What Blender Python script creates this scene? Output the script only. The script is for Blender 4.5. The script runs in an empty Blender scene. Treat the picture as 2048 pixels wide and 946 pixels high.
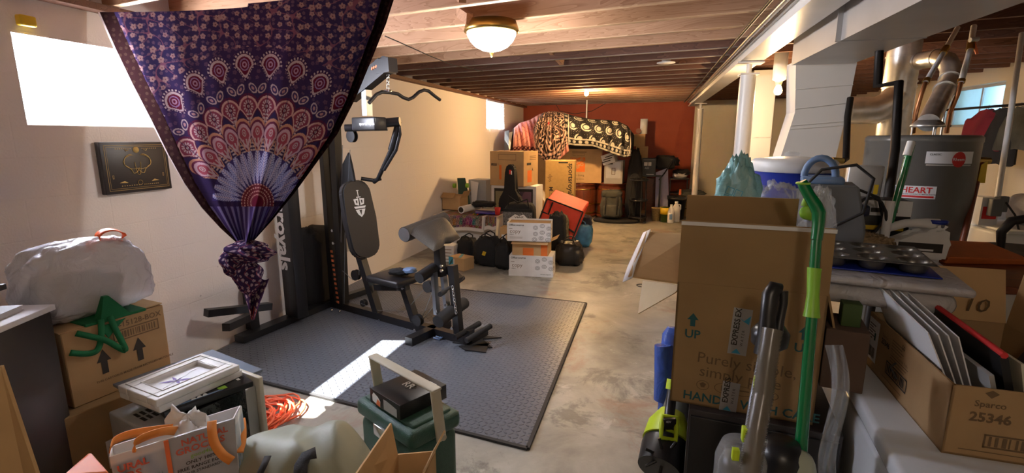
import bpy, bmesh, math, random
import numpy as np
from mathutils import Vector, Matrix, noise
from math import sin, cos, pi, radians as rad
random.seed(7)
SC = bpy.context.scene
COL = SC.collection

# ---------------------------------------------------------------- camera
EYE = Vector((0, 0, 1.5)); PITCH = rad(11.2); YAW = rad(13.83); FPX = 1000.0
cd = bpy.data.cameras.new('camera'); cam = bpy.data.objects.new('camera', cd); COL.objects.link(cam)
cd.sensor_width = 36.0; cd.lens = 36.0 * FPX / 2048.0; cd.clip_start = 0.02; cd.clip_end = 200
cam.location = EYE; cam.rotation_euler = (rad(90) - PITCH, 0, YAW)
SC.camera = cam
FW = Vector((-sin(YAW) * cos(PITCH), cos(YAW) * cos(PITCH), -sin(PITCH)))
RT = Vector((cos(YAW), sin(YAW), 0)); UP = RT.cross(FW)
def ray(x, y): return FW + RT * ((x - 1024) / FPX) + UP * ((473 - y) / FPX)
def PK(x, y, k): return EYE + ray(x, y) * k                       # at distance k along the view axis
def PZ(x, y, z=0.0): d = ray(x, y); return EYE + d * ((z - EYE.z) / d.z)
def PX(x, y, X): d = ray(x, y); return EYE + d * (X / d.x)
def PY(x, y, Y): d = ray(x, y); return EYE + d * (Y / d.y)

# ---------------------------------------------------------------- world, sun, daylight, exposure
world = bpy.data.worlds.new('sky'); SC.world = world; world.use_nodes = True
bg = world.node_tree.nodes['Background']; bg.inputs[0].default_value = (0.86, 0.93, 1.0, 1); bg.inputs[1].default_value = 9.0
SC.view_settings.view_transform = 'Standard'; SC.view_settings.look = 'None'
SC.view_settings.gamma = 1.0; SC.view_settings.exposure = 0.0; SC.view_settings.use_curve_mapping = False
def lamp(name, kind, loc, energy, color, size=0.1, rot=None, **kw):
    l = bpy.data.lights.new(name, kind); o = bpy.data.objects.new(name, l); COL.objects.link(o)
    l.energy = energy; l.color = color; o.location = loc
    if kind == 'AREA':
        l.shape = 'RECTANGLE'; l.size, l.size_y = size
    elif kind == 'POINT': l.shadow_soft_size = size
    if rot: o.rotation_euler = rot
    for k, v in kw.items(): setattr(l, k, v)
    return o
sun = lamp('sun', 'SUN', (-8, 2, 8), 90.0, (1.0, 0.97, 0.92))
sun.data.angle = rad(0.6)
sun.rotation_euler = Vector((0.70, 0.13, -1.0)).to_track_quat('-Z', 'Y').to_euler()
# daylight entering through the three real windows
lamp('daylight_left', 'AREA', (-3.22, 2.4, 1.8), 340, (0.84, 0.86, 1.0), (1.2, 0.6), (0, rad(-80), rad(2)))
lamp('daylight_far', 'AREA', (-2.95, 9.45, 1.95), 16, (0.95, 0.95, 1.0), (1.0, 0.55), (0, rad(-80), 0))
lamp('daylight_right', 'AREA', (3.9, 6.65, 1.85), 22, (0.8, 0.9, 1.0), (0.7, 0.5), (0, rad(90), 0))

# ---------------------------------------------------------------- materials
MATS = {}
def nd(nt, t, **kw):
    n = nt.nodes.new(t)
    for k, v in kw.items(): setattr(n, k, v)
    return n
def ramp(nt, stops):
    r = nd(nt, 'ShaderNodeValToRGB'); e = r.color_ramp.elements
    while len(e) < len(stops): e.new(0.5)
    for i, (p, c) in enumerate(stops):
        e[i].position = p; e[i].color = tuple(c) + (1,) if len(c) == 3 else c
    return r
def mat(name, col=(.5, .5, .5), rough=.6, metal=0, nz=0.0, ns=20, bump=0.0, bs=60, alpha=1, trans=0, emit=None, es=0, coat=0, spec=.5, stretch=(1, 1, 1)):
    if name in MATS: return MATS[name]
    m = bpy.data.materials.new(name); m.use_nodes = True; nt = m.node_tree; p = nt.nodes['Principled BSDF']
    p.inputs['Base Color'].default_value = tuple(col) + (1,); p.inputs['Roughness'].default_value = rough
    p.inputs['Metallic'].default_value = metal; p.inputs['Alpha'].default_value = alpha
    p.inputs['Transmission Weight'].default_value = trans; p.inputs['Coat Weight'].default_value = coat
    p.inputs['Specular IOR Level'].default_value = spec
    if emit: p.inputs['Emission Color'].default_value = tuple(emit) + (1,); p.inputs['Emission Strength'].default_value = es
    tc = nd(nt, 'ShaderNodeTexCoord'); mp = nd(nt, 'ShaderNodeMapping'); mp.inputs['Scale'].default_value = stretch
    nt.links.new(tc.outputs['Object'], mp.inputs['Vector'])
    n = nd(nt, 'ShaderNodeTexNoise'); n.inputs['Scale'].default_value = ns; n.inputs['Detail'].default_value = 5
    nt.links.new(mp.outputs[0], n.inputs['Vector'])
    a = max(nz, 0.04)
    r = ramp(nt, [(.3, [max(0, c * (1 - a)) for c in col]), (.7, [min(1, c * (1 + a)) for c in col])])
    nt.links.new(n.outputs['Fac'], r.inputs[0]); nt.links.new(r.outputs[0], p.inputs['Base Color'])
    if bump:
        n2 = nd(nt, 'ShaderNodeTexNoise'); n2.inputs['Scale'].default_value = bs; n2.inputs['Detail'].default_value = 4
        nt.links.new(mp.outputs[0], n2.inputs['Vector'])
        b = nd(nt, 'ShaderNodeBump'); b.inputs['Strength'].default_value = bump; b.inputs['Distance'].default_value = .01
        nt.links.new(n2.outputs['Fac'], b.inputs['Height']); nt.links.new(b.outputs[0], p.inputs['Normal'])
    MATS[name] = m; return m
def pnode(m): return m.node_tree.nodes['Principled BSDF']
def paint_mat(name, rough=.85, translucent=0.0, spec=.2):
    m = bpy.data.materials.new(name); m.use_nodes = True; nt = m.node_tree; p = nt.nodes['Principled BSDF']
    at = nd(nt, 'ShaderNodeVertexColor', layer_name='Col')
    nt.links.new(at.outputs[0], p.inputs['Base Color']); p.inputs['Roughness'].default_value = rough
    p.inputs['Specular IOR Level'].default_value = spec
    if translucent:
        tr = nd(nt, 'ShaderNodeBsdfTranslucent'); nt.links.new(at.outputs[0], tr.inputs[0])
        mx = nd(nt, 'ShaderNodeMixShader'); mx.inputs[0].default_value = translucent
        nt.links.new(p.outputs[0], mx.inputs[1]); nt.links.new(tr.outputs[0], mx.inputs[2])
        nt.links.new(mx.outputs[0], nt.nodes['Material Output'].inputs[0])
    MATS[name] = m; return m

def wall_mat(name, base, warm, block=True, stain=.3, pos=(0, 0, 0)):
    m = mat(name, base, .8, bump=.25, bs=90); nt = m.node_tree; p = pnode(m)
    tc = nd(nt, 'ShaderNodeTexCoord')
    n = nd(nt, 'ShaderNodeTexNoise'); n.inputs['Scale'].default_value = 1.3; n.inputs['Detail'].default_value = 8; n.inputs['Roughness'].default_value = .6
    nt.links.new(tc.outputs['Object'], n.inputs[0])
    r = ramp(nt, [(.35, base), (.7, warm)]); nt.links.new(n.outputs[0], r.inputs[0])
    # small dark flecks and scuffs
    v = nd(nt, 'ShaderNodeTexVoronoi'); v.inputs['Scale'].default_value = 4.5; v.inputs['Randomness'].default_value = 1
    nt.links.new(tc.outputs['Object'], v.inputs['Vector'])
    r2 = ramp(nt, [(.0, (1, 1, 1)), (.035, (0, 0, 0))]); nt.links.new(v.outputs['Distance'], r2.inputs[0])
    mx = nd(nt, 'ShaderNodeMix', data_type='RGBA'); nt.links.new(r2.outputs[0], mx.inputs[0])
    nt.links.new(r.outputs[0], mx.inputs[6]); mx.inputs[7].default_value = tuple(c * .35 for c in base) + (1,)
    nt.links.new(mx.outputs[2], p.inputs['Base Color'])
    if block:
        sx = nd(nt, 'ShaderNodeMapping'); sx.inputs['Rotation'].default_value = (rad(90), 0, 0)
        nt.links.new(tc.outputs['Object'], sx.inputs[0])
        b = nd(nt, 'ShaderNodeTexBrick'); b.inputs['Scale'].default_value = 1; b.inputs['Brick Width'].default_value = .4
        b.inputs['Row Height'].default_value = .2; b.inputs['Mortar Size'].default_value = .006; b.inputs['Mortar Smooth'].default_value = .9
        b.inputs[1].default_value = b.inputs[2].default_value = (1, 1, 1, 1); b.inputs[3].default_value = (0, 0, 0, 1)
        nt.links.new(sx.outputs[0], b.inputs['Vector'])
        bm = nd(nt, 'ShaderNodeBump'); bm.inputs['Strength'].default_value = .25; bm.inputs['Distance'].default_value = .006
        nt.links.new(b.outputs[0], bm.inputs['Height'])
        old = [x for x in nt.nodes if x.type == 'BUMP' and x != bm][0]
        nt.links.new(bm.outputs[0], old.inputs['Normal'])
    return m
M_wall = wall_mat('cream_block_paint', (.84, .79, .78), (.86, .81, .76))
M_red = wall_mat('brick_red_paint', (.27, .048, .022), (.35, .075, .034))
M_tan = wall_mat('tan_block_paint', (.60, .54, .42), (.66, .58, .45))

def floor_mat():
    m = mat('stained_concrete', (.4, .37, .3), .45, bump=.15, bs=40); nt = m.node_tree; p = pnode(m)
    tc = nd(nt, 'ShaderNodeTexCoord')
    def nz(s, d=8, r=.6, off=0):
        mp = nd(nt, 'ShaderNodeMapping'); mp.inputs['Location'].default_value = (off, off * 2, 0)
        nt.links.new(tc.outputs['Object'], mp.inputs[0])
        n = nd(nt, 'ShaderNodeTexNoise'); n.inputs['Scale'].default_value = s; n.inputs['Detail'].default_value = d
        n.inputs['Roughness'].default_value = r; n.inputs['Distortion'].default_value = .6
        nt.links.new(mp.outputs[0], n.inputs[0]); return n
    base = ramp(nt, [(.3, (.19, .18, .155)), (.45, (.33, .31, .265)), (.6, (.44, .42, .36)), (.75, (.50, .495, .46))])
    nt.links.new(nz(1.6).outputs[0], base.inputs[0])
    def layer(prev, fac, col):
        mx = nd(nt, 'ShaderNodeMix', data_type='RGBA'); nt.links.new(fac, mx.inputs[0]); nt.links.new(prev, mx.inputs[6])
        mx.inputs[7].default_value = tuple(col) + (1,); return mx.outputs[2]
    r1 = ramp(nt, [(.56, (0, 0, 0)), (.66, (.55, .55, .55))]); nt.links.new(nz(1.1, 8, .7, 5).outputs[0], r1.inputs[0])
    c = layer(base.outputs[0], r1.outputs[0], (.30, .13, .07))
    r2 = ramp(nt, [(.55, (0, 0, 0)), (.62, (.6, .6, .6))]); nt.links.new(nz(1.7, 10, .7, 11).outputs[0], r2.inputs[0])
    c = layer(c, r2.outputs[0], (.09, .09, .08))
    r3 = ramp(nt, [(.6, (0, 0, 0)), (.66, (.5, .5, .5))]); nt.links.new(nz(4, 10, .7, 17).outputs[0], r3.inputs[0])
    c = layer(c, r3.outputs[0], (.62, .6, .55))
    nt.links.new(c, p.inputs['Base Color'])
    return m
M_floor = floor_mat()

def wood_mat(name, a, b, c, rough=.7, knots=True, sx=1.2):
    m = mat(name, b, rough, bump=.15, bs=30, stretch=(1, 12, 12)); nt = m.node_tree; p = pnode(m)
    tc = nd(nt, 'ShaderNodeTexCoord'); oi = nd(nt, 'ShaderNodeObjectInfo')
    ad = nd(nt, 'ShaderNodeVectorMath', operation='ADD'); sc = nd(nt, 'ShaderNodeVectorMath', operation='SCALE')
    cb = nd(nt, 'ShaderNodeCombineXYZ'); sc.inputs[3].default_value = 30
    for i in range(3): nt.links.new(oi.outputs['Random'], cb.inputs[i])
    nt.links.new(cb.outputs[0], sc.inputs[0]); nt.links.new(tc.outputs['Object'], ad.inputs[0]); nt.links.new(sc.outputs[0], ad.inputs[1])
    mp = nd(nt, 'ShaderNodeMapping'); mp.inputs['Scale'].default_value = (sx, 9, 9); nt.links.new(ad.outputs[0], mp.inputs[0])
    n = nd(nt, 'ShaderNodeTexNoise'); n.inputs['Scale'].default_value = 1.0; n.inputs['Detail'].default_value = 3; n.inputs['Distortion'].default_value = 1.2
    nt.links.new(mp.outputs[0], n.inputs[0])
    mul = nd(nt, 'ShaderNodeMath', operation='MULTIPLY'); mul.inputs[1].default_value = 9
    fr = nd(nt, 'ShaderNodeMath', operation='FRACT'); nt.links.new(n.outputs[0], mul.inputs[0]); nt.links.new(mul.outputs[0], fr.inputs[0])
    r = ramp(nt, [(0, a), (.35, b), (.8, b), (1, c)]); nt.links.new(fr.outputs[0], r.inputs[0])
    out = r.outputs[0]
    if knots:
        v = nd(nt, 'ShaderNodeTexVoronoi'); v.inputs['Scale'].default_value = 1.6
        nt.links.new(ad.outputs[0], v.inputs['Vector'])
        rk = ramp(nt, [(.0, (1, 1, 1)), (.05, (.9, .9, .9)), (.085, (0, 0, 0))]); nt.links.new(v.outputs['Distance'], rk.inputs[0])
        mx = nd(nt, 'ShaderNodeMix', data_type='RGBA'); nt.links.new(rk.outputs[0], mx.inputs[0])
        nt.links.new(out, mx.inputs[6]); mx.inputs[7].default_value = tuple(x * .45 for x in a) + (1,); out = mx.outputs[2]
    nt.links.new(out, p.inputs['Base Color']); return m
M_joist = wood_mat('pine_joist', (.36, .18, .09), (.47, .26, .145), (.52, .30, .17))
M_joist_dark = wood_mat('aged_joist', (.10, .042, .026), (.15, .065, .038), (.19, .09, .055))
M_sub = wood_mat('subfloor_boards', (.12, .06, .04), (.19, .10, .065), (.30, .25, .22), knots=False)
M_cherry = wood_mat('cherry_wood', (.11, .025, .010), (.17, .040, .015), (.22, .055, .02), rough=.35, knots=False)

def foam_mat():
    m = mat('diamond_foam', (.13, .145, .18), .36, bump=.0); nt = m.node_tree; p = pnode(m)
    tc = nd(nt, 'ShaderNodeTexCoord'); sp = nd(nt, 'ShaderNodeSeparateXYZ'); nt.links.new(tc.outputs['Object'], sp.inputs[0])
    def mth(op, a, b=None, clamp=False):
        n = nd(nt, 'ShaderNodeMath', operation=op); n.use_clamp = clamp
        for i, v in enumerate((a, b)):
            if v is None: continue
            if isinstance(v, (int, float)): n.inputs[i].default_value = v
            else: nt.links.new(v, n.inputs[i])
        return n.outputs[0]
    u = mth('MULTIPLY', sp.outputs[0], 32.0); v = mth('MULTIPLY', sp.outputs[1], 32.0)
    fu, fv = mth('FLOOR', u), mth('FLOOR', v)
    par = mth('FLOORED_MODULO', mth('ADD', fu, fv), 2.0)
    lx, ly = mth('SUBTRACT', mth('SUBTRACT', u, fu), .5), mth('SUBTRACT', mth('SUBTRACT', v, fv), .5)
    a, b = mth('ADD', lx, ly), mth('SUBTRACT', lx, ly)
    ipar = mth('SUBTRACT', 1.0, par)
    e1 = mth('ADD', mth('MULTIPLY', a, par), mth('MULTIPLY', b, ipar)); e2 = mth('ADD', mth('MULTIPLY', b, par), mth('MULTIPLY', a, ipar))
    q = mth('ADD', mth('POWER', mth('ABSOLUTE', mth('DIVIDE', e1, .66)), 2.0), mth('POWER', mth('ABSOLUTE', mth('DIVIDE', e2, .26)), 2.0))
    h = mth('SUBTRACT', 1.0, q, True)
    bp = nd(nt, 'ShaderNodeBump'); bp.inputs['Strength'].default_value = 1.0; bp.inputs['Distance'].default_value = .012
    nt.links.new(mth('POWER', h, .5), bp.inputs['Height']); nt.links.new(bp.outputs[0], p.inputs['Normal'])
    return m
M_foam = foam_mat()

def card(name, c, bump=.12):
    m = mat(name, c, .85, nz=.08, ns=6, bump=bump, bs=25, spec=.2); return m
M_card = card('cardboard', (.42, .27, .135)); M_card_in = card('cardboard_inside', (.36, .24, .13))
M_card_light = card('pale_cardboard', (.58, .38, .19)); M_card_dark = card('olive_cardboard', (.34, .22, .105))
M_ink = mat('dark_print_ink', (.035, .03, .025), .8); M_white_card = card('white_cardboard', (.80, .79, .79), .03)
M_orange_ink = mat('orange_print_ink', (.80, .19, .03), .8); M_teal = mat('teal_print_ink', (.02, .10, .11), .8)
M_blue_ink = mat('light_blue_ink', (.05, .35, .55), .8); M_ink_soft = mat('faded_print_ink', (.16, .10, .05), .85)
M_red_ink = mat('red_ink', (.65, .03, .03), .6); M_paper = mat('white_paper', (.82, .83, .85), .8, nz=.03, ns=5)
M_black = mat('black_painted_steel', (.012, .012, .014), .38, nz=.1); M_rub = mat('black_rubber', (.018, .018, .02), .65)
M_foamgrip = mat('black_foam_grip', (.02, .02, .022), .9, bump=.3, bs=300)
M_vinyl = mat('black_vinyl_pad', (.017, .016, .018), .42, bump=.15, bs=250); M_vinyl_brown = mat('charcoal_vinyl_pad', (.034, .029, .026), .5, bump=.25, bs=200)
M_chrome = mat('chrome', (.75, .76, .78), .18, 1); M_steel = mat('brushed_steel_bar', (.34, .37, .42), .3, .9)
M_galv = mat('galvanised_metal', (.78, .77, .74), .34, .85, nz=.15, ns=15); M_brass = mat('brass', (.55, .36, .10), .3, 1)
M_orange = mat('orange_paint', (.85, .22, .08), .5); M_white_paint = mat('white_gloss_paint', (.80, .79, .76), .35, nz=.05, ns=3, bump=.05, bs=15)
M_offwhite = mat('offwhite_painted_duct', (.86, .83, .76), .5, nz=.04, ns=2, bump=.1, bs=6); M_greyduct = mat('grey_painted_duct', (.50, .49, .48), .4, .3, nz=.12, ns=2, bump=.1, bs=5)
M_blackfab = mat('black_fabric', (.014, .014, .016), .85, bump=.3, bs=200); M_blackplastic = mat('black_plastic', (.012, .012, .013), .35)
M_greyfab = mat('olive_grey_fabric', (.06, .062, .052), .85, nz=.3, ns=8, bump=.3, bs=100)
M_green_cool = mat('hammered_green_plastic', (.035, .10, .075), .4, nz=.1, ns=60, bump=.3, bs=300)
M_tarp = mat('sage_canvas', (.30, .32, .245), .55, nz=.08, ns=4, bump=.35, bs=9); M_cream = mat('cream_plastic', (.55, .52, .42), .45)
M_lime = mat('lime_plastic', (.50, .68, .02), .4); M_lime2 = mat('leaf_green_plastic', (.28, .58, .05), .4); M_grn = mat('green_enamel', (.0, .17, .045), .25, coat=.5)
M_darkgrn = mat('dark_green_fabric', (.0, .13, .04), .8, bump=.2, bs=80); M_white_pl = mat('white_plastic', (.78, .78, .77), .35)
M_grey_pl = mat('grey_plastic', (.13, .14, .15), .5); M_blue_pl = mat('cobalt_plastic', (.01, .03, .30), .35); M_lblue = mat('dusty_blue_plastic', (.16, .26, .45), .4)
M_heater = mat('grey_tank_enamel', (.16, .155, .14), .28, .25, nz=.03); M_pipeblack = mat('black_iron_pipe', (.02, .017, .015), .5, .5)
M_copper = mat('copper', (.50, .22, .10), .35, 1); M_redfab = mat('orange_red_nylon', (.80, .07, .03), .6, bump=.2, bs=60)
M_cordo = mat('orange_cord_rubber', (.85, .14, .045), .5); M_bluebag = mat('blue_woven_bag', (.06, .22, .42), .5, nz=.3, ns=12)
M_purplefab = mat('lavender_foam', (.42, .40, .55), .9); M_darkwood = mat('dark_laminate', (.03, .024, .024), .4)
M_silver = mat('silver_plastic', (.50, .50, .49), .4, .4); M_maroon = mat('maroon_fabric', (.16, .01, .025), .9); M_yellow = mat('yellow_plastic', (.75, .50, .02), .45)
M_brown_fab = mat('brown_leather', (.52, .13, .03), .55, nz=.12, ns=12, bump=.2, bs=90); M_pink = mat('pink_blanket', (.75, .27, .24), .95, nz=.1, ns=6, bump=.3, bs=60)
def plastic_film(name, col, alpha, rough=.15):
    m = bpy.data.materials.new(name); m.use_nodes = True; nt = m.node_tree; p = nt.nodes['Principled BSDF']
    p.inputs['Base Color'].default_value = tuple(col) + (1,); p.inputs['Roughness'].default_value = rough; p.inputs['Alpha'].default_value = alpha
    n = nd(nt, 'ShaderNodeTexNoise'); n.inputs['Scale'].default_value = 9; n.inputs['Detail'].default_value = 6; n.inputs['Distortion'].default_value = 1.5
    tc = nd(nt, 'ShaderNodeTexCoord'); nt.links.new(tc.outputs['Object'], n.inputs[0])
    b = nd(nt, 'ShaderNodeBump'); b.inputs['Strength'].default_value = .8; b.inputs['Distance'].default_value = .03
    nt.links.new(n.outputs[0], b.inputs['Height']); nt.links.new(b.outputs[0], p.inputs['Normal']); MATS[name] = m; return m
M_film = plastic_film('white_bin_liner_film', (.82, .82, .86), .66, .25); M_clear = plastic_film('clear_plastic', (.75, .78, .8), .28, .1)
M_aqua = plastic_film('aqua_bag_film', (.30, .62, .64), .8, .2); M_clearbin = plastic_film('milky_tote_plastic', (.62, .60, .61), .78, .3)
M_bluefilm = plastic_film('blue_film', (.05, .12, .50), .85, .2)
def glass_mat(name, tint=(.9, .95, 1), a=.12):
    return plastic_film(name, tint, a, .03)
M_glass = glass_mat('window_glass'); M_glassblue = mat('frosted_blue_glass', (.25, .42, .50), .4, trans=.6)
M_bulb = mat('warm_bulb_glow', (1, .8, .4), .5, emit=(1, .62, .22), es=30); M_dome = mat('lit_dome_glass', (1, 1, 1), .3, emit=(1, .96, .92), es=14)

# ---------------------------------------------------------------- mesh builder
_fonts = {}
def text_mesh(s, size, bold=0.0, align='LEFT'):
    key = (s, bold, align)
    if key not in _fonts:
        cu = bpy.data.curves.new('t', 'FONT'); cu.body = s; cu.size = 1.0; cu.offset = bold; cu.align_x = align; cu.resolution_u = 2
        o = bpy.data.objects.new('t', cu); COL.objects.link(o)
        dg = bpy.context.evaluated_depsgraph_get(); dg.update()
        me = bpy.data.meshes.new_from_object(o.evaluated_get(dg))
        _fonts[key] = ([tuple(v.co) for v in me.vertices], [tuple(p.vertices) for p in me.polygons])
        bpy.data.objects.remove(o); bpy.data.curves.remove(cu); bpy.data.meshes.remove(me)
    v, f = _fonts[key]; return [Vector(p) * size for p in v], f
I4 = Matrix.Identity(4)
def TR(x=0, y=0, z=0): return Matrix.Translation((x, y, z))
def RX(a): return Matrix.Rotation(rad(a), 4, 'X')
def RY(a): return Matrix.Rotation(rad(a), 4, 'Y')
def RZ(a): return Matrix.Rotation(rad(a), 4, 'Z')
class B:
    def __init__(s, mt=None, world=False):
        s.v, s.f, s.mi, s.sm, s.mats = [], [], [], [], []; s.cur = 0; s.T = I4.copy(); s.world = world
        if mt: s.m(mt)
    def m(s, mt):
        if mt not in s.mats: s.mats.append(mt)
        s.cur = s.mats.index(mt); return s
    def add(s, vs, fs, smooth=False, T=None):
        n = len(s.v); M = s.T @ T if T is not None else s.T
        s.v += [M @ Vector(v) for v in vs]
        for f in fs: s.f.append([i + n for i in f]); s.mi.append(s.cur); s.sm.append(smooth)
        return s
    def bm(s, bm, smooth=False, T=None):
        bm.verts.index_update(); s.add([v.co.copy() for v in bm.verts], [[v.index for v in f.verts] for f in bm.faces], smooth, T); bm.free(); return s
    def box(s, c, d, r=(0, 0, 0), bev=0, seg=2, T=None):
        bm = bmesh.new(); bmesh.ops.create_cube(bm, size=1); bmesh.ops.scale(bm, vec=d, verts=bm.verts)
        if bev: bmesh.ops.bevel(bm, geom=bm.edges[:], offset=min(bev, min(d) * .49), segments=seg, profile=.5, affect='EDGES')
        X = Matrix.Translation(c) @ Matrix.Rotation(rad(r[2]), 4, 'Z') @ Matrix.Rotation(rad(r[1]), 4, 'Y') @ Matrix.Rotation(rad(r[0]), 4, 'X')
        return s.bm(bm, bev > 0 and seg > 1, T @ X if T is not None else X)
    def tube(s, pts, r, n=8, closed=False, caps=True, smooth=True):
        pts = [Vector(p) for p in pts]; L = len(pts); rs = r if isinstance(r, (list, tuple)) else [r] * L
        vs, fs = [], []; pu = None
        for i, p in enumerate(pts):
            if closed: t = pts[(i + 1) % L] - pts[i - 1]
            else: t = pts[min(i + 1, L - 1)] - pts[max(i - 1, 0)]
            t = t.normalized() if t.length > 1e-9 else Vector((0, 0, 1))
            if pu is None: u = t.orthogonal().normalized()
            else:
                u = pu - t * pu.dot(t); u = u.normalized() if u.length > 1e-6 else t.orthogonal().normalized()
            pu = u; w = t.cross(u)
            for j in range(n):
                a = 2 * pi * j / n; vs.append(p + (u * cos(a) + w * sin(a)) * rs[i])
        for i in range(L if closed else L - 1):
            for j in range(n):
                a, b = i * n + j, i * n + (j + 1) % n; c = ((i + 1) % L) * n + (j + 1) % n; d = ((i + 1) % L) * n + j
                fs.append([a, b, c, d])
        s.add(vs, fs, smooth)
        if caps and not closed:
            s.add(vs[:n][::-1], [list(range(n))]); s.add(vs[-n:], [list(range(n))])
        return s
    def cyl(s, p0, p1, r, r2=None, n=20): return s.tube([p0, p1], [r, r if r2 is None else r2], n)
    def lathe(s, prof, c=(0, 0, 0), n=28, T=None, sx=1, sy=1):
        vs, fs = [], []; c = Vector(c)
        for (r, z) in prof:
            for j in range(n): a = 2 * pi * j / n; vs.append(c + Vector((r * cos(a) * sx, r * sin(a) * sy, z)))
        for i in range(len(prof) - 1):
            for j in range(n): fs.append([i * n + j, i * n + (j + 1) % n, (i + 1) * n + (j + 1) % n, (i + 1) * n + j])
        fs.append(list(range(n))[::-1]); fs.append([(len(prof) - 1) * n + j for j in range(n)])
        return s.add(vs, fs, True, T)
    def prism(s, poly, h, T=None, bev=0):
        n = len(poly); a = sum(poly[i][0] * poly[(i + 1) % n][1] - poly[(i + 1) % n][0] * poly[i][1] for i in range(n))
        if a < 0: poly = poly[::-1]
        bm = bmesh.new(); lo = [bm.verts.new((x, y, 0)) for x, y in poly]; hi = [bm.verts.new((x, y, h)) for x, y in poly]
        bm.faces.new(lo[::-1]); bm.faces.new(hi)
        for i in range(n): bm.faces.new([lo[i], lo[(i + 1) % n], hi[(i + 1) % n], hi[i]])
        if bev: bmesh.ops.bevel(bm, geom=bm.edges[:], offset=bev, segments=2, affect='EDGES')
        return s.bm(bm, False, T)
    def hexa(s, q0, q1):                       # solid between two 4-point faces
        vs = [Vector(p) for p in q0] + [Vector(p) for p in q1]
        return s.add(vs, [[3, 2, 1, 0], [4, 5, 6, 7], [0, 1, 5, 4], [1, 2, 6, 5], [2, 3, 7, 6], [3, 0, 4, 7]])
    def slab(s, pts, t, nrm=None):             # thin solid from a planar outline in space
        pts = [Vector(p) for p in pts]
        if nrm is None: nrm = (pts[1] - pts[0]).cross(pts[2] - pts[0]).normalized()
        n = len(pts); vs = pts + [p - Vector(nrm) * t for p in pts]
        return s.add(vs, [list(range(n)), [n + i for i in range(n)][::-1]] + [[i, n + i, n + (i + 1) % n, (i + 1) % n] for i in range(n)])
    def ribbon(s, pts, w, t, side, nrm=None):
        pts = [Vector(p) for p in pts]; side = Vector(side).normalized(); vs = []; L = len(pts); fs = []
        for i, p in enumerate(pts):
            tg = (pts[min(i + 1, L - 1)] - pts[max(i - 1, 0)]).normalized(); sd = Vector(nrm).cross(tg).normalized() if nrm else (side - tg * side.dot(tg)).normalized(); nn = tg.cross(sd)
            for a, b in ((-1, -1), (1, -1), (1, 1), (-1, 1)): vs.append(p + sd * (a * w / 2) + nn * (b * t / 2))
        for i in range(L - 1):
            for j in range(4): fs.append([i * 4 + j, i * 4 + (j + 1) % 4, (i + 1) * 4 + (j + 1) % 4, (i + 1) * 4 + j])
        fs += [[3, 2, 1, 0], [(L - 1) * 4 + j for j in range(4)]]
        return s.add(vs, fs, True)
    def grid(s, fn, nu, nv, smooth=True):
        vs = [fn(i / nu, j / nv) for j in range(nv + 1) for i in range(nu + 1)]
        fs = [[j * (nu + 1) + i, j * (nu + 1) + i + 1, (j + 1) * (nu + 1) + i + 1, (j + 1) * (nu + 1) + i] for j in range(nv) for i in range(nu)]
        return s.add(vs, fs, smooth)
    def blob(s, c, d, e=.6, lump=.08, ns=6, seed=0, crease=0, n=40, top=1.0, T=None, flat=True):
        c = Vector(c); off = Vector((seed * 3.1, seed * 7.7, seed * 1.3)); vs, fs = [], []
        pw = lambda x, p: math.copysign(abs(x) ** p, x); m = n // 2
        for i in range(m + 1):
            ph = -pi / 2 + pi * i / m
            for j in range(n):
                th = 2 * pi * j / n; p = Vector((pw(cos(ph), e) * pw(cos(th), e), pw(cos(ph), e) * pw(sin(th), e), pw(sin(ph), e)))
                k = 1 + lump * noise.noise(p * ns * .5 + off) + (lump * .5) * noise.noise(p * ns * 1.7 + off)
                if crease: k -= crease * abs(noise.noise(Vector((p.x * ns, p.y * ns, p.z * ns * .4)) + off))
                tp = 1 + (top - 1) * (p.z + 1) / 2
                q = Vector((p.x * k * d[0] / 2 * tp, p.y * k * d[1] / 2 * tp, p.z * k * d[2] / 2))
                if flat: q.z = max(q.z, -d[2] / 2)
                vs.append(c + q)
        for i in range(m):
            for j in range(n): fs.append([i * n + j, i * n + (j + 1) % n, (i + 1) * n + (j + 1) % n, (i + 1) * n + j])
        return s.add(vs, fs, True, T)
    def text(s, t, size, T, mt, bold=0.0, align='LEFT'):
        k = s.cur; s.m(mt); v, f = text_mesh(t, size, bold, align); s.add(v, f, False, T); s.cur = k; return s
    def rect(s, u, v, w, h, T, mt, lift=0.0):
        k = s.cur; s.m(mt); s.add([(u, v, lift), (u + w, v, lift), (u + w, v + h, lift), (u, v + h, lift)], [[0, 1, 2, 3]], False, T); s.cur = k; return s
    def frame(s, u, v, w, h, t, T, mt):
        return s.rect(u, v, w, t, T, mt).rect(u, v + h - t, w, t, T, mt).rect(u, v, t, h, T, mt).rect(u + w - t, v, t, h, T, mt)
    def poly(s, pts, T, mt, lift=0.0):
        k = s.cur; s.m(mt); s.add([(x, y, lift) for x, y in pts], [list(range(len(pts)))], False, T); s.cur = k; return s
    def arrow(s, u, v, w, h, T, mt):
        return s.poly([(u - w * .22, v), (u + w * .22, v), (u + w * .22, v + h * .5), (u + w / 2, v + h * .5), (u, v + h), (u - w / 2, v + h * .5), (u - w * .22, v + h * .5)], T, mt)
    def bars(s, u, v, w, h, T, mt, n=14, seed=1):
        rr = random.Random(seed); x = u
        while x < u + w:
            a = rr.uniform(.3, 1) * w / n; s.rect(x, v, min(a, u + w - x), h, T, mt); x += a + rr.uniform(.3, .9) * w / n
        return s
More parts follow.
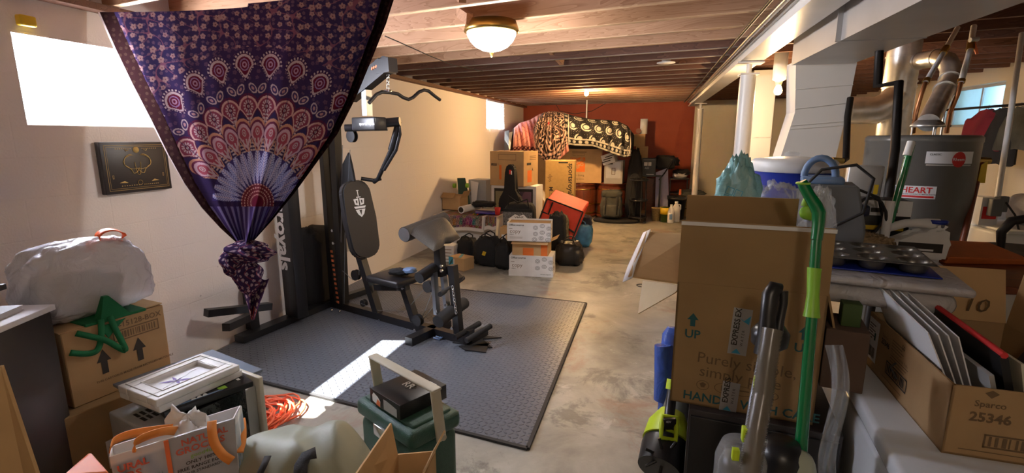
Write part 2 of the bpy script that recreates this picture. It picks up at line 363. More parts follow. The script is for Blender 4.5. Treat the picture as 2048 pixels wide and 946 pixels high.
    def build(s, name, parent=None, solid=0, sub=0, bevel=0):
        me = bpy.data.meshes.new(name); vs = s.v
        if parent is not None and s.world:
            inv = parent.matrix_basis.inverted(); vs = [inv @ v for v in s.v]
        me.from_pydata(vs, [], s.f); me.polygons.foreach_set('material_index', s.mi); me.polygons.foreach_set('use_smooth', s.sm)
        for m in s.mats: me.materials.append(m)
        me.update(); o = bpy.data.objects.new(name, me); COL.objects.link(o)
        if parent is not None: o.parent = parent
        if solid: md = o.modifiers.new('solid', 'SOLIDIFY'); md.thickness = solid; md.offset = 0
        if bevel: md = o.modifiers.new('bevel', 'BEVEL'); md.width = bevel; md.segments = 2; md.limit_method = 'ANGLE'
        if sub: md = o.modifiers.new('sub', 'SUBSURF'); md.levels = md.render_levels = sub
        return o
def thing(name, label, cat, loc=(0, 0, 0), rz=0.0, group=None):
    o = bpy.data.objects.new(name, None); o.empty_display_size = .05; COL.objects.link(o)
    o.location = loc; o.rotation_euler = (0, 0, rad(rz)); o['label'] = label; o['category'] = cat
    if group: o['group'] = group
    o.matrix_basis = Matrix.Translation(loc) @ Matrix.Rotation(rad(rz), 4, 'Z'); return o
def tag(o, label, cat, group=None):
    o['label'] = label; o['category'] = cat
    if group: o['group'] = group
    return o
def struct(o, label=None):
    o['kind'] = 'structure'
    if label: o['label'] = label
    return o
# face frames of a box whose base centre is the origin: u right, v up, seen from outside
def FF(w, d, h): return TR(-w / 2, -d / 2 - .0012, 0) @ RX(90)
def FR(w, d, h): return TR(w / 2 + .0012, -d / 2, 0) @ RZ(90) @ RX(90)
def FL(w, d, h): return TR(-w / 2 - .0012, d / 2, 0) @ RZ(-90) @ RX(90)
def FT(w, d, h): return TR(-w / 2, -d / 2, h + .0012)
def open_box(b, w, d, h, t=.005):
    b.box((0, 0, t / 2), (w, d, t)); b.box((0, -d / 2 + t / 2, h / 2), (w, t, h)); b.box((0, d / 2 - t / 2, h / 2), (w, t, h))
    b.box((-w / 2 + t / 2, 0, h / 2), (t, d, h)); b.box((w / 2 - t / 2, 0, h / 2), (t, d, h)); return b
def painted(name, parent, nu, nv, posfn, colfn, mt, solid=0.0):
    """dense cloth: posfn(s,t)->(x,y,z) arrays, colfn(s,t)->rgb arrays (0..1 linear), dyed into a colour attribute"""
    S, Tt = np.meshgrid(np.linspace(0, 1, nu + 1), np.linspace(0, 1, nv + 1)); S, Tt = S.ravel(), Tt.ravel()
    P = np.stack(posfn(S, Tt), 1).astype(float); Cc = np.clip(colfn(S, Tt), 0, 1)
    if parent is not None:
        inv = np.array(parent.matrix_basis.inverted()); P = P @ inv[:3, :3].T + inv[:3, 3]
    me = bpy.data.meshes.new(name); i = np.arange(nv)[:, None] * (nu + 1) + np.arange(nu)[None, :]; i = i.ravel()
    q = np.stack([i, i + 1, i + nu + 2, i + nu + 1], 1).astype(np.int32)
    me.vertices.add(len(P)); me.vertices.foreach_set('co', P.ravel()); me.loops.add(q.size); me.loops.foreach_set('vertex_index', q.ravel())
    me.polygons.add(len(q)); me.polygons.foreach_set('loop_start', np.arange(0, q.size, 4, dtype=np.int32)); me.polygons.foreach_set('use_smooth', np.ones(len(q), bool))
    me.update(calc_edges=True)
    ca = me.color_attributes.new('Col', 'FLOAT_COLOR', 'POINT'); ca.data.foreach_set('color', np.concatenate([Cc, np.ones((len(Cc), 1))], 1).astype(np.float32).ravel())
    me.materials.append(mt); o = bpy.data.objects.new(name, me); COL.objects.link(o)
    if parent is not None: o.parent = parent
    if solid: md = o.modifiers.new('solid', 'SOLIDIFY'); md.thickness = solid; md.offset = 0
    return o
def mixc(c, mask, col): m = np.clip(mask, 0, 1)[:, None]; return c * (1 - m) + np.array(col)[None, :] * m
def PKa(x, y, k):
    x, y, k = np.broadcast_arrays(x, y, k)
    d = np.array(FW)[None, :] + np.array(RT)[None, :] * ((x - 1024) / FPX)[:, None] + np.array(UP)[None, :] * ((473 - y) / FPX)[:, None]
    return np.array(EYE)[None, :] + d * k[:, None]
def PYa(x, y, Y):
    x, y, Y = np.broadcast_arrays(x, y, Y)
    d = np.array(FW)[None, :] + np.array(RT)[None, :] * ((x - 1024) / FPX)[:, None] + np.array(UP)[None, :] * ((473 - y) / FPX)[:, None]
    return np.array(EYE)[None, :] + d * (Y / d[:, 1])[:, None]

# ================================================================ the room
WL = lambda Y: -2.97 + .036 * Y                       # left wall plane
def panel_wall(name, p0, p1, z0, z1, holes, t, mt):
    p0, p1 = Vector(p0), Vector(p1); L = (p1 - p0).length; a = math.degrees(math.atan2(p1.y - p0.y, p1.x - p0.x))
    us = sorted({0, L} | {h[0] for h in holes} | {h[1] for h in holes}); zs = sorted({z0, z1} | {h[2] for h in holes} | {h[3] for h in holes})
    b = B(mt)
    for i in range(len(us) - 1):
        for j in range(len(zs) - 1):
            cu, cz = (us[i] + us[i + 1]) / 2, (zs[j] + zs[j + 1]) / 2
            if any(h[0] < cu < h[1] and h[2] < cz < h[3] for h in holes): continue
            b.box((cu, t / 2, cz), (us[i + 1] - us[i], t, zs[j + 1] - zs[j]))
    o = b.build(name); o.location = p0; o.rotation_euler = (0, 0, rad(a)); return struct(o)
Y0 = -1.6
# left wall runs away from the camera; its outer side is -X
w1 = (1.87, 3.0, 1.56, 1.99); w2 = (8.85, 9.95, 1.66, 2.17)
panel_wall('wall_left', (WL(Y0), Y0, 0), (WL(11.6), 11.6, 0), 0, 2.42, [(w1[0] - Y0, w1[1] - Y0, w1[2], w1[3]), (w2[0] - Y0, w2[1] - Y0, w2[2], w2[3])], .10, M_wall)
UB = Vector((.979, -.203, 0)); CB = Vector((WL(11.48), 11.48, 0))      # back wall line
def onback(px, py=300):
    d = ray(px, py); n = Vector((.203, .979, 0)); k = n.dot(CB - EYE) / n.dot(d); return EYE + d * k
redR = onback(1384); redR.z = 0; endR = CB + UB * 6.6
panel_wall('wall_back', CB - UB * .3, redR, 0, 2.42, [], .2, M_red)
panel_wall('wall_rear', redR, endR, 0, 2.42, [], .2, M_tan)
wr = (5.75, 7.0)
RXW = lambda Y: 3.62
panel_wall('wall_right', (3.62, 10.6, 0), (3.62, Y0, 0), 0, 2.42, [(10.6 - 7.35, 10.6 - 6.35, 1.62, 2.07)], .2, M_tan)
panel_wall('wall_front', (3.8, Y0, 0), (-3.3, Y0, 0), 0, 2.42, [], .2, M_tan)
b = B(M_floor); b.box((.3, 5, -.05), (7.6, 14, .1)); struct(b.build('floor'))
b = B(M_sub)
for i in range(44):
    y = -1.7 + i * .32
    b.box((.38, y, 2.405 + .001 * (i % 2)), (6.84, .315, .02))
b.box((.38, 5, 2.44), (6.84, 14.2, .04))
o = b.build('ceiling'); struct(o)

# joists: one object each, split over the beam
M_edge = wood_mat('pine_joist_lit_edge', (.50, .29, .16), (.64, .42, .25), (.70, .48, .30), knots=False)  # undersides paler than the pine sides: lit look put into the colour
M_edge_old = mat('whitewashed_lit_joist_edge', (.27, .22, .18), .8, nz=.6, ns=2.2, stretch=(1, 6, 6))  # whitewash patches, also paled so the undersides read as lit
JA = math.degrees(math.atan2(UB.y, UB.x)); n = 0
for i in range(33):
    yl = -1.35 + i * .41
    s = Vector((WL(yl) - .02, yl, 0)); L = 3.72
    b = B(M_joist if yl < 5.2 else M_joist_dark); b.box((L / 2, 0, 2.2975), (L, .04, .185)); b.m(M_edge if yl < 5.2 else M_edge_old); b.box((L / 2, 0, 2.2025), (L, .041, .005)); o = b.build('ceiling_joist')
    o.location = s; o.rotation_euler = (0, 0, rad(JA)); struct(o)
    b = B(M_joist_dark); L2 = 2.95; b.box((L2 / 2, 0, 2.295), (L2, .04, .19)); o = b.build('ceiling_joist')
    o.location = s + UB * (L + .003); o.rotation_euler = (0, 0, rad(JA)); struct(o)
# sill plate on top of the left wall
b = B(M_joist_dark); b.box((0, 0, 0), (.12, 13.1, .035)); o = b.build('trim_1'); o.location = (WL(4.9) + .03, 4.9, 2.18); o.rotation_euler = (0, 0, rad(-2.06)); struct(o)
# bridging blocks between the near joists
for (px, py, zz, a) in ((915, 12, 2.27, -62), (925, 45, 2.25, -58), (1105, 120, 2.27, 70)):
    p = PZ(px, py, 2.2); b = B(M_joist); b.box((0, 0, 0), (.40, .038, .06), (0, 20, 0)); o = b.build('joist_bridging')
    o.location = (p.x, p.y, zz); o.rotation_euler = (0, 0, rad(a)); struct(o)

# window 1 (left), deep reveal, steel frame and clear pane
def window(n, u0, u1, z0, z1, x, ang, mull, mt, pane, blinds=False):
    o = thing('window_%d' % n, '', 'window', (x, (u0 + u1) / 2, (z0 + z1) / 2), ang); del o['label']; del o['category']; o['kind'] = 'structure'
    w, h = u1 - u0, z1 - z0; b = B(mt)
    b.box((0, 0, h / 2 - .015), (.04, w, .03)).box((0, 0, -h / 2 + .015), (.04, w, .03)).box((0, w / 2 - .015, 0), (.04, .03, h)).box((0, -w / 2 + .015, 0), (.04, .03, h))
    for m in mull: b.box((0, m * w, 0), (.035, .025, h))
    b.build('window_frame', o); g = B(pane); g.box((0, 0, 0), (.005, w - .04, h - .04)); g.build('pane', o)
    return o
window(1, w1[0], w1[1], w1[2], w1[3], WL(2.4) - .09, -2.06, (), M_white_paint, M_glass)
window(2, w2[0], w2[1], w2[2], w2[3], WL(9.4) - .08, -2.06, (), M_white_paint, M_glass)
window(3, 6.35, 7.35, 1.62, 2.07, 3.72, 0, (0.0,), M_silver, M_glassblue)
t = thing('window_blind', 'white slatted blind in the small far window', 'blind', (WL(9.4) + .012, 9.4, 1.66), -2.06)
b = B(M_white_pl)
for i in range(19): b.box((0, 0, .02 + i * .0265), (.022, 1.04, .0015), (0, 38, 0))
b.build('slat', t)['kind'] = 'stuff'
b = B(M_white_pl); b.box((0, 0, .525), (.035, 1.06, .03)); b.build('head_rail', t)
b = B(M_white_pl); b.tube([(.02, -.45, .5), (.02, -.45, -.42)], .003, 5); b.build('pull_cord', t)

# ceiling beam and its two posts
t = thing('steel_beam', 'long white painted ceiling beam carried by two round posts', 'beam', (.8, 4, 2.1))
t['kind'] = 'structure'
def along(b, p, q, w, h):
    p, q = Vector(p), Vector(q); d = (q - p).normalized(); s = Vector((-d.y, d.x, 0)).normalized() if abs(d.z) < .95 else Vector((1, 0, 0))
    u = d.cross(s) if abs(d.z) < .95 else d.cross(s); s = s * w / 2; u = u.normalized() * h / 2
    return b.hexa([p - s - u, p + s - u, p + s + u, p - s + u], [q - s - u, q + s - u, q + s + u, q - s + u])
b = B(M_white_paint, True); along(b, (.70, -1.5, 2.115), (1.03, 10.75, 2.115), .17, .022); along(b, (.70, -1.5, 2.185), (1.03, 10.75, 2.185), .17, .02)
b.build('flange', t); b = B(M_white_paint, True); along(b, (.70, -1.5, 2.15), (1.03, 10.75, 2.15), .13, .06); b.build('web', t)
def post(name, x, y, r, label, top=2.1):
    t = thing(name, label, 'post', (x, y, 0)); b = B(M_white_paint); b.cyl((0, 0, 0), (0, 0, top - .09), r, n=28); b.lathe([(r + .012, 0), (r + .012, .008)], (0, 0, 0)); b.build('shaft', t)
    b = B(M_white_paint); b.box((0, 0, top - .006), (.20, .16, .012)); b.box((0, 0, top - .094), (r * 2.3, r * 2.3, .012)); b.build('cap_plate', t)
    b = B(M_white_paint); b.cyl((0, 0, top - .09), (0, 0, top - .01), .022); b.build('jack_screw', t); return t
post('round_post', .86, 4.62, .062, 'thick round white post under the beam beside the rectangular white duct')
post('round_post', 1.07, 9.75, .05, 'slender cream round post at the far end near the red wall')
# conduits strapped beside the beam
for i, (x0, r, mt, lb) in enumerate(((.60, .016, M_galv, 'grey conduit pipe running right alongside the white ceiling beam'), (.53, .010, M_pipeblack, 'thin dark conduit below the joists left of the grey conduit'))):
    b = B(mt); b.tube([(x0 - .02, -1.2, 2.178), (x0 + .12, 4, 2.178), (x0 + .33, 10.6, 2.178)], r, 10); tag(b.build('ceiling_conduit'), lb, 'pipe')

# main supply duct
t = thing('air_duct', 'wide grey-white rectangular duct running overhead toward the furnace', 'duct', (1.15, 1.5, 1.98))
b = B(M_greyduct, True); b.hexa([(.90, -1.5, 1.98), (1.27, -1.5, 1.98), (1.27, -1.5, 2.195), (.90, -1.5, 2.195)], [(.99, 3.9, 1.98), (1.36, 3.9, 1.98), (1.36, 3.9, 2.195), (.99, 3.9, 2.195)]); b.build('duct_body', t)
b = B(M_greyduct, True)
for y in (.6, 1.8, 3.0): b = B(M_greyduct, True); b.box((.98 + .017 * y + .12, y, 2.088), (.40, .012, .222), (0, 0, 0)); b.build('duct_joint', t)
# furnace plenum, leaning in at the bottom
t = thing('furnace_plenum', 'large off-white tapering furnace plenum with taped seams', 'duct', tuple(PY(1640, 300, 3.95).xy) + (0,))
Q = [PY(1592, 122, 3.95), PY(1716, 116, 3.95), PY(1697, 212, 3.95), PY(1590, 225, 3.95), PY(1672, 312, 3.95), PY(1562, 312, 3.95)]
bk = Vector((.0, .22, 0)); b = B(M_offwhite, True)
b.hexa([Q[3], Q[2], Q[1], Q[0]], [Q[3] + bk, Q[2] + bk, Q[1] + bk, Q[0] + bk]); b.build('upper_duct', t)
b = B(M_offwhite, True); b.hexa([Q[5], Q[4], Q[2], Q[3]], [Q[5] + bk, Q[4] + bk, Q[2] + bk, Q[3] + bk]); b.build('lower_duct', t)
b = B(M_offwhite, True); zc = Q[5].copy(); zd = Q[4].copy(); zc.z = zd.z = 0; b.hexa([zc, zd, Q[4], Q[5]], [zc + bk, zd + bk, Q[4] + bk, Q[5] + bk]); b.build('furnace_cabinet', t)
b = B(M_offwhite, True)
for f in (.55, .93): p, q = Q[0].lerp(Q[3], f), Q[1].lerp(Q[2], f); b.tube([p + Vector((0, -.004, 0)), q + Vector((0, -.004, 0))], .004, 5)
for f in (.3, .38): p, q = Q[3].lerp(Q[5], f), Q[2].lerp(Q[4], f); b.tube([p + Vector((0, -.004, 0)), q + Vector((0, -.004, 0))], .0035, 5)
b.build('seam', t)
t = thing('return_duct', 'tall rectangular white duct standing behind the near round post', 'duct', (1.42, 6.3, 0))
a0 = PY(1503, 200, 5.9); a1 = PY(1550, 200, 5.9); b = B(M_offwhite, True); b.box(((a0.x + a1.x) / 2, 6.3, 1.1), (a1.x - a0.x, .8, 2.18), bev=.006); b.build('duct_body', t)
b = B(M_galv, True)
for z in (1.25, 1.5): b.box(((a0.x + a1.x) / 2, 6.3, z), (a1.x - a0.x + .008, .808, .008))
b.build('seam', t)

# lights
t = thing('ceiling_light', 'lit glass dome ceiling light with brass rim', 'ceiling light', tuple(PZ(983, 64, 2.13)))
b = B(M_brass); b.lathe([(.08, .07), (.15, .06), (.165, .02), (.168, .0), (.15, -.008), (.145, .0)], n=40); b.build('rim', t)
b = B(M_dome); b.lathe([(.15, -.002), (.148, -.02), (.13, -.055), (.10, -.085), (.06, -.105), (.015, -.115)], n=40); b.build('glass_dome', t)
b = B(M_brass); b.lathe([(.012, -.112), (.014, -.125), (.006, -.135), (.008, -.142), (.001, -.148)], n=14); b.build('finial', t)
DL = t.location.copy()
l = lamp('dome_lamp_light', 'POINT', DL + Vector((0, 0, -.20)), 36, (1, .95, .90), .10)
def bare_bulb(px, py, Y, label, energy, col=(1, .60, .25), stem=.1):
    p = PY(px, py, Y); t = thing('light_bulb', label, 'light bulb', tuple(p))
    b = B(M_bulb); b.lathe([(.002, -.035), (.02, -.03), (.032, -.012), (.034, .004), (.026, .03), (.016, .05)], n=20); b.build('glass_bulb', t)
    b = B(M_white_pl); b.lathe([(.018, .045), (.024, .055), (.03, .08), (.055, .095), (.055, 2.394 - p.z)], n=20); b.build('socket', t)
    lamp('bulb_light', 'POINT', p + Vector((0, -.0, -.09)), energy, col, .05); return t
bare_bulb(1173, 187, 7.9, 'glowing bare bulb hanging before the red wall', 160)
bare_bulb(1556, 182, 4.95, 'glowing bare bulb beside the rectangular white duct', 42, (1, .66, .34))
bare_bulb(1990, 60, 4.6, 'bare bulb over the laundry corner', 16, (1, .72, .42)) if False else None
# an added, unseen bulb behind the viewer brightens the near stacks
t = thing('light_bulb', 'bare bulb in the ceiling behind the viewer', 'light bulb', (.2, -.7, 2.12))
b = B(M_bulb); b.lathe([(.002, -.035), (.02, -.03), (.032, -.012), (.034, .004), (.026, .03), (.016, .05)], n=20); b.build('glass_bulb', t)
b = B(M_white_pl); b.lathe([(.018, .045), (.03, .07), (.055, .08), (.055, .274)], n=20); b.build('socket', t)
lamp('bulb_light', 'POINT', (.2, -.7, 2.0), 18, (1, .88, .74), .06)
p = PY(1173, 235, 9.9); q = PY(1175, 205, 9.9)
b = B(M_white_pl); b.cyl((p.x, 9.9, 0.9), (p.x, 9.9, 2.2), .012, n=10); tag(b.build('white_pole'), 'thin white upright pole behind the patterned throws, below the far bulb', 'pole')
# wires
b = B(M_rub); b.tube([PZ(770, 72, 2.19), PZ(800, 85, 2.18), PZ(860, 112, 2.17), PZ(905, 130, 2.18), PZ(965, 142, 2.19)], .004, 6); tag(b.build('ceiling_wire'), 'thin black wire slung under the joists left of the dome light', 'wire')
b = B(M_rub); pts = [onback(x, y) + Vector((0, -.04, 0)) for x, y in ((1110, 205), (1120, 222), (1150, 228), (1185, 222), (1215, 205))]; b.tube(pts, .006, 6); tag(b.build('hanging_wire'), 'looped dark wire on the red wall behind the far bulb', 'wire')
b = B(M_paper, True); c = PZ(1332, 125, 2.198); b.lathe([(.085, 0), (.085, .006), (.04, .01), (.04, .202)], (c.x, c.y, 2.192)); tag(b.build('smoke_cover'), 'small round white plate on the joist bottom', 'cover plate')
b = B(M_yellow); p = PX(52, 42, WL(1.8) + .03); b.box(p, (.04, .07, .05), bev=.008); tag(b.build('wall_sensor'), 'small yellow box above the big left window', 'sensor')

# ================================================================ foam gym mat
C4 = [PZ(1055, 900), PZ(1172, 608), Vector((-2.80, 4.65, 0)), Vector((-2.84, 2.50, 0)), PZ(512, 763)]
t = thing('foam_mat', 'large black diamond-plate foam mat under the gym machine', 'mat', (-1.6, 3.3, 0), -2)
b = B(M_foam, True); inv = 1; b.slab([(p.x, p.y, .013) for p in C4], .012, (0, 0, 1)); b.build('mat_tile', t)
b = B(M_rub, True)
for a, c in ((0, 1), (1, 2), (4, 0)):
    p, q = C4[a], C4[c]; along(b, (p.x, p.y, .0075), (q.x, q.y, .0075), .02, .0130)
b.build('edge_strip', t)
b = B(M_rub, True)
for poly in (((905, 690), (960, 675), (1003, 680), (965, 683), (985, 700)), ((918, 697), (978, 692), (972, 710), (930, 705))): b.slab([(p.x, p.y, .022) for p in [PZ(*q) for q in poly]], .008, (0, 0, 1))
tag(b.build('foam_offcut'), 'small L-shaped black foam offcut lying before the pedals of the machine', 'foam piece')

# ================================================================ tapestry
M_tap = paint_mat('printed_cotton', .95, .05, 0.0)
TY = 2.2
def flowers(x, y, pitch, seed=0):
    """jittered five-petal flowers; returns mask and centre mask"""
    ux, uy = x / pitch, y / pitch; m = np.zeros_like(x); c = np.zeros_like(x)
    for dx in (-1, 0, 1):
        for dy in (-1, 0, 1):
            ix, iy = np.floor(ux) + dx, np.floor(uy) + dy
            h1 = np.abs(np.sin(ix * 12.99 + iy * 78.2 + seed) * 43758.5) % 1; h2 = np.abs(np.sin(ix * 39.3 + iy * 11.1 + seed) * 24634.6) % 1
            ex, ey = ux - (ix + .25 + .5 * h1), uy - (iy + .25 + .5 * h2); r = np.hypot(ex, ey); th = np.arctan2(ey, ex)
            R = (.24 + .10 * h2) * (.68 + .32 * np.abs(np.cos(2.5 * th + h1 * 6)))
            m = np.maximum(m, (r < R) & (r > .05)); c = np.maximum(c, r < .06)
    return m, c
def tap_color(x, y):
    N = len(x); col = np.tile(np.array([.034, .026, .078]), (N, 1))
    wash = .5 + .5 * np.sin(x * .013 + 1) * np.sin(y * .017); col = mixc(col, wash * .5, (.055, .02, .07))
    dx, dy = (x - 515) / .87, (y - 405); r = np.hypot(dx, dy); th = np.degrees(np.arctan2(dx, -dy))
    PALE = (.44, .33, .34); PINK = (.40, .22, .23); MAR = (.11, .012, .03); BLUE = (.38, .38, .60); ORG = (.42, .17, .10)
    # floral field
    out = r > 312; m, c = flowers(x, y, 21, 1); m2, c2 = flowers(x + 9, y + 5, 12, 4)
    col = mixc(col, (out & (m > 0)) * .85, (.37, .22, .21)); col = mixc(col, (out & (c > 0)), (.10, .015, .03))
    vine = (np.abs(np.sin(x * .085 + 2.2 * np.sin(y * .06)) + np.sin(y * .1 + 1.5 * np.sin(x * .045))) < .10)
    col = mixc(col, (out & vine & (m < 1)) * .6, (.28, .10, .13)); col = mixc(col, (out & (m2 > 0) & (m < 1)) * .4, (.24, .13, .16))
    # small blossoms in inner band
    band = (r < 318) & (r > 240); m3, c3 = flowers(x, y, 15, 9); col = mixc(col, (band & (m3 > 0)) * .35, (.22, .11, .15))
    def ring(R0, step, off, sx, sy, fn, lim=62):
        nonlocal col
        k = np.round((th - off) / step); a = np.radians(k * step + off); ok = np.abs(k * step + off) < lim
        cx, cy = 515 + .87 * R0 * np.sin(a), 405 - R0 * np.cos(a); ex, ey = x - cx, y - cy
        ux = ex * np.cos(a) + ey * np.sin(a); uy = ex * np.sin(a) - ey * np.cos(a)       # uy outward
        u, v = ux / sx, uy / sy; vv = np.where(v < 0, -v, v); q = np.where(v < 0, np.hypot(u * (1 + 1.7 * vv), v), np.hypot(u, v)); fn(q, u, v, ok)
    def med(q, u, v, ok):
        nonlocal col
        rr = np.hypot(u, v - .1); a = np.arctan2(u, v)
        col = mixc(col, ok & (q < 1.22), (.035, .015, .06)); beads = (np.abs(q - 1.08) < .08) & (np.sin(a * 22) > 0)
        col = mixc(col, ok & beads, PALE); col = mixc(col, ok & (q < .95), MAR); col = mixc(col, ok & (q < .92) & (q > .72), PALE)
        col = mixc(col, ok & (rr < .48) & (rr > .38), (.25, .16, .30)); col = mixc(col, ok & (rr < .24) & (rr > .12), (.35, .2, .3))
    ring(275, 12.4, 6.2, 20, 26, med)
    def pair(q, u, v, ok):
        nonlocal col
        for s in (-1, 1):
            e = np.hypot((u - s * .55 - .3 * s * v) / .45, (v) / .8); col = mixc(col, ok & (e < 1), PALE); col = mixc(col, ok & (e < .72), (.05, .03, .10)); col = mixc(col, ok & (e < .35), PINK)
    ring(229, 12.4, 0, 17, 13, pair)
    def inner(q, u, v, ok):
        nonlocal col
        rr = np.hypot(u, v - .15); a = np.arctan2(u, v - .15)
        col = mixc(col, ok & (q < 1.2), (.10, .02, .05)); col = mixc(col, ok & (q < 1.0), (.50, .30, .28)); col = mixc(col, ok & (q < .82), (.20, .04, .07))
        col = mixc(col, ok & (rr < .52) & (np.sin(a * 12) > -.2), PALE); col = mixc(col, ok & (rr < .26), MAR); col = mixc(col, ok & (rr < .13), PALE)
        col = mixc(col, ok & (v < -.35) & (np.abs(u) < .28) & (np.sin(v * 22) > 0), PALE)
    ring(190, 12.4, 6.2, 19, 25, inner)
    def arch(q, u, v, ok):
        nonlocal col
        rr = np.hypot(u, v - .2)
        col = mixc(col, ok & (q < 1.12), (.50, .24, .17)); col = mixc(col, ok & (q < .94), (.14, .03, .07)); col = mixc(col, ok & (q < .78), (.48, .30, .36))
        col = mixc(col, ok & (q < .55), (.30, .06, .09)); col = mixc(col, ok & (rr < .28) & (np.sin(rr * 40) > 0), PALE); col = mixc(col, ok & (q < .94) & (v < -.2) & (np.sin(u * 16) > .2), PALE)
    ring(136, 12.4, 0, 17, 32, arch, 66)
    pet = (r < 104) & (r > 38) & (np.abs(th) < 88); k = np.round(th / 10.3); ul = (th / 10.3 - k); w = .46 * np.sqrt(np.clip(1 - ((r - 72) / 33) ** 2, 0, 1)) + .04
    inn = np.abs(ul) < w; col = mixc(col, pet, (.05, .035, .13)); col = mixc(col, pet & inn, BLUE)
    vein = np.abs(np.sin((r * .55) - np.abs(ul) * 9)) < .42; col = mixc(col, pet & inn & vein, (.09, .07, .20)); col = mixc(col, pet & (np.abs(ul) < .05), (.5, .4, .5))
    core = (r <= 38); col = mixc(col, core, (.13, .02, .03)); col = mixc(col, core & (np.sin(r * .9) > .35) & (np.sin(np.radians(th) * 34) > -.3), (.50, .28, .26)); col = mixc(col, r < 12, MAR); low = (dy > 8); fold = .5 + .5 * np.sin(np.arctan2(x - 495, 520 - y) * 60); col = mixc(col, low, (.05, .03, .11)); col = mixc(col, low & (fold > .6), (.16, .13, .27))  # below the core, fold shading of the gathered cloth is put into the colour
    rays = (np.abs(np.abs((th / 12.4) - np.round(th / 12.4)) ) > .47) & (r > 100) & (r < 250); col = mixc(col, rays * .6, (.03, .02, .07))
    return col
def pw(ts, pts): return np.interp(ts, np.linspace(0, 1, len(pts)), pts)
t = thing('tapestry', 'purple and navy mandala tapestry hung from the joists with its bottom knotted', 'tapestry', tuple(PY(495, 500, TY)))
Lx = [195, 228, 262, 300, 335, 368, 402, 440, 478]; Ly = [24, 98, 168, 240, 310, 368, 415, 456, 490]
Rx = [797, 772, 742, 712, 675, 630, 590, 545, 500]; Ry = [-30, 48, 122, 195, 268, 330, 385, 440, 490]
def tap_pos(S, Tt):
    x0, y0 = pw(Tt, Lx), pw(Tt, Ly); x1, y1 = pw(Tt, Rx), pw(Tt, Ry)
    sag = 14 * np.sin(pi * S) * (1 - Tt) ** 3 * 1.2
    x = x0 + (x1 - x0) * S; y = y0 + (y1 - y0) * S + sag * np.where(S < .5, 1, .6); return x, y
def tap_fold(S, Tt):
    f = .010 * np.sin(S * 46 + 3 * Tt) * (.25 + Tt) + .028 * np.sin(S * 15 + 2 * Tt) * (.3 + .7 * Tt)
    edge = np.clip((S - .90) / .10, 0, 1); f += .045 * np.sin(S * 150) * edge + .02 * np.sin(S * 8) * Tt
    e2 = np.clip((.07 - S) / .07, 0, 1); return f + .05 * e2 - .03 * np.sin(pi * Tt) * np.sin(pi * S)
def tap_P(S, Tt): x, y = tap_pos(S, Tt); return PYa(x, y, TY + tap_fold(S, Tt)).T
def tap_C(S, Tt):
    x, y = tap_pos(S, Tt); c = tap_color(x, y); e = (S < .055 + .05 * Tt); m, cc = flowers(x, y, 13, 3); bk = np.tile(np.array([.020, .008, .009]), (len(x), 1)); bk = mixc(bk, m * .5, (.06, .035, .025))
    c = np.where(e[:, None], bk, c); e2 = (S > .955); c = np.where(e2[:, None], bk * .8, c); hem = (S < .006); c = mixc(c, hem, (.55, .45, .45)); return c
painted('cloth', t, 520, 470, tap_P, tap_C, M_tap)
def tap_lump(name, ctr, d, seed, k=None, fold=.25, top=1.0, n=150):
    c0 = PY(ctr[0], ctr[1], TY - .02)
    def P(S, Tt):
        th = S * 2 * pi; ph = -pi / 2 + pi * Tt; cr = 1 + fold * .5 * np.sin(th * 5 + seed + ph * 2) * np.cos(ph) + fold * .4 * np.sin(ph * 7 + th * 3 + seed)
        w = 1 + (top - 1) * (Tt)
        return (c0.x + d[0] / 2 * np.cos(ph) * np.cos(th) * cr * w, c0.y + d[1] / 2 * np.cos(ph) * np.sin(th) * cr * w, c0.z + d[2] / 2 * np.sin(ph) * (1 + .08 * np.sin(th * 4)))
    def Cc(S, Tt):
        x, y = S * 260 + seed * 40, Tt * 160; c = np.tile(np.array([.035, .02, .06]), (len(S), 1)); m, cc = flowers(x, y, 17, seed)
        c = mixc(c, m * .85, (.42, .32, .36)); v = np.abs(np.sin(x * .09 + 2 * np.sin(y * .08))) < .14; c = mixc(c, v * (1 - m), (.25, .06, .08)); return c
    return painted(name, t, n, n // 2, P, Cc, M_tap)
tap_lump('knot', (500, 503), (.25, .13, .12), 1, fold=.30); tap_lump('knot_loop', (468, 525), (.14, .09, .17), 2, fold=.25)
tap_lump('knot_tail', (497, 555), (.13, .08, .19), 3, fold=.2, top=1.5)
def tipP(S, Tt):
    x = 478 + (S) * (60 - 55 * Tt) + 25 * Tt; y = 555 + Tt * 80 + 5 * np.sin(S * 9); return PYa(x, y, TY - .01 + .02 * np.sin(S * 10 + Tt * 4)).T
def tipC(S, Tt):
    c = np.tile(np.array([.06, .03, .09]), (len(S), 1)); m, cc = flowers(S * 80, Tt * 90, 15, 5); c = mixc(c, m * .9, (.5, .38, .38)); return mixc(c, (Tt > .75) & (np.sin(S * 30) > 0), (.25, .04, .05))
painted('knot_tip', t, 70, 90, tipP, tipC, M_tap, .003)

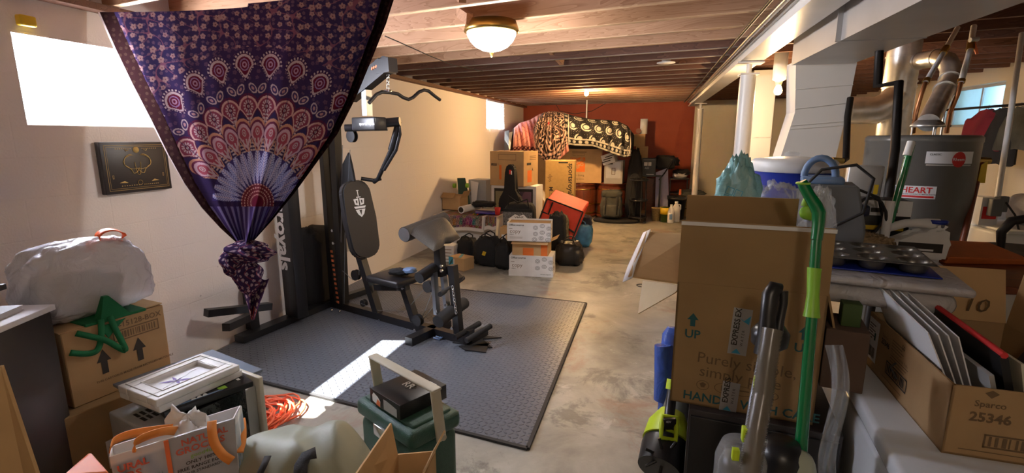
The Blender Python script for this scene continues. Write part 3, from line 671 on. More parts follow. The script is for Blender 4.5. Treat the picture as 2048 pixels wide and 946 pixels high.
# ram picture on the wall
t = thing('ram_picture', 'black and gold ram picture on the wall under the left window', 'picture', (WL(2.34) + .022, 2.355, 1.33), 88)
b = B(M_darkwood); b.box((0, 0, 0), (.40, .035, .29), bev=.004); b.build('canvas', t)
gold = mat('gold_print', (.55, .38, .12), .5); T = TR(0, -.0195, 0) @ RX(90); b = B(gold)
for (fw, fh, tt) in ((.36, .255, .002), (.34, .235, .0012)): b.frame(-fw / 2, -fh / 2, fw, fh, tt, T, gold)
b.lathe([(.0, .0), (.018, .0), (.018, .001)], (0, 0, 0), 20, TR(0, -.0195, .10) @ RX(90))
for s in (-1, 1):
    b.tube([(s * (.03 + .05 * math.sin(a) * (1 if a < 2.2 else .7)), -.020, .035 - .005 + .045 * math.cos(a) - .02 * (a > 3)) for a in [i * .28 for i in range(16)]], .002, 5)
    b.tube([(s * (.02 + .062 * math.sin(a)), -.020, .03 + .04 * math.cos(a)) for a in [i * .3 for i in range(13)]], .0015, 5)
    b.tube([(s * .045, -.02, .10), (s * .06, -.02, .094), (s * .066, -.02, .104)], .002, 4)
    b.tube([(s * .018, -.02, .03), (s * .014, -.02, -.01), (s * .008, -.02, -.04), (0, -.02, -.045)], .0015, 5)
    b.poly([(s * .12, -.085), (s * .09, -.075), (s * .07, -.088)], T, gold); b.frame(s * .15 - .004, -.06, .008, .02, .0015, T, gold)
for i in range(8): b.rect(-.11 + i * .014, -.105, .006, .004, T, gold).rect(.022 + i * .012, -.105, .006, .004, T, gold).rect(-.12 + i * .012, .105, .006, .004, T, gold).rect(.035 + i * .012, .105, .006, .004, T, gold)
b.tube([(.014 * cos(a), -.02, -.09 + .014 * sin(a)) for a in [i * .5 for i in range(13)]], .0012, 4)
b.build('gold_drawing', t)

# ================================================================ home gym
G0 = PZ(757, 640); XG = (PZ(935, 690) - G0).normalized(); YG = Vector((-XG.y, XG.x, 0)); ZG = Vector((0, 0, 1))
def PL(x, y, off=0.0): d = ray(x, y); return EYE + d * (YG.dot(G0 + YG * off - EYE) / YG.dot(d))     # plane parallel to the machine
def PA(x, y, a=0.0): d = ray(x, y); return EYE + d * (XG.dot(G0 + XG * a - EYE) / XG.dot(d))         # plane across the machine
gym = thing('home_gym', 'black multi-station weight machine with lat bar, seat, preacher pad and leg rollers', 'exercise machine', (G0.x, G0.y, 0))
def gb(mt=M_black): return B(mt, True)
def beam(b, p, q, w=.06, h=.06, side=None):
    p, q = Vector(p), Vector(q); d = (q - p).normalized(); s = Vector(side or YG); s = (s - d * d.dot(s)).normalized(); u = d.cross(s).normalized(); s = s * w / 2; u = u * h / 2
    return b.hexa([p - s - u, p + s - u, p + s + u, p - s + u], [q - s - u, q + s - u, q + s + u, q - s + u])
def gz(p, z): p = p.copy(); p.z = z; return p
E0 = gz(PZ(938, 692), .045); R0 = gz(G0 - XG * .62, .045)
b = gb(); beam(b, R0, E0); b.build('base_beam', gym)
p = gz(PZ(480, 690), .045); q = gz(PZ(575, 650), .045); b = gb(); beam(b, p, q, .10, .05); beam(b, q, R0, .10, .05); beam(b, R0, R0 + YG * .55, .07, .05, XG); b.build('rear_base', gym)
b = gb(); c = gz(PZ(848, 680), .04); beam(b, c - YG * .16, c + YG * .28, .07, .07, XG); b.build('front_foot', gym)
b = gb(); beam(b, gz(E0, .05) - YG * .0, gz(E0, .05) + YG * .2, .06, .05, XG); beam(b, gz(E0, .05), gz(E0, .13), .06, .06); b.build('pedal_bracket', gym)
b = gb(M_foamgrip)
for o_ in (-.05, .05): b.cyl(gz(E0, .10) + XG * .02 - YG * .12 + XG * o_, gz(E0, .14) + XG * (.06 + o_) + YG * .12, .02, n=12)
b.build('pedal', gym)
# seat post, seat and backrest
Ptop = PL(700, 420) - YG * 0 - XG * .045; b = gb(); beam(b, gz(G0, .06), Ptop, .06, .06); b.build('seat_post', gym)
b = gb(); S1 = PL(815, 574); S1b = PL(752, 574); beam(b, S1b, S1, .05, .05); beam(b, PL(808, 572), gz(PL(832, 655), .07), .055, .055); b.build('seat_frame', gym)
sc = PL(790, 556); Ts = Matrix(((XG.x, YG.x, 0, sc.x), (XG.y, YG.y, 0, sc.y), (0, 0, 1, sc.z), (0, 0, 0, 1)))
b = gb(M_vinyl); b.box((0, 0, 0), (.36, .30, .055), bev=.02, seg=3, T=Ts); b.build('seat', gym)
p0, p1 = PL(700, 362), PL(728, 516); zb = (p0 - p1); hb = zb.length; zb.normalize(); xb = YG; nb = xb.cross(zb).normalized()
if nb.dot(XG) < 0: nb = -nb; xb = -xb
cb = (p0 + p1) / 2 + nb * .035; Tb = Matrix(((xb.x, zb.x, nb.x, cb.x), (xb.y, zb.y, nb.y, cb.y), (xb.z, zb.z, nb.z, cb.z), (0, 0, 0, 1)))
Wb = .30; pts = []
for i in range(24):
    a = 2 * pi * i / 24; ca, sa = cos(a), sin(a); pts.append((Wb / 2 * math.copysign(abs(ca) ** .7, ca), math.copysign(hb / 2 - .13, sa) * (1 if abs(sa) > .01 else 0) + .13 * sa))
b = gb(M_vinyl); b.prism(pts, .06, Tb @ TR(0, 0, -.03), bev=.012)
Tf = Tb @ TR(0, 0, .0315); W_ = M_paper; y0 = hb / 2 - .22          # sword and shield emblem
b.rect(-.004, y0 + .085, .008, .05, Tf, W_).rect(-.022, y0 + .075, .044, .008, Tf, W_).rect(-.012, y0 + .13, .024, .006, Tf, W_)
b.poly([(-.055, y0 + .065), (-.006, y0 + .07), (-.006, y0 + .01), (-.045, y0 + .02)], Tf, W_).poly([(.006, y0 + .07), (.055, y0 + .065), (.045, y0 + .02), (.006, y0 + .01)], Tf, W_)
b.poly([(-.06, y0 + .005), (.06, y0 + .005), (.05, y0 - .012), (-.05, y0 - .012)], Tf, W_).poly([(-.05, y0 - .02), (.05, y0 - .02), (.03, y0 - .06), (0, y0 - .085), (-.03, y0 - .06)], Tf, W_)
for x in (-.026, .026): b.poly([(x - .008, y0 + .055), (x + .008, y0 + .055), (x + .006, y0 + .03), (x - .006, y0 + .03)], Tf @ TR(0, 0, .0006), M_vinyl)
b.poly([(-.014, y0 - .025), (.014, y0 - .025), (0, y0 - .07)], Tf @ TR(0, 0, .0006), M_vinyl)
b.build('backrest', gym)
# preacher pad with rolled top
tn, tf, bn, bf = PL(812, 462, -.22), PL(890, 432, .24), PL(868, 503, -.20), PL(921, 476, .22)
b = gb(M_vinyl_brown)
def pad(u, v):
    top = tn.lerp(tf, u); bot = bn.lerp(bf, u); e = .06 * max(0, 1 - abs(u - .5) / .18) * (v ** 4)
    p = top.lerp(bot, v * (1 - e * 2)); return p
nn = (tf - tn).cross(bn - tn).normalized(); nn = nn if nn.z > 0 else -nn
K = 16; vs = []; fs = []
for side in (0, 1):
    for j in range(K + 1):
        for i in range(K + 1):
            u, v = i / K, j / K; bulge = (1 - abs(2 * u - 1) ** 6) * (1 - abs(2 * v - 1) ** 6) ** .5 if 0 < u < 1 and 0 < v < 1 else 0
            vs.append(pad(u, v) + nn * (.035 * bulge if side == 0 else -.035 * bulge))
for side in (0, 1):
    o_ = side * (K + 1) ** 2
    for j in range(K):
        for i in range(K):
            f = [o_ + j * (K + 1) + i, o_ + j * (K + 1) + i + 1, o_ + (j + 1) * (K + 1) + i + 1, o_ + (j + 1) * (K + 1) + i]; fs.append(f if side == 0 else f[::-1])
b.add(vs, fs, True); b.tube([tn - nn * .03 - (tf - tn) * .01, tf - nn * .03 + (tf - tn) * .01], .055, 20); b.build('preacher_pad', gym)
b = gb(M_steel); b.cyl(tn - nn * .03 - (tf - tn) * .025, tn - nn * .03 - (tf - tn) * .012, .05, n=20); b.build('pad_end_cap', gym)
# preacher post and leg developer
b = gb(); beam(b, PL(878, 492), PL(882, 552), .06, .06); beam(b, PL(893, 535, .06), PL(920, 560, .06), .05, .05); b.build('pad_post', gym)
for (a_, c_) in (((868, 545), (874, 628)), ((886, 541), (894, 616))):
    b = gb(M_steel); beam(b, PL(a_[0], a_[1], -.07 if a_[0] < 880 else .05), PL(c_[0], c_[1], -.07 if a_[0] < 880 else .05), .045, .03); b.build('upright_bar', gym)
b = gb(); beam(b, PL(905, 530, .0), gz(PL(918, 668, .0), .05), .055, .055); b.build('rear_upright', gym)
def roller(p, q, r=.042):
    p, q = Vector(p), Vector(q); b = gb(M_foamgrip); b.cyl(p, q, r, n=20); o = b.build('foam_roller', gym); d = (p - q).normalized()
    b = gb(M_steel); b.cyl(p + d * .006, p, r * .82, n=20); b.build('roller_cap', o)
a1 = (PL(876, 545) - G0).dot(XG)
roller(PL(838, 556, -.20), PL(868, 536, -.03)); roller(PL(876, 644, -.2), PL(903, 622, -.03), .046); roller(PL(908, 620, .05), PL(928, 606, .22), .046)
b = gb(M_foamgrip); b.cyl(PL(880, 589, -.22), PL(926, 556, .22), .012, n=12); b.cyl(PL(880, 589, -.22), PL(890, 582, -.12), .018, n=12); b.cyl(PL(915, 564, .1), PL(926, 556, .22), .018, n=12); b.build('curl_handle', gym)
def pulley(p, r, ax=YG, n=24):
    b = gb(M_rub); p = Vector(p); t0 = Vector(ax)
    for o_, rr in ((-.014, r), (0, r * .8), (.014, r)): b.cyl(p + t0 * (o_ - .004), p + t0 * (o_ + .004), rr, n=n)
    o = b.build('pulley', gym); b = gb(M_chrome); b.cyl(p - t0 * .024, p + t0 * .024, r * .3, n=12); b.build('pulley_bolt', o)
for (x, y, o_, r) in ((712, 550, 0, .045), (857, 573, -.03, .045), (836, 640, -.06, .045), (701, 620, 0, .04), (728, 606, 0, .03), (704, 272, 0, .05), (770, 127, 0, .05)): pulley(PL(x, y, o_), r)
b = gb(M_steel)
for pts in (((706, 560), (683, 540), (672, 300)), ((718, 550), (716, 420)), ((722, 607), (757, 621), (808, 622)), ((846, 580), (820, 612)), ((866, 580), (845, 634)), ((845, 640), (868, 612)), ((700, 300), (690, 470), (688, 610)), ((685, 290), (680, 600))): b.tube([PL(x, y, -.02) for x, y in pts], .0028, 6)
b.build('cable', gym)
b = gb(M_chrome)
for (x, y, o_) in ((701, 646, -.035), (760, 640, -.035), (814, 660, -.035), (831, 660, -.035), (796, 578, -.03), (806, 576, -.03), (884, 532, -.1), (884, 541, -.1), (874, 622, -.1), (893, 610, -.02), (905, 656, -.04), (664, 620, -.1), (680, 622, -.1), (668, 486, -.1), (666, 461, -.1)):
    p = PL(x, y, o_); b.cyl(p - YG * .012, p, .012, n=10)
b.build('bolt', gym)['kind'] = 'stuff'
# weight stack: shrouded twin column with orange number plates
Tst = lambda c, : Matrix(((XG.x, YG.x, 0, c.x), (XG.y, YG.y, 0, c.y), (0, 0, 1, c.z), (0, 0, 0, 1)))
c = gz(PL(667, 560), 0); ca_ = c - XG * .06; 
b = gb(); b.box((0, 0, .78), (.05, .07, 1.42), T=Tst(c)); b.build('slotted_column', gym)
b = gb(M_orange)
for i in range(12):
    p = PL(663 + i * 1.15, 503 + i * 9.2, -.04); b.box(p, (.03, .006, .022), (0, 0, math.degrees(math.atan2(XG.y, XG.x))), bev=.004)
b.build('number_plate', gym)['kind'] = 'stuff'
b = gb(M_blackfab); c2 = gz(PL(624, 560, -.05), 0); b.blob((c2.x, c2.y, .37), (.37, .34, .72), e=.32, lump=.06, ns=7, seed=4, n=56, crease=.05); b.build('stack_cover', gym)
c3 = gz(PX(583, 500, -2.63), 0); b = gb(); b.box((0, 0, .95), (.17, .10, 1.75), bev=.008, T=Tst(c3))
Tt_ = Tst(c3) @ TR(-.02, -.0522, 1.28) @ RX(90) @ RZ(-90) ; b.text('sportsroyals', .195, Tt_ @ TR(-.15, -.065, 0), M_paper, .03); b.build('shroud_panel', gym)
c4 = gz(PL(622, 420, .14), 0); b = gb(M_grey_pl); b.box((0, 0, 1.0), (.14, .02, 1.5), T=Tst(c4)); b.build('mesh_guard', gym)
for o_ in (.06, .20):
    b = gb(M_steel); b.cyl(gz(PL(690, 600, o_), .06), gz(PL(690, 600, o_), 1.75), .012, n=12); b.build('guide_rod', gym)
b = gb(M_black); m0 = PL(684, 330); beam(b, gz(R0, .06) + XG * .18, gz(m0, 2.0) - XG * .05, .07, .07); b.build('mast', gym)
b = gb(M_steel); beam(b, PL(733, 180), PL(735, 232), .06, .05); b.build('arm_hanger', gym)
b = gb(); beam(b, PL(700, 190), PL(770, 132), .08, .12); beam(b, PL(760, 135), PL(786, 130), .09, .10); b.build('lat_boom', gym)
b = gb(M_orange); 
for i in range(3): p = PL(744 + i * 4, 137 - i * 2, -.045); b.box(p, (.012, .004, .02), (0, 30, -18))
b.build('chevron_mark', gym)
ah = (PL(775, 165) - G0).dot(XG)
b = gb(); b.tube([PA(x, y, ah) for x, y in ((738, 206), (745, 198), (753, 189), (764, 184), (780, 185), (796, 188), (806, 195), (817, 199), (826, 195), (838, 184), (848, 180), (857, 182), (868, 191), (880, 200))], .0135, 14); lb = b.build('lat_bar', gym)
b = gb(M_foamgrip); b.tube([PA(x, y, ah) for x, y in ((860, 184), (868, 191), (880, 200))], .017, 12); b.build('end_grip', lb)
b = gb(M_chrome)
for i in range(5):
    p = PA(776, 150 + i * 6.5, ah); rr = .011; b.tube([p + (YG if i % 2 else XG) * rr * cos(a) + ZG * 1.5 * rr * sin(a) for a in [j * pi / 5 for j in range(10)]], .003, 6, closed=True)
b.box(PA(776, 182, ah), (.04, .05, .02), bev=.004); b.build('snap_hook', gym)
b = gb(); hc = PL(738, 248, -.03); b.box((0, 0, 0), (.26, .12, .10), bev=.01, T=Tst(hc)); b.text('sportsroyals', .034, Tst(hc) @ TR(-.04, -.0615, -.01) @ RX(90), M_paper, .01); b.build('arm_housing', gym)
b = gb(); b.cyl(PL(690, 256, -.1), PL(775, 254, .1), .028, n=16); b.cyl(PL(770, 246, .08), PL(800, 243, .14), .035, n=16); b.build('crossbar', gym)
b = gb(); a_ = .16; b.tube([PL(797, 243, a_), PL(793, 262, a_), PL(782, 300, a_)], .026, 12); b.tube([PL(797, 243, a_), PL(800, 268, a_), PL(792, 300, a_), PL(768, 340, a_)], .014, 10); b.tube([PL(782, 300, a_), PL(756, 358, a_), PL(748, 364, a_)], .018, 10); b.tube([PL(722, 357, a_ - .08), PL(748, 361, a_), PL(762, 357, a_ + .05)], .016, 10); arm = b.build('press_arm', gym)
b = gb(M_foamgrip); b.cyl(PL(783, 298, a_), PL(756, 358, a_), .062, .062, 24); b.build('foam_sleeve', arm)
b = gb(M_blackfab); b.slab([PL(700, 305), PL(706, 330), PL(712, 362), PL(700, 372), PL(686, 392), PL(682, 360), PL(688, 330)], .02); b.build('ab_strap', gym)
b = gb(M_chrome)
for i in range(9): p = PL(905 + i * .9, 575 + i * 6.2, -.16); b.tube([p + (YG if i % 2 else XG) * .008 * cos(a) + ZG * .014 * sin(a) for a in [j * pi / 4 for j in range(8)]], .0025, 5, closed=True)
b.build('chain', gym)['kind'] = 'stuff'
b = gb(); h0 = gz(PZ(508, 672), .06); beam(b, h0, gz(h0, .40), .07, .07); beam(b, PK(412, 626, 3.35), PK(540, 612, 3.75), .05, .06, ZG); beam(b, PK(452, 655, 3.2), PK(500, 633, 3.5), .05, .05, ZG); b.build('step_frame', gym)
# items on and by the machine
t = thing('workout_gloves', 'black and blue workout gloves on the gym seat', 'gloves', tuple(PL(805, 546)))
b = B(M_blackfab, True); c = PL(800, 546); b.blob((c.x, c.y, c.z + .01), (.18, .12, .05), e=.8, lump=.3, ns=5, seed=2, n=28); b.build('glove', t)
b = B(M_lblue, True); c = PL(820, 543); b.blob((c.x, c.y, c.z + .012), (.10, .09, .04), e=.8, lump=.3, ns=5, seed=5, n=24); b.build('wrist_strap', t)
b = B(M_lblue, True); pts = [gz(PZ(868 + 8 * i + 3 * sin(i * 2), 681 + 4 * sin(i * 1.7)), .022) for i in range(8)]; b.tube(pts, .007, 6); b.tube([p + Vector((.01, .02, .004)) for p in pts[::-1]], .006, 6)
tag(b.build('blue_chain'), 'crumpled pale blue chain on the mat by the machine foot', 'chain')

# ================================================================ utility corner (right)
hx, hy, HR = 1.63, 3.50, .272
t = thing('water_heater', 'tall grey cylindrical water heater with a round red badge and heart sticker', 'water heater', (hx, hy, 0))
b = B(M_heater); b.lathe([(HR - .01, .04), (HR, .05), (HR, 1.47), (HR + .004, 1.475), (HR + .004, 1.50), (HR - .01, 1.512), (.001, 1.515)], n=56); b.build('tank', t)
b = B(M_blackplastic)
for a in (40, 160, 280): b.cyl((.2 * cos(rad(a)), .2 * sin(rad(a)), 0), (.2 * cos(rad(a)), .2 * sin(rad(a)), .05), .02, n=10)
b.build('foot', t)['kind'] = 'stuff'
def wrap(b, R, a0, u0, u1, v0, v1, mt, n=14, lift=.001):        # label bent round a cylinder, a0 in degrees, u in metres
    k = b.cur; b.m(mt); vs = []
    for i in range(n + 1):
        a = rad(a0) + (u0 + (u1 - u0) * i / n) / R
        for z in (v0, v1): vs.append(((R + lift) * cos(a), (R + lift) * sin(a), z))
    b.add(vs, [[2 * i, 2 * i + 2, 2 * i + 3, 2 * i + 1] for i in range(n)], True); b.cur = k
def wtext(b, s, size, R, a0, u, v, mt, lift=.002, bold=.01):
    k = b.cur; b.m(mt); vv, ff = text_mesh(s, size, bold); b.add([((R + lift) * cos(rad(a0) + (u + p.x) / R), (R + lift) * sin(rad(a0) + (u + p.x) / R), v + p.y) for p in vv], ff); b.cur = k
AC = math.degrees(math.atan2(-hy, -hx))                        # towards the camera
b = B(M_paper); wrap(b, HR, AC, .03, .27, 1.36, 1.425, M_paper); wtext(b, 'CLASSIC', .014, HR, AC, .045, 1.405, M_ink)
wrap(b, HR, AC, .035, .265, 1.348, 1.356, M_silver)
k = 20; b.m(M_maroon if False else M_red_ink); cu_, cv_ = .185, 1.382
vs = [((HR + .0022) * cos(rad(AC) + cu_ / HR), (HR + .0022) * sin(rad(AC) + cu_ / HR), cv_)] + [((HR + .0022) * cos(rad(AC) + (cu_ + .036 * cos(2 * pi * i / k)) / HR), (HR + .0022) * sin(rad(AC) + (cu_ + .036 * cos(2 * pi * i / k)) / HR), cv_ + .042 * sin(2 * pi * i / k)) for i in range(k)]
b.add(vs, [[0, 1 + i, 1 + (i + 1) % k] for i in range(k)]); wtext(b, 'Rheem', .022, HR, AC, .152, 1.376, M_paper, .003); b.build('name_badge', t)
b = B(M_paper); wrap(b, HR, AC, -.095, .10, 1.165, 1.235, M_paper); wtext(b, 'HEART', .045, HR, AC, -.058, 1.197, M_red_ink, .002, .02); wtext(b, 'HEATING COOLING PLUMBING ELECTRIC', .0085, HR, AC, -.056, 1.186, M_ink); wrap(b, HR, AC, -.06, .092, 1.170, 1.181, M_red_ink, lift=.002)
b.m(M_lblue)
vs = [((HR + .0024) * cos(rad(AC) + (-.082 + .02 * cos(2 * pi * i / 16)) / HR), (HR + .0024) * sin(rad(AC) + (-.082 + .02 * cos(2 * pi * i / 16)) / HR), 1.205 + .022 * sin(2 * pi * i / 16)) for i in range(16)]; b.add(vs, [list(range(16))]); b.build('heart_sticker', t)
b = B(M_paper); wrap(b, HR, AC, .05, .25, .80, .92, M_paper)
for i in range(9): wrap(b, HR, AC, .06, .24 - .02 * (i % 3), .905 - i * .011, .909 - i * .011, M_ink, lift=.0018)
b.build('rating_label', t)
b = B(M_galv); b.lathe([(.085, 1.56), (.08, 1.575), (.055, 1.60)], (.02, 0, 0)); 
for a in (30, 150, 270): b.cyl((.02 + .07 * cos(rad(a)), .07 * sin(rad(a)), 1.51), (.02 + .07 * cos(rad(a)), .07 * sin(rad(a)), 1.565), .004, n=6)
b.build('draft_hood', t)
fl = PK(1870, 248, 3.9)
t = thing('flue_pipe', 'shiny galvanised flue pipe bending over from the water heater', 'pipe', (hx + .02, hy, 1.60))
b = B(M_galv, True); base = Vector((hx + .02, hy, 1.585)); top = PK(1900, 158, 3.3)
pts = [base, base.lerp(top, .5), top]
b.tube(pts, .055, 22); e = [top, PK(1902, 138, 3.33), PK(1894, 122, 3.38), PK(1875, 116, 3.45), PK(1840, 122, 3.6), PK(1805, 130, 3.75)]; b.tube(e, .058, 22); b.build('flue_run', t)
b = B(M_galv, True)
for p, q in ((base.lerp(top, .72), base.lerp(top, .75)), (base.lerp(top, .97), top), (e[3], e[3].lerp(e[4], .12)), (e[4], e[4].lerp(e[5], .12))): b.cyl(p, q, .062, n=22)
b.build('crimped_collar', t)['kind'] = 'stuff'
vx, vy = PK(1797, 180, 3.75).x, PK(1797, 180, 3.75).y
t = thing('vent_stack', 'wide shiny vertical duct with an elbow behind the water heater', 'duct', (vx, vy, 0))
b = B(M_galv, True); b.cyl((vx, vy, 0), (vx, vy, 2.195), .105, n=30); b.build('duct_pipe', t)
b = B(M_galv, True)
for z in (1.62, 1.86, 1.90, 2.08): b.cyl((vx, vy, z), (vx, vy, z + .012), .111, n=30)
b.build('duct_ring', t)['kind'] = 'stuff'
b = B(M_galv, True); el = [Vector((vx - .02, vy - .03, 1.80)), Vector((vx - .07, vy - .05, 1.74)), Vector((vx - .15, vy - .05, 1.70)), Vector((vx - .24, vy - .03, 1.70)), Vector((vx - .31, vy - .02, 1.70))]
b.tube(el, .10, 26); pts = []; rs = []
for i in range(23): pts.append(Vector((vx - .26 - .012 * i, vy - .02, 1.70))); rs.append(.098 if i % 3 else .088)
b.tube(pts, rs, 26); b.build('ribbed_elbow', t)
def pipe(name, pts, r, mt, label, cat='pipe', n=10, extra=None):
    t = thing(name, label, cat, tuple(pts[0])); b = B(mt, True); b.tube(pts, r, n); b.build('pipe_run', t)
    if extra:
        for nm, m2, prts in extra:
            for (p, q, rr) in prts: b = B(m2, True); b.cyl(p, q, rr, n=14); b.build(nm, t)
    return t
K1 = 3.0
a, c, d = PK(1916, 50, 3.2), PK(1893, 95, 3.15), PK(1851, 165, K1)
a.z = min(a.z, 2.19)
pipe('water_pipe', [a, c, d], .015, M_white_pl, 'left one of two white plastic water pipes with brass joints above the water heater', extra=[('brass_joint', M_brass, [(c, c.lerp(d, .18), .02), (d.lerp(c, .08), d, .019)])])
g = [d, PK(1842, 190, K1), PK(1832, 225, 3.05), PK(1826, 266, 3.1)]; t_ = pipe('flex_connector', g, .012, M_copper, 'corrugated copper connector left of the flue on the heater')
a, c, d = PK(1950, 40, 3.15), PK(1940, 100, 3.1), PK(1922, 165, 3.05)
a.z = min(a.z, 2.19)
pipe('water_pipe', [a, c, d], .016, M_white_pl, 'right one of two white plastic water pipes with a red-handled valve', extra=[('brass_joint', M_brass, [(a.lerp(c, .6), c, .021), (d.lerp(c, .08), d, .02)]), ('valve_handle', M_orange, [(PK(1948, 85, 3.1), PK(1954, 108, 3.1), .008)]), ('valve_body', M_silver, [(PK(1940, 80, 3.1), PK(1956, 78, 3.1), .014)])])
g = [d, PK(1915, 190, 3.05), PK(1900, 225, 3.1), PK(1893, 266, 3.15)]; pipe('flex_connector', g, .012, M_copper, 'corrugated copper connector right of the flue on the heater')
g = [PK(1798, 165, 2.75), PK(1790, 300, 2.62), PK(1772, 430, 2.5)]; g.append(Vector((g[-1].x - .02, g[-1].y, .0))); g.insert(0, PK(1755, 172, 2.8)); g.insert(0, PK(1750, 120, 2.9)); g[0].z = 2.19
pipe('gas_pipe', g, .022, M_pipeblack, 'black iron pipe running down in front of the water heater', n=14)
g = [PK(1701, 196, 3.32), PK(1695, 235, 3.3), PK(1692, 318, 3.25), PK(1684, 322, 3.2)]; 
pipe('gas_pipe', g, .02, M_pipeblack, 'black iron pipe beside the furnace plenum ending in a brass elbow', n=12, extra=[('brass_elbow', M_brass, [(PK(1686, 322, 3.2), PK(1664, 320, 3.2), .018)])])
g = [PK(2036, 110, 3.4), PK(2018, 250, 3.3), PK(1995, 395, 3.2)]; g[0].z = 2.19
t = pipe('conduit_pole', g, .016, M_white_pl, 'thin white conduit coming down to a junction box by the washer', n=10)
b = B(M_grey_pl, True); b.box(PK(1990, 415, 3.2), (.06, .05, .11), bev=.006); b.box(PK(2004, 408, 3.19), (.05, .04, .10), bev=.006); b.build('junction_box', t)
b = B(M_rub, True); b.tube([PK(2012, 405, 3.15), PK(2030, 430, 3.1), PK(2040, 470, 3.1), PK(2044, 490, 3.1)], .006, 6); b.build('cord', t)
pipe('broom_handle', [PK(1823, 290, 2.1), PK(1815, 320, 2.1), PK(1779, 450, 2.15)], .014, M_grn, 'green broom handle with white tip leaning before the water heater', 'broom', 12, [('white_tip', M_white_pl, [(PK(1823, 284, 2.1), PK(1814, 312, 2.1), .016)]), ('paper_sleeve', M_paper, [(PK(1781, 402, 2.1), PK(1768, 480, 2.12), .017)])])
t = pipe('garden_tool', [PK(1962, 325, 2.9), PK(1925, 485, 2.75), Vector((PK(1925, 485, 2.75).x + .02, PK(1925, 485, 2.75).y - .05, 0))], .016, M_cherry, 'brown wooden tool handle with a yellow tag leaning right of the heater', 'tool handle')
b = B(M_yellow, True); b.slab([PK(1975, 322, 2.85), PK(1969, 366, 2.85), PK(1954, 366, 2.85), PK(1962, 330, 2.85)], .003); b.build('yellow_tag', t)
b = B(M_brass, True); b.cyl(PK(1945, 320, 2.9), PK(1978, 322, 2.9), .02, n=12); b.build('handle_grip', t)
# washer and dryer
t = thing('washing_machine', 'white washing machine with grey control panel right of the water heater', 'washing machine', (2.55, 3.95, 0))
b = B(M_white_paint); b.box((0, 0, .46), (.72, .66, .92), bev=.015); b.build('cabinet', t)
b = B(M_silver); b.box((0, .26, .98), (.70, .10, .16), (-12, 0, 0), bev=.01); b.build('control_panel', t)
b = B(M_white_pl); b.box((0, -.05, .93), (.66, .54, .02), bev=.008); b.build('lid', t)
t = thing('storage_tote', 'milky translucent plastic tub standing on the washing machine', 'tub', (2.62, 3.86, .94))
b = B(M_clearbin); b.box((0, 0, .10), (.42, .34, .20), bev=.05, seg=4); b.build('tub_body', t)
t = thing('detergent_carton', 'small red and white carton on the washing machine', 'box', (2.24, 3.92, .94))
b = B(M_white_card); b.box((0, 0, .09), (.10, .12, .18)); b.rect(.01, .04, .08, .08, FF(.10, .12, .18), M_red_ink); b.build('carton_body', t)
# clothes rail and clothes
p0, p1 = Vector((3.1, 6.3, 1.78)), Vector((3.3, 4.4, 1.78))
t = thing('clothes_rail', 'thin dark metal clothes rail near the small blue window', 'clothes rail', (3.15, 5.6, 0))
b = B(M_pipeblack, True); b.cyl(p0, p1, .012, n=10); b.build('rail', t)
b = B(M_steel, True); b.cyl((p0.x, p0.y, 0), tuple(p0), .014, n=10); b.cyl((p1.x, p1.y, 0), tuple(p1), .014, n=10); b.build('upright', t)
def garment(px0, px1, y0, y1, Yk, mt, label, seed, w=.32):

    u = (p1 - p0).normalized(); c = min((p0 + (p1 - p0) * (i / 200 * 1.2) for i in range(200)), key=lambda q: abs(1024 + FPX * (q - EYE).dot(RT) / (q - EYE).dot(FW) - (px0 + px1) / 2)); z1_ = 1.765; z0_ = PK((px0 + px1) / 2, y1, (c - EYE).dot(FW)).z
    b = B(mt, True)
    def fn(uu, vv):
        a = 2 * pi * uu; z = z1_ + (z0_ - z1_) * vv; wd = .05 + (w / 2) * min(1, .25 + vv * 3); th_ = .02 + .035 * min(1, vv * 2)
        q = c + u * (wd * cos(a)) + Vector((-u.y, u.x, 0)) * (th_ * sin(a) * (1 + .5 * sin(a * 5 + seed + vv * 3))); q.z = z - .03 * abs(cos(a)) * (vv < .2) + .01 * sin(a * 4) * (vv > .95); return q
    b.grid(fn, 36, 18); t = thing('hanging_garment', label, 'clothing', (c.x, c.y, z1_)); b.build('cloth', t)
    b = B(M_steel, True); b.tube([c + Vector((0, 0, .02)), c + Vector((0, 0, -.02)), c + u * .14 + Vector((0, 0, -.06))], .003, 6); b.build('hanger_hook', t)
garment(1962, 1995, 205, 300, 5.6, M_maroon, 'maroon garment hanging leftmost on the clothes rail', 1, .42)
garment(1990, 2022, 205, 330, 5.2, M_blackfab, 'black garment hanging next to the maroon one on the rail', 2, .36)
garment(2028, 2060, 200, 300, 4.9, M_greyfab, 'olive-grey garment hanging rightmost on the clothes rail', 3, .36)

# ================================================================ stacked things around the express carton (right foreground)
def on(z, x, y, k): p = PK(x, y, k); return Vector((p.x, p.y, z))
# black cabinet that carries the carton
t = thing('black_cabinet', 'black cabinet underneath the tall brown carton', 'cabinet', (.44, 1.84, 0), -8)
b = B(M_darkwood); b.box((.02, 0, .31), (.44, .52, .62), bev=.004); b.build('body', t)
b = B(M_blackplastic); b.box((-.090, -.264, .32), (.205, .012, .56), bev=.003); d1 = b.build('door', t); b = B(M_blackplastic); b.box((.125, -.264, .32), (.215, .012, .56), bev=.003); d2 = b.build('door', t)
for d_, x in ((d1, -.0), (d2, .035)): b = B(M_steel); b.cyl((x, -.28, .30), (x, -.28, .40), .004, n=8); b.build('handle', d_)
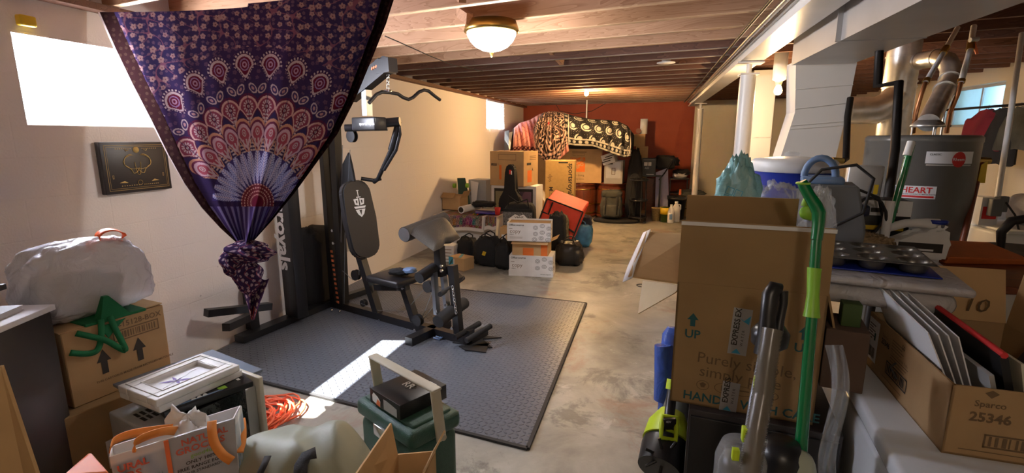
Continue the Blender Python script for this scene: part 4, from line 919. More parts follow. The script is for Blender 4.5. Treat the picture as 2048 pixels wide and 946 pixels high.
# express carton
EW, ED, EH = .425, .42, .42
t = thing('moving_carton', 'tall open brown carton reading UP and HANDLE WITH CARE behind the vacuum', 'carton', (.385, 1.83, .621), -7)
Fe = FF(EW, ED, EH)
b = B(M_card_dark); open_box(b, EW, ED, EH, .006)
b.arrow(.055, .275, .035, .045, Fe, M_teal).text('UP', .040, Fe @ TR(.032, .235, 0), M_teal, .02)
b.arrow(.375, .275, .035, .045, Fe, M_teal).text('UP', .040, Fe @ TR(.350, .235, 0), M_teal, .02)
b.text('Purely simple,', .052, Fe @ TR(.075, .155, 0) @ RZ(-2), M_ink_soft, 0).text('simply pure', .052, Fe @ TR(.085, .108, 0) @ RZ(-2), M_ink_soft, 0)
b.text('HANDLE WITH CARE', .042, Fe @ TR(.04, .018, 0) @ RZ(-1), M_teal, .018)
for u, w in ((.10, .02), (.16, .025), (.22, .035), (.29, .035)):
    k = b.cur; b.m(M_ink_soft); n = 18; vs = [(u + (w * 1.0) * rr * cos(2 * pi * i / n), .075 + .017 * rr * sin(2 * pi * i / n), 0) for rr in (1, .9) for i in range(n)]
    b.add(vs, [[i, (i + 1) % n, n + (i + 1) % n, n + i] for i in range(n)], False, Fe); b.cur = k
b.poly([(.095, .068), (.105, .068), (.11, .08), (.10, .086), (.09, .08)], Fe, M_ink_soft).rect(.156, .065, .003, .02, Fe, M_ink_soft).rect(.21, .074, .03, .004, Fe, M_ink_soft)
body = b.build('body', t)
def xtape(u, v, w, h, rot):
    b = B(M_white_card); T = Fe @ TR(u, v, .0008) @ RZ(rot); b.rect(0, 0, w, h, T, mat('grey_tape', (.38, .37, .36), .4))
    Tt2 = T @ TR(w * .42, .03, .0006) @ RZ(90); b.text('EXPRESS', .024, Tt2, M_ink, .02).text('W A T E R', .012, Tt2 @ TR(0, -.018, 0), M_ink, 0)
    b.poly([(w * .2, .004), (w * .45, .02), (w * .7, .004)], T @ TR(0, 0, .0006), M_blue_ink)
    if h > .12: b.poly([(w * .35, h - .03), (w * .9, h - .05), (w * .95, h - .02), (w * .6, h - .042)], T @ TR(0, 0, .0006), M_blue_ink).text('EX', .024, T @ TR(w * .42, h - .03, .0006) @ RZ(90), M_ink, .02)
    b.build('printed_tape', body)
xtape(.165, .20, .055, .155, -3); xtape(.155, -.002, .052, .105, -3)
b = B(M_card_dark); b.box((0, -ED / 2 + .01, EH + .10), (EW, .006, .20), (-4, 0, 0)); b.rect(0, 0, EW, .012, TR(-EW / 2, -ED / 2 + .0005, EH + .188) @ RX(94), M_white_card, .0035); b.build('front_flap', t)
b = B(M_card_dark); b.box((-.035, -.03, EH + .13), (EW * .80, .006, .27), (3, 0, 0)); b.build('rear_flap', t)
LF = [PK(1376, 571, 1.63), PK(1256, 554, 1.62), PK(1292, 466, 2.04), PK(1386, 470, 2.04)]; b = B(M_card_light, True); b.slab(LF, .006); f3 = b.build('left_flap', t)
b = B(M_white_card); b.world = False; TI = t.matrix_basis.inverted(); b.ribbon([TI @ p for p in (PK(1255, 560, 1.61), PK(1264, 530, 1.71), PK(1280, 494, 1.90), PK(1294, 462, 2.05))], .035, .002, (1, 0, .6)); b.build('torn_tape_edge', f3)
b = B(M_card_dark); b.box((EW / 2 + .025, 0, EH - .095), (.006, ED * .95, .20), (0, -14, 0)); b.build('right_flap', t)
# loose cream panel behind the left flap
b = B(card('cream_card', (.62, .50, .33)), True); b.slab([PK(1287, 562, 1.95), PK(1366, 572, 1.72), PK(1352, 586, 1.74), PK(1278, 628, 1.9)], .005)
tag(b.build('card_panel'), 'loose pale cardboard panel sticking out below the left carton flap', 'cardboard')
# bags and things inside the carton
def bag_film(name, c, d, mt, label, seed, e=.75, top=.55, lump=.25, prints=None, crease=.12):
    t = thing(name, label, 'plastic bag', (c[0], c[1], c[2])); b = B(mt); b.blob((0, 0, d[2] / 2), d, e=e, lump=lump, ns=7, seed=seed, crease=crease, n=56, top=top); o = b.build('bag_film', t)
    if prints: prints(o)
    return t
c = PK(1490, 375, 1.86)
def prn(o):
    b = B(M_ink); T = TR(-.05, -.125, .22) @ RX(80) @ RZ(-20)
    for i in range(2):
        for j in range(2): b.frame(-.02 + i * .03, -.02 + j * .03, .026, .026, .002, T, M_blue_ink)
    b.rect(.045, -.05, .03, .06, T, M_red_ink).frame(.045, -.05, .03, .06, .002, T, M_ink); b.build('bag_print', o)
bag_film('plastic_bag', (c.x - .02, c.y + .02, 1.07), (.26, .18, .36), M_aqua, 'crumpled aqua printed plastic bag sticking out of the tall carton', 3, prints=prn, top=.35)
c = PK(1562, 400, 1.88)
bag_film('plastic_bag', (c.x, c.y + .03, 1.09), (.20, .15, .24), M_clear, 'crumpled clear plastic bag right of the aqua bag in the carton', 6, top=.8)
# mop inside the carton: handle-hook (lime)
b = B(M_lime2, True); c = PK(1620, 425, 1.55); b.blob(tuple(c), (.06, .03, .05), e=1, lump=.2, seed=3, n=20); b.tube([c + Vector((.02 * cos(a), 0, .02 + .03 * sin(a))) for a in [i * pi / 8 for i in range(9)]], .008, 8); tag(b.build('lime_clip'), 'small lime green plastic clip at the carton corner behind the green handle', 'clip')
c = PK(1640, 430, 1.62); bag_film('plastic_bag', (c.x, c.y, c.z - .08), (.10, .10, .17), M_clear, 'clear plastic wrap behind the green mop handle at the carton corner', 9)
# drinks cooler: cobalt body, white lid
t = thing('drinks_cooler', 'round cobalt blue drinks cooler with white lid behind the carton', 'cooler', tuple(on(.0, 1585, 345, 2.3)))
zt = PK(1585, 318, 2.3).z; b = B(M_blue_pl); b.lathe([(.14, zt - .415), (.155, zt - .395), (.168, zt - .055)], n=44); b.build('body', t)
b = B(M_white_pl); b.lathe([(.17, zt - .055), (.175, zt - .05), (.177, zt - .012), (.165, zt), (.12, zt + .006), (.04, zt + .012), (.001, zt + .012)], n=44); b.build('lid', t)
b = B(M_clear); b.lathe([(.03, zt + .012), (.032, zt + .028), (.02, zt + .034), (.001, zt + .034)], (-.01, 0, 0), 20); b.build('lid_knob', t)
cz = zt - .416; cxy = t.location.copy()
# workbench surface carrying cooler, muffin tin etc
t = thing('workbench', 'brown work table carrying the bins and the blue cooler', 'table', (1.17, 2.42, 0), 6)
b = B(M_cherry); b.box((0, 0, cz - .0155), (1.15, .75, .03), bev=.004); b.build('tabletop', t)
for sx in (-1, 1):
    for sy in (-1, 1): b = B(M_cherry); b.box((sx * .53, sy * .32, (cz - .03) / 2), (.06, .06, cz - .03)); b.build('leg', t)
BZ = cz
# pump / appliance with blue handle and black cord
c = on(BZ, 1650, 400, 2.05)
t = thing('grey_machine', 'grey plastic machine with dusty blue carry handle and black cord right of the cooler', 'appliance', tuple(c), -15)
hh = PK(1650, 365, 2.05).z - BZ
b = B(M_grey_pl); b.prism([(-.10, 0), (.13, 0), (.14, hh * .5), (.10, hh), (-.09, hh), (-.10, hh * .5)], .20, TR(0, .10, 0) @ RX(90), bev=.008); b.build('housing', t)
b = B(M_lblue); b.box((-.02, 0, hh + .012), (.15, .16, .03), bev=.01); b.build('top_plate', t)
b = B(M_lblue); b.tube([(-.03 + .055 * cos(a), -.02, hh + .025 + .075 * sin(a)) for a in [i * pi / 12 for i in range(13)]], .014, 10); b.build('handle', t)
b = B(M_rub); b.tube([(-.10, -.09, hh * .75), (-.10, -.12, hh * .9), (-.03, -.13, hh + .06), (.08, -.12, hh + .08), (.14, -.11, hh + .03), (.12, -.12, hh * .7), (.02, -.13, hh * .5), (-.03, -.12, hh * .35)], .006, 8); b.build('cord', t)
b = B(M_lblue); b.cyl((-.06, -.112, hh * .55), (-.06, -.112, hh * .9), .012, n=12); b.build('suction_tube', t)
c = on(BZ, 1700, 440, 2.15); t = thing('power_tool', 'dark navy power tool with coiled cord beside the grey machine', 'power tool', tuple(c), 20)
b = B(mat('navy_plastic', (.012, .02, .06), .45)); b.cyl((0, 0, .03), (0, 0, .20), .042, n=20); b.box((.01, -.02, .21), (.07, .07, .05), bev=.012); b.box((.05, 0, .05), (.10, .08, .09), bev=.01); b.build('tool_body', t)
b = B(M_rub); b.tube([(.03 + .09 * cos(a), -.06, .14 + .13 * sin(a)) for a in [i * pi / 7 - .8 for i in range(11)]], .006, 8); b.tube([(.10, .02, .05), (.14, -.02, .16), (.12, 0, .26), (.02, .02, .30)], .006, 8); b.build('cord', t)
c = on(BZ, 1745, 430, 2.3); t = thing('tool_carton', 'black and yellow tool carton with printed white top edge left of the heater', 'box', tuple(c), -8)
hh = PK(1745, 396, 2.3).z - BZ
b = B(M_blackplastic); b.box((0, 0, hh / 2), (.24, .16, hh), bev=.002); T = FF(.24, .16, hh); b.rect(.0, hh * .72, .24, hh * .28, T, M_paper).rect(.02, hh * .80, .05, .012, T @ TR(0, 0, .0008), M_ink).rect(.09, hh * .78, .10, .02, T @ TR(0, 0, .0008), M_ink).rect(.05, hh * .45, .17, .02, T, M_yellow); b.build('carton_body', t)
c = on(BZ + .0, 1725, 365, 2.62); t = thing('grey_case', 'open grey plastic case with yellow label in front of the furnace', 'case', tuple(c), -5)
hh = PK(1725, 330, 2.62).z - BZ
b = B(M_silver); b.box((0, 0, hh / 2), (.16, .05, hh), (6, 0, 0), bev=.008); b.build('case_lid', t)
b = B(M_silver); b.box((.0, -.10, hh * .25), (.18, .15, hh * .5), bev=.01); b.build('case_base', t)
b = B(M_yellow); b.rect(.11, hh * .62, .02, .05, TR(-.08, -.045, 0) @ RX(96), M_yellow, .004); b.build('label', t)
# milky lidded tote and muffin tin
zm = 1.085
c = PZ(1800, 560, zm); t = thing('storage_bin', 'long milky plastic storage bin with rounded clear lid under the muffin tin', 'storage bin', (c.x - .04, c.y + .19, BZ), -14)
hb_ = zm - BZ
b = B(M_clearbin); b.box((0, 0, (hb_ - .03) / 2), (.46, .36, hb_ - .03), bev=.05, seg=4); b.build('bin_body', t)
b = B(M_clearbin); b.box((0, 0, hb_ - .014), (.51, .41, .026), bev=.012, seg=3); lid = b.build('lid', t)
b = B(M_blue_pl); b.box((.20, .05, hb_ - .05), (.10, .16, .03), bev=.01); b.build('blue_clasp', t)
LB = t.location.copy()
b = B(M_blue_pl); b.box((0, 0, 0), (.44, .27, .004), bev=.001); o = b.build('blue_tray'); o.location = (LB.x - .02, LB.y + .02, zm + .004); o.rotation_euler = (0, 0, rad(-14)); tag(o, 'thin blue tray sheet lying between muffin tin and bin lid', 'tray')
M_tin = mat('nonstick_tin', (.17, .165, .15), .30, .7)
t = thing('muffin_tin', 'dark grey twelve-cup muffin tin lying on the milky bin lid', 'muffin tin', (LB.x - .02, LB.y + .03, zm + .0075), -14)
b = B(M_tin); zt2 = .036; b.box((0, 0, zt2 - .001), (.001, .001, .001))
NX, NY = 4, 3; W2, D2 = .42, .30
def tin(u, v):
    x, y = (u - .5) * W2, (v - .5) * D2; px_, py_ = (u * NX) % 1 - .5, (v * NY) % 1 - .5; r = math.hypot(px_ * W2 / NX, py_ * D2 / NY)
    z = zt2 if r > .041 else (zt2 - .034 if r < .031 else zt2 - .034 * (.041 - r) / .010)
    if u < .012 or u > .988 or v < .015 or v > .985: z = zt2 - .004
    return (x, y, z)
b.grid(tin, 120, 90); b.build('cup_sheet', t, solid=.0015)
# detergent jug
zj = PK(1835, 500, 2.12).z
c = on(BZ, 1830, 480, 2.12)
t = thing('bleach_jug', 'white plastic jug with loop handle and blue cap behind the muffin tin', 'jug', tuple(c), -10)
zt3 = PK(1860, 440, 2.12).z - BZ; b = B(M_white_pl); h = zt3
prof = [(-.155, 0), (.095, 0), (.10, h * .25), (.098, h * .82), (.085, h * .94), (.02, h * .96), (-.06, h * .88), (-.12, h * .66), (-.15, h * .45)]
b.prism([(x, z) for x, z in [(-.13, 0), (.10, 0), (.105, h * .5), (.10, h * .90), (.075, h * .96), (.05, h * .90), (.0, h * .62), (-.06, h * .55), (-.12, h * .48)]], .11, TR(0, .055, 0) @ RX(90), bev=.02); b.build('jug_body', t)
b = B(M_white_pl); b.tube([(-.115, 0, h * .44), (-.125, 0, h * .58), (-.10, 0, h * .78), (-.04, 0, h * .92), (.03, 0, h * .95), (.07, 0, h * .93)], [.026, .022, .019, .018, .02, .024], 14); b.build('handle', t)
b = B(M_blue_pl); b.lathe([(.033, h * .955), (.034, h * 1.03), (.03, h * 1.045), (.001, h * 1.045)], (.068, 0, 0), 24); b.build('cap', t)
b = B(M_ink); b.rect(.06, h * .28, .15, h * .22, TR(-.13, -.0558, 0) @ RX(90), M_ink).rect(.08, h * .31, .10, .008, TR(-.13, -.0565, 0) @ RX(90), M_paper); b.build('label', t)
# leather/orange folded piece and others on table right
c = on(BZ, 1940, 505, 2.15); t = thing('orange_pouch', 'flat tan-orange leather folder lying right of the white jug', 'folder', tuple(c), 10)
b = B(M_brown_fab); hz = PK(1940, 490, 2.15).z - BZ; b.hexa([(-.17, -.10, 0), (.17, -.10, 0), (.17, .10, 0), (-.17, .10, 0)], [(-.17, -.11, hz * .55), (.16, -.11, hz * .4), (.15, .10, hz * .95), (-.05, .12, hz)]); b.build('folder_body', t, bevel=.006)
# furry mat behind the tin
c = on(BZ, 1700, 470, 2.1); t = thing('folded_rug', 'small folded shaggy tan rug behind the muffin tin', 'rug', tuple(c))
hz = PK(1700, 466, 2.1).z - BZ; b = B(mat('shaggy_tan', (.34, .24, .13), .95, nz=.5, ns=60, bump=.8, bs=120)); b.blob((0, 0, hz / 2), (.30, .12, hz), e=.5, lump=.25, ns=9, seed=8, n=40); b.build('pile', t)
# curved cast pot at right edge
c = on(BZ, 2035, 500, 2.2)
t = thing('cast_pan', 'dark round cast pan with raised curved handle at the right edge', 'pan', (c.x + .02, c.y, BZ)); hz = PK(2040, 510, 2.1).z - BZ
b = B(M_pipeblack); b.lathe([(.12, 0), (.15, .02), (.17, hz), (.162, hz), (.145, .03), (.001, .02)], n=40); b.build('pan_body', t)
b = B(M_pipeblack); b.tube([(-.10, -.03, hz), (-.11, -.03, hz + .08), (-.08, -.03, hz + .13), (0, -.03, hz + .15), (.06, -.03, hz + .14)], [.014, .018, .02, .018, .015], 12); b.build('handle', t)

# ================================================================ white freezer with the photo carton
t = thing('chest_freezer', 'glossy white chest freezer carrying the brown carton of photos', 'freezer', (1.125, 1.48, 0), -8)
# side plane passes along the left; local x across, y away
M_frz = mat('glossy_white_enamel', (.70, .73, .76), .22, nz=.03, ns=3, coat=.3)
b = B(M_frz); b.box((.0, .0, .345), (.92, .92, .69), bev=.02, seg=3); b.build('cabinet', t)
b = B(M_frz); b.box((.0, .0, .7245), (.93, .93, .055), bev=.015, seg=3); b.build('lid', t)
FZ = .7525
A, Bc, Cc_ = PZ(1728, 722, FZ), PZ(1882, 905, FZ), PZ(2060, 935, FZ)
e1 = (A - Bc); e2 = (Cc_ - Bc); ang = math.degrees(math.atan2(e2.y, e2.x)); 
SD, SW, SH = e1.length, .36, .178
zz = math.degrees(math.atan2(-e1.x, e1.y))                    # direction of the receding left face
t = thing('photo_carton', 'low open brown carton reading 25346 stuffed with papers and photo mats', 'carton', (Bc.x, Bc.y, FZ), zz)
# local: corner at origin, x to the right, y away
T0 = TR(SW / 2, SD / 2, 0); b = B(M_card); b.T = T0; open_box(b, SW, SD, SH, .005)
Tf = FF(SW, SD, SH); Tl = FL(SW, SD, SH)
b.text('25346', .032, Tf @ TR(.04, .095, 0), M_ink_soft, .03).text('Sparco', .022, Tf @ TR(.045, .132, 0), M_ink_soft, .01).frame(.075, .03, .20, .035, .004, Tf, M_ink_soft).bars(.085, .035, .18, .025, Tf, M_ink_soft, 16, 3).rect(.03, .018, .26, .002, Tf, M_ink_soft)
b.poly([(.075, .155), (.089, .167), (.075, .175), (.061, .167)], Tf, M_ink_soft)
b.rect(.005, .03, .085, .135, Tl, M_paper).bars(.02, .04, .055, .035, Tl @ TR(0, 0, .0006), M_ink, 14, 4)
for i in range(6): b.rect(.012, .10 + i * .009, .03 + .02 * (i % 2), .003, Tl @ TR(0, 0, .0006), M_ink)
b.rect(.058, .10, .012, .025, Tl @ TR(0, 0, .0006), M_teal)
b.text('25346', .024, Tl @ TR(.115, .115, 0), M_ink, .03).text('Sparco', .014, Tl @ TR(.118, .138, 0), M_ink_soft, .0)
b.text('50', .020, Tl @ TR(.255, .150, 0), M_ink_soft, .03).text('Thermal Register Rolls', .0125, Tl @ TR(.19, .112, 0), M_ink_soft, .0)
for i in range(4): b.rect(.19, .125 + i * .009, .07 + .012 * (i % 2), .0025, Tl, M_ink_soft)
for i in range(3): b.rect(.19, .105 - i * .009, .12 - .01 * i, .0025, Tl, M_ink_soft)
b.frame(.17, .04, .145, .04, .004, Tl, M_ink).bars(.18, .047, .125, .026, Tl, M_ink, 18, 5).rect(.15, .022, .14, .002, Tl, M_ink_soft)
pb = b.build('body', t)
b = B(M_ink); b.tube([(-.004, SD - .24, .10), (-.02, SD - .25, .09), (-.012, SD - .28, .068)], .003, 6); b.build('torn_slit', pb)
b = B(M_card); b.slab([(SW, .04, SH), (SW, SD - .01, SH), (SW + .02, SD - .01, SH + .17), (SW + .02, .06, SH + .17)], .005); b.build('right_flap', t)
b = B(M_card_light); b.slab([(.08, SD, SH), (SW, SD, SH), (SW, SD + .05, SH + .16), (.16, SD + .05, SH + .16)], .005); b.text('10', .07, TR(.24, SD - .001, SH + .03) @ RX(107), M_ink_soft, 0); b.build('rear_flap', t)
# leaning papers and frames inside
TC = Matrix.Translation((Bc.x, Bc.y, FZ)) @ Matrix.Rotation(rad(zz), 4, 'Z')
def leaf(name, x, w, h, lean, mt, label, cat, y0=.03, thick=.004, group=None, edge=None, extra=None, skew=0):
    o = thing(name, label, cat, tuple(TC @ Vector((x, y0, .006))), zz, group)
    b = B(mt); T = RY(lean); b.T = T; b.hexa([(0, 0, 0), (thick, 0, 0), (thick, w, 0), (0, w, 0)], [(0, skew * .3, h), (thick, skew * .3, h), (thick, w, h + skew), (0, w, h + skew)])
    if extra: extra(b)
    b.build('sheet', o); 
    if edge: b = B(edge); b.T = T; b.tube([(thick / 2, .002, h + .001), (thick / 2, w - .002, h + skew + .001)], thick * .5, 6); b.build('edge_trim', o)
    return o
def handw(b):
    T = TR(-.0006, .17, .13) @ RZ(-90) @ RX(90)
    for i in range(6): b.rect(.012 * i, -.01 - .004 * i, .002, .012, T, M_ink_soft)
grp = 'white envelopes in the photo carton'
leaf('envelope', .090, .37, .285, -24, M_paper, 'front envelope of the white ones, with handwriting, in the photo carton', 'envelope', .08, .003, extra=handw, skew=.05)
leaf('envelope', .100, .37, .28, -22, M_paper, 'second white envelope from the front in the photo carton', 'envelope', .08, .003, skew=.05)
leaf('envelope', .110, .37, .275, -20, M_paper, 'third white envelope from the front in the photo carton', 'envelope', .08, .003, skew=.05)
leaf('envelope', .120, .36, .27, -18, M_paper, 'rearmost white envelope, against the grey album, in the photo carton', 'envelope', .08, .003, skew=.045)
leaf('photo_album', .133, .34, .20, -16, M_silver, 'thin grey album behind the white envelopes', 'album', .03, .010)
leaf('photo_folder', .158, .46, .25, -15, M_blackplastic, 'black folder with a red top edge standing in the photo carton', 'folder', .03, .016, edge=M_red_ink, skew=.02)
leaf('photo_folder', .185, .42, .235, -13, mat('cream_mount', (.60, .58, .46), .8), 'cream card folder standing behind the black folder in the carton', 'folder', .03, .006)
def scal(b):
    for i in range(7): b.lathe([(.0, 0), (.014, 0), (.014, .001)], (0, 0, 0), 12, TR(-.0012, .235, .05 + i * .025) @ RY(-90))
leaf('photo_mount', .205, .30, .21, -11, mat('cream_mount', (.60, .58, .46), .8), 'pale mount board with a scalloped dark edge in the photo carton', 'photo mount', .04, .006)
leaf('picture_frame', .255, .34, .24, 27, M_darkwood, 'dark picture frame leaning right inside the photo carton', 'picture frame', .03, .014)
t2 = thing('print_stack', 'loose stack of dark glossy photo prints lying in the carton', 'photo prints', tuple(TC @ Vector((.24, .12, .006))), zz)
b = B(mat('dark_photo_gloss', (.05, .055, .05), .25)); 
for i in range(6): b.box((.01 * (i % 3), .01 * (i % 2), .06 + .012 * i), (.15, .20, .008), (0, -8 + 3 * (i % 2), 4 * i))
b.box((0, 0, .03), (.15, .20, .05)); b.build('prints', t2)['kind'] = 'stuff'
# green tab and small green box
c = PK(1712, 650, 1.52)
t = thing('shaded_carton', 'dim brown carton on the freezer between the tall carton and the photo carton', 'carton', (c.x - .025, c.y + .02, .7525), -12); b = B(mat('shadow_brown_card', (.10, .06, .04), .9)); b.box((0, 0, (c.z - .7525) / 2), (.11, .17, c.z - .7525), bev=.002, seg=1); b.build('carton_body', t)  # cardboard in shadow, the shade is put into its dark colour
t = thing('green_carton', 'small dark green box on the dim brown carton behind the envelopes', 'box', (c.x - .02, c.y + .0, c.z + .001), -10); b = B(mat('moss_green_card', (.05, .09, .02), .7)); b.box((0, 0, .035), (.05, .05, .07), bev=.002); b.build('carton_body', t)
# clear plastic sheet hanging between carton and freezer
b = B(M_clear, True)
def sh(u, v): p = PK(1650 + 35 * u + 14 * sin(v * 5), 690 + 256 * v, 1.32 + .03 * sin(u * 9 + v * 6)); return p
b.grid(sh, 14, 20); o = b.build('plastic_sheet', solid=.002); tag(o, 'strip of clear plastic sheeting hanging between the green mop and the freezer', 'plastic sheet')

# ================================================================ vacuum, mop, blower
t = thing('upright_vacuum', 'black upright vacuum with translucent ribbed hose and lime accents', 'vacuum cleaner', tuple(on(0, 1500, 900, 1.25)), -10)
V = lambda x, y, k=1.22: PK(x, y, k)
b = B(M_blackplastic, True); b.tube([V(1560, 578), V(1550, 575), V(1541, 590), V(1536, 630), V(1533, 680), V(1528, 710)], [.014, .018, .02, .018, .022, .024], 16); b.tube([V(1566, 582), V(1567, 605), V(1560, 640), V(1556, 665)], [.012, .010, .010, .012], 12); b.build('handle', t)
b = B(M_blackplastic, True)
p = V(1540, 672, 1.25); b.lathe([(.030, -.03), (.042, -.02), (.044, .01), (.03, .03)], tuple(p), 28); b.build('hose_clip', t)
b = B(mat('translucent_hose', (.22, .19, .15), .25, trans=.25), True); H = [V(1545, 658, 1.2), V(1535, 720, 1.19), V(1526, 790, 1.18), V(1513, 860, 1.16), V(1500, 950, 1.14)]; pts = []; rs = []
N = 190
for i in range(N + 1):
    f = i / N * (len(H) - 1); a_ = min(int(f), len(H) - 2); pts.append(H[a_].lerp(H[a_ + 1], f - a_)); rs.append(.0245 if i % 2 else .0200)
b.tube(pts, rs, 22); b.build('ribbed_hose', t)
b = B(M_steel, True); b.tube([V(1527, 690, 1.24), V(1505, 800, 1.22), V(1483, 950, 1.18)], .008, 12); b.build('wand', t)
for a_, dd in ((V(1512, 765, 1.2), (.010, .014, .030)), (V(1490, 868, 1.17), (.014, .02, .035)), (V(1471, 908, 1.15), (.016, .014, .028))): b = B(M_lime, True); b.box(a_, dd, bev=.002); b.build('release_tab', t)['label'] = 'lime green tab'
b = B(M_clear, True); c = on(0, 1480, 930, 1.2); zc_ = V(1480, 882, 1.2).z; b.lathe([(.055, zc_ - .22), (.058, zc_ - .04), (.045, zc_)], (c.x, c.y, 0), 30); b.build('dust_canister', t)
b = B(M_blackplastic, True); b.lathe([(.048, .10), (.048, zc_ - .06), (.035, zc_ - .02), (.001, zc_ - .02)], (c.x, c.y, 0), 28); b.lathe([(.035, zc_ - .13), (.036, zc_ - .05), (.02, zc_ - .04), (.001, zc_ - .04)], (c.x + .01, c.y - .07, 0), 24); b.build('motor_body', t)
b = B(M_blackplastic, True); c5 = on(0, 1560, 930, 1.3); b.lathe([(.05, .1), (.055, zc_ - .09), (.04, zc_ - .055), (.001, zc_ - .055)], (c5.x, c5.y, 0), 28); b.box((c.x + .03, c.y - .02, .05), (.30, .26, .10), bev=.03, seg=3); b.build('floor_head', t)
# mop
t = thing('spray_mop', 'green spray mop with angled grip and lime collar standing before the carton', 'mop', tuple(on(0, 1590, 930, 1.28)))
V = lambda x, y, k=1.3: PK(x, y, k)
b = B(M_grn, True); b.tube([V(1603, 363), V(1608, 372), V(1618, 390), V(1632, 412), V(1638, 425), V(1637, 450), V(1633, 480)], [.012, .014, .014, .016, .017, .015, .014], 20); b.build('angled_grip', t)
b = B(M_lime2, True); p = V(1606, 367); b.lathe([(.016, -.002), (.018, 0), (.016, .003)], tuple(p), 24); b.build('end_ring', t)
b = B(M_lime2, True); b.tube([V(1629, 536), V(1628, 545), V(1626, 590), V(1624, 622), V(1623, 634)], [.017, .016, .0145, .018, .020], 22); b.build('lime_collar', t)
b = B(M_grn, True); b.tube([V(1633, 480), V(1629, 537)], .0125, 18); b.tube([V(1624, 632), V(1611, 780, 1.3), V(1600, 920, 1.3)], [.0135, .0145, .016], 20); b.build('shaft', t)
b = B(M_lime2, True); b.tube([V(1600, 905), V(1600, 950)], .019, 18); b.build('lower_collar', t)
b = B(mat('sage_tank', (.42, .46, .36), .35), True); c = V(1588, 945, 1.28); b.blob(tuple(c), (.10, .07, .13), e=.85, lump=.03, seed=1, n=30, flat=False); b.build('water_tank', t)
b = B(M_lime2, True); c = on(.02, 1590, 930, 1.28); b.tube([V(1600, 945), (c.x, c.y, .04)], .014, 12); b.box((c.x, c.y, .02), (.36, .12, .03), (0, 0, -10), bev=.01); b.build('mop_head', t)
# leaf blower standing on the floor
t = thing('leaf_blower', 'lime and black cordless leaf blower standing nose up beside the carton', 'leaf blower', tuple(on(0, 1330, 930, 2.05)))
V = lambda x, y, k=2.0: PK(x, y, k)
b = B(M_blackplastic, True); b.tube([V(1318, 940, 1.9), V(1330, 900, 1.96), V(1338, 866, 2.02)], [.082, .092, .08], 32); b.build('fan_housing', t)
b = B(M_blackplastic, True); ctr = V(1327, 915, 1.88)
for i in range(7):
    a = i * pi / 3.5; b.cyl(ctr, ctr + RT * (.075 * cos(a)) + UP * (.075 * sin(a)), .006, n=6)
b.build('intake_grille', t)
b = B(M_lime, True); b.tube([V(1333, 885, 1.98), V(1338, 852, 2.03), V(1345, 825, 2.06)], [.093, .082, .05], 32)
b.hexa([V(1318, 872, 1.93), V(1352, 876, 1.93), V(1352, 872, 2.0), V(1318, 870, 2.0)], [V(1323, 828, 1.98), V(1353, 832, 1.98), V(1353, 828, 2.05), V(1323, 826, 2.05)]); b.build('lime_shell', t)
b = B(M_lime, True); b.tube([V(1322, 875, 1.9), V(1323, 850, 1.92), V(1325, 832, 1.94), V(1352, 836, 1.94), V(1353, 855, 1.92), V(1351, 880, 1.9)], .010, 10, closed=True); b.build('battery_bay', t)
b = B(M_blackplastic, True); b.box(V(1338, 848, 1.93), (.05, .02, .05), (0, 0, 12), bev=.003); b.text('40V', .012, Matrix.Translation(V(1332, 846, 1.905)) @ Matrix.Rotation(YAW, 4, 'Z') @ RX(80), M_paper, .01); b.build('rating_plate', t)
b = B(M_blackplastic, True); b.tube([V(1338, 838, 1.98), V(1342, 800, 2.02), V(1345, 778, 2.05)], .020, 14); b.build('grip', t)
b = B(M_lime, True); b.tube([V(1344, 780, 2.05), V(1347, 760, 2.06)], .026, 16); b.build('grip_top', t)['label'] = 'lime grip end'
b = B(M_grey_pl, True); b.tube([V(1348, 840, 2.12), V(1360, 780, 2.2), V(1368, 745, 2.25)], [.06, .045, .04], 22); b.build('blower_tube', t)
# blue bottle + blue bag
t = thing('water_bottle', 'blue translucent plastic bottle wrapped in dark blue film beside the carton', 'bottle', tuple(on(0, 1340, 800, 2.45)))
b = B(M_bluefilm, True); V = lambda x, y, k=2.4: PK(x, y, k); b.tube([V(1348, 655), V(1346, 670), V(1342, 705), V(1338, 760), V(1334, 800), gz(V(1334, 800), .002)], [.03, .05, .05, .045, .04, .04], 22); b.build('bottle_body', t)
b = B(M_bluefilm, True); b.hexa([V(1312, 800, 2.4), V(1326, 805, 2.4), V(1328, 800, 2.5), V(1316, 798, 2.5)], [V(1316, 732, 2.4), V(1330, 736, 2.4), V(1334, 734, 2.5), V(1320, 730, 2.5)]); b.tube([V(1326, 690, 2.36), V(1330, 750, 2.36), V(1322, 800, 2.38)], [.04, .05, .035], 12); b.build('film_wrap', t)

# ================================================================ left foreground stacks
# black bookcase with books and a frame on top
t = thing('black_bookcase', 'dark bookcase at the left edge with a white top board', 'bookcase', (-2.40, 1.10, 0), 20)
b = B(M_darkwood)
for x in (-.29, .29): b.box((x, 0, .42), (.02, .34, .84), bev=.002)
b.build('side_panel', t); b = B(M_darkwood); b.box((0, .165, .42), (.56, .01, .84)); b.build('back_panel', t)
for z in (.06, .34, .60): b = B(M_darkwood); b.box((0, 0, z), (.56, .32, .018)); b.build('shelf', t)
b = B(M_white_card); b.box((0, 0, .853), (.62, .37, .022), bev=.003); b.build('top_board', t)
rnd = random.Random(3); cols = [(.5, .45, .4), (.05, .12, .12), (.30, .05, .05), (.06, .08, .2), (.2, .25, .18), (.35, .33, .3), (.1, .1, .1)]
names = ['teal', 'dark', 'maroon', 'navy', 'olive', 'grey', 'black']
M0 = Matrix.Translation((-2.40, 1.10, 0)) @ RZ(20)
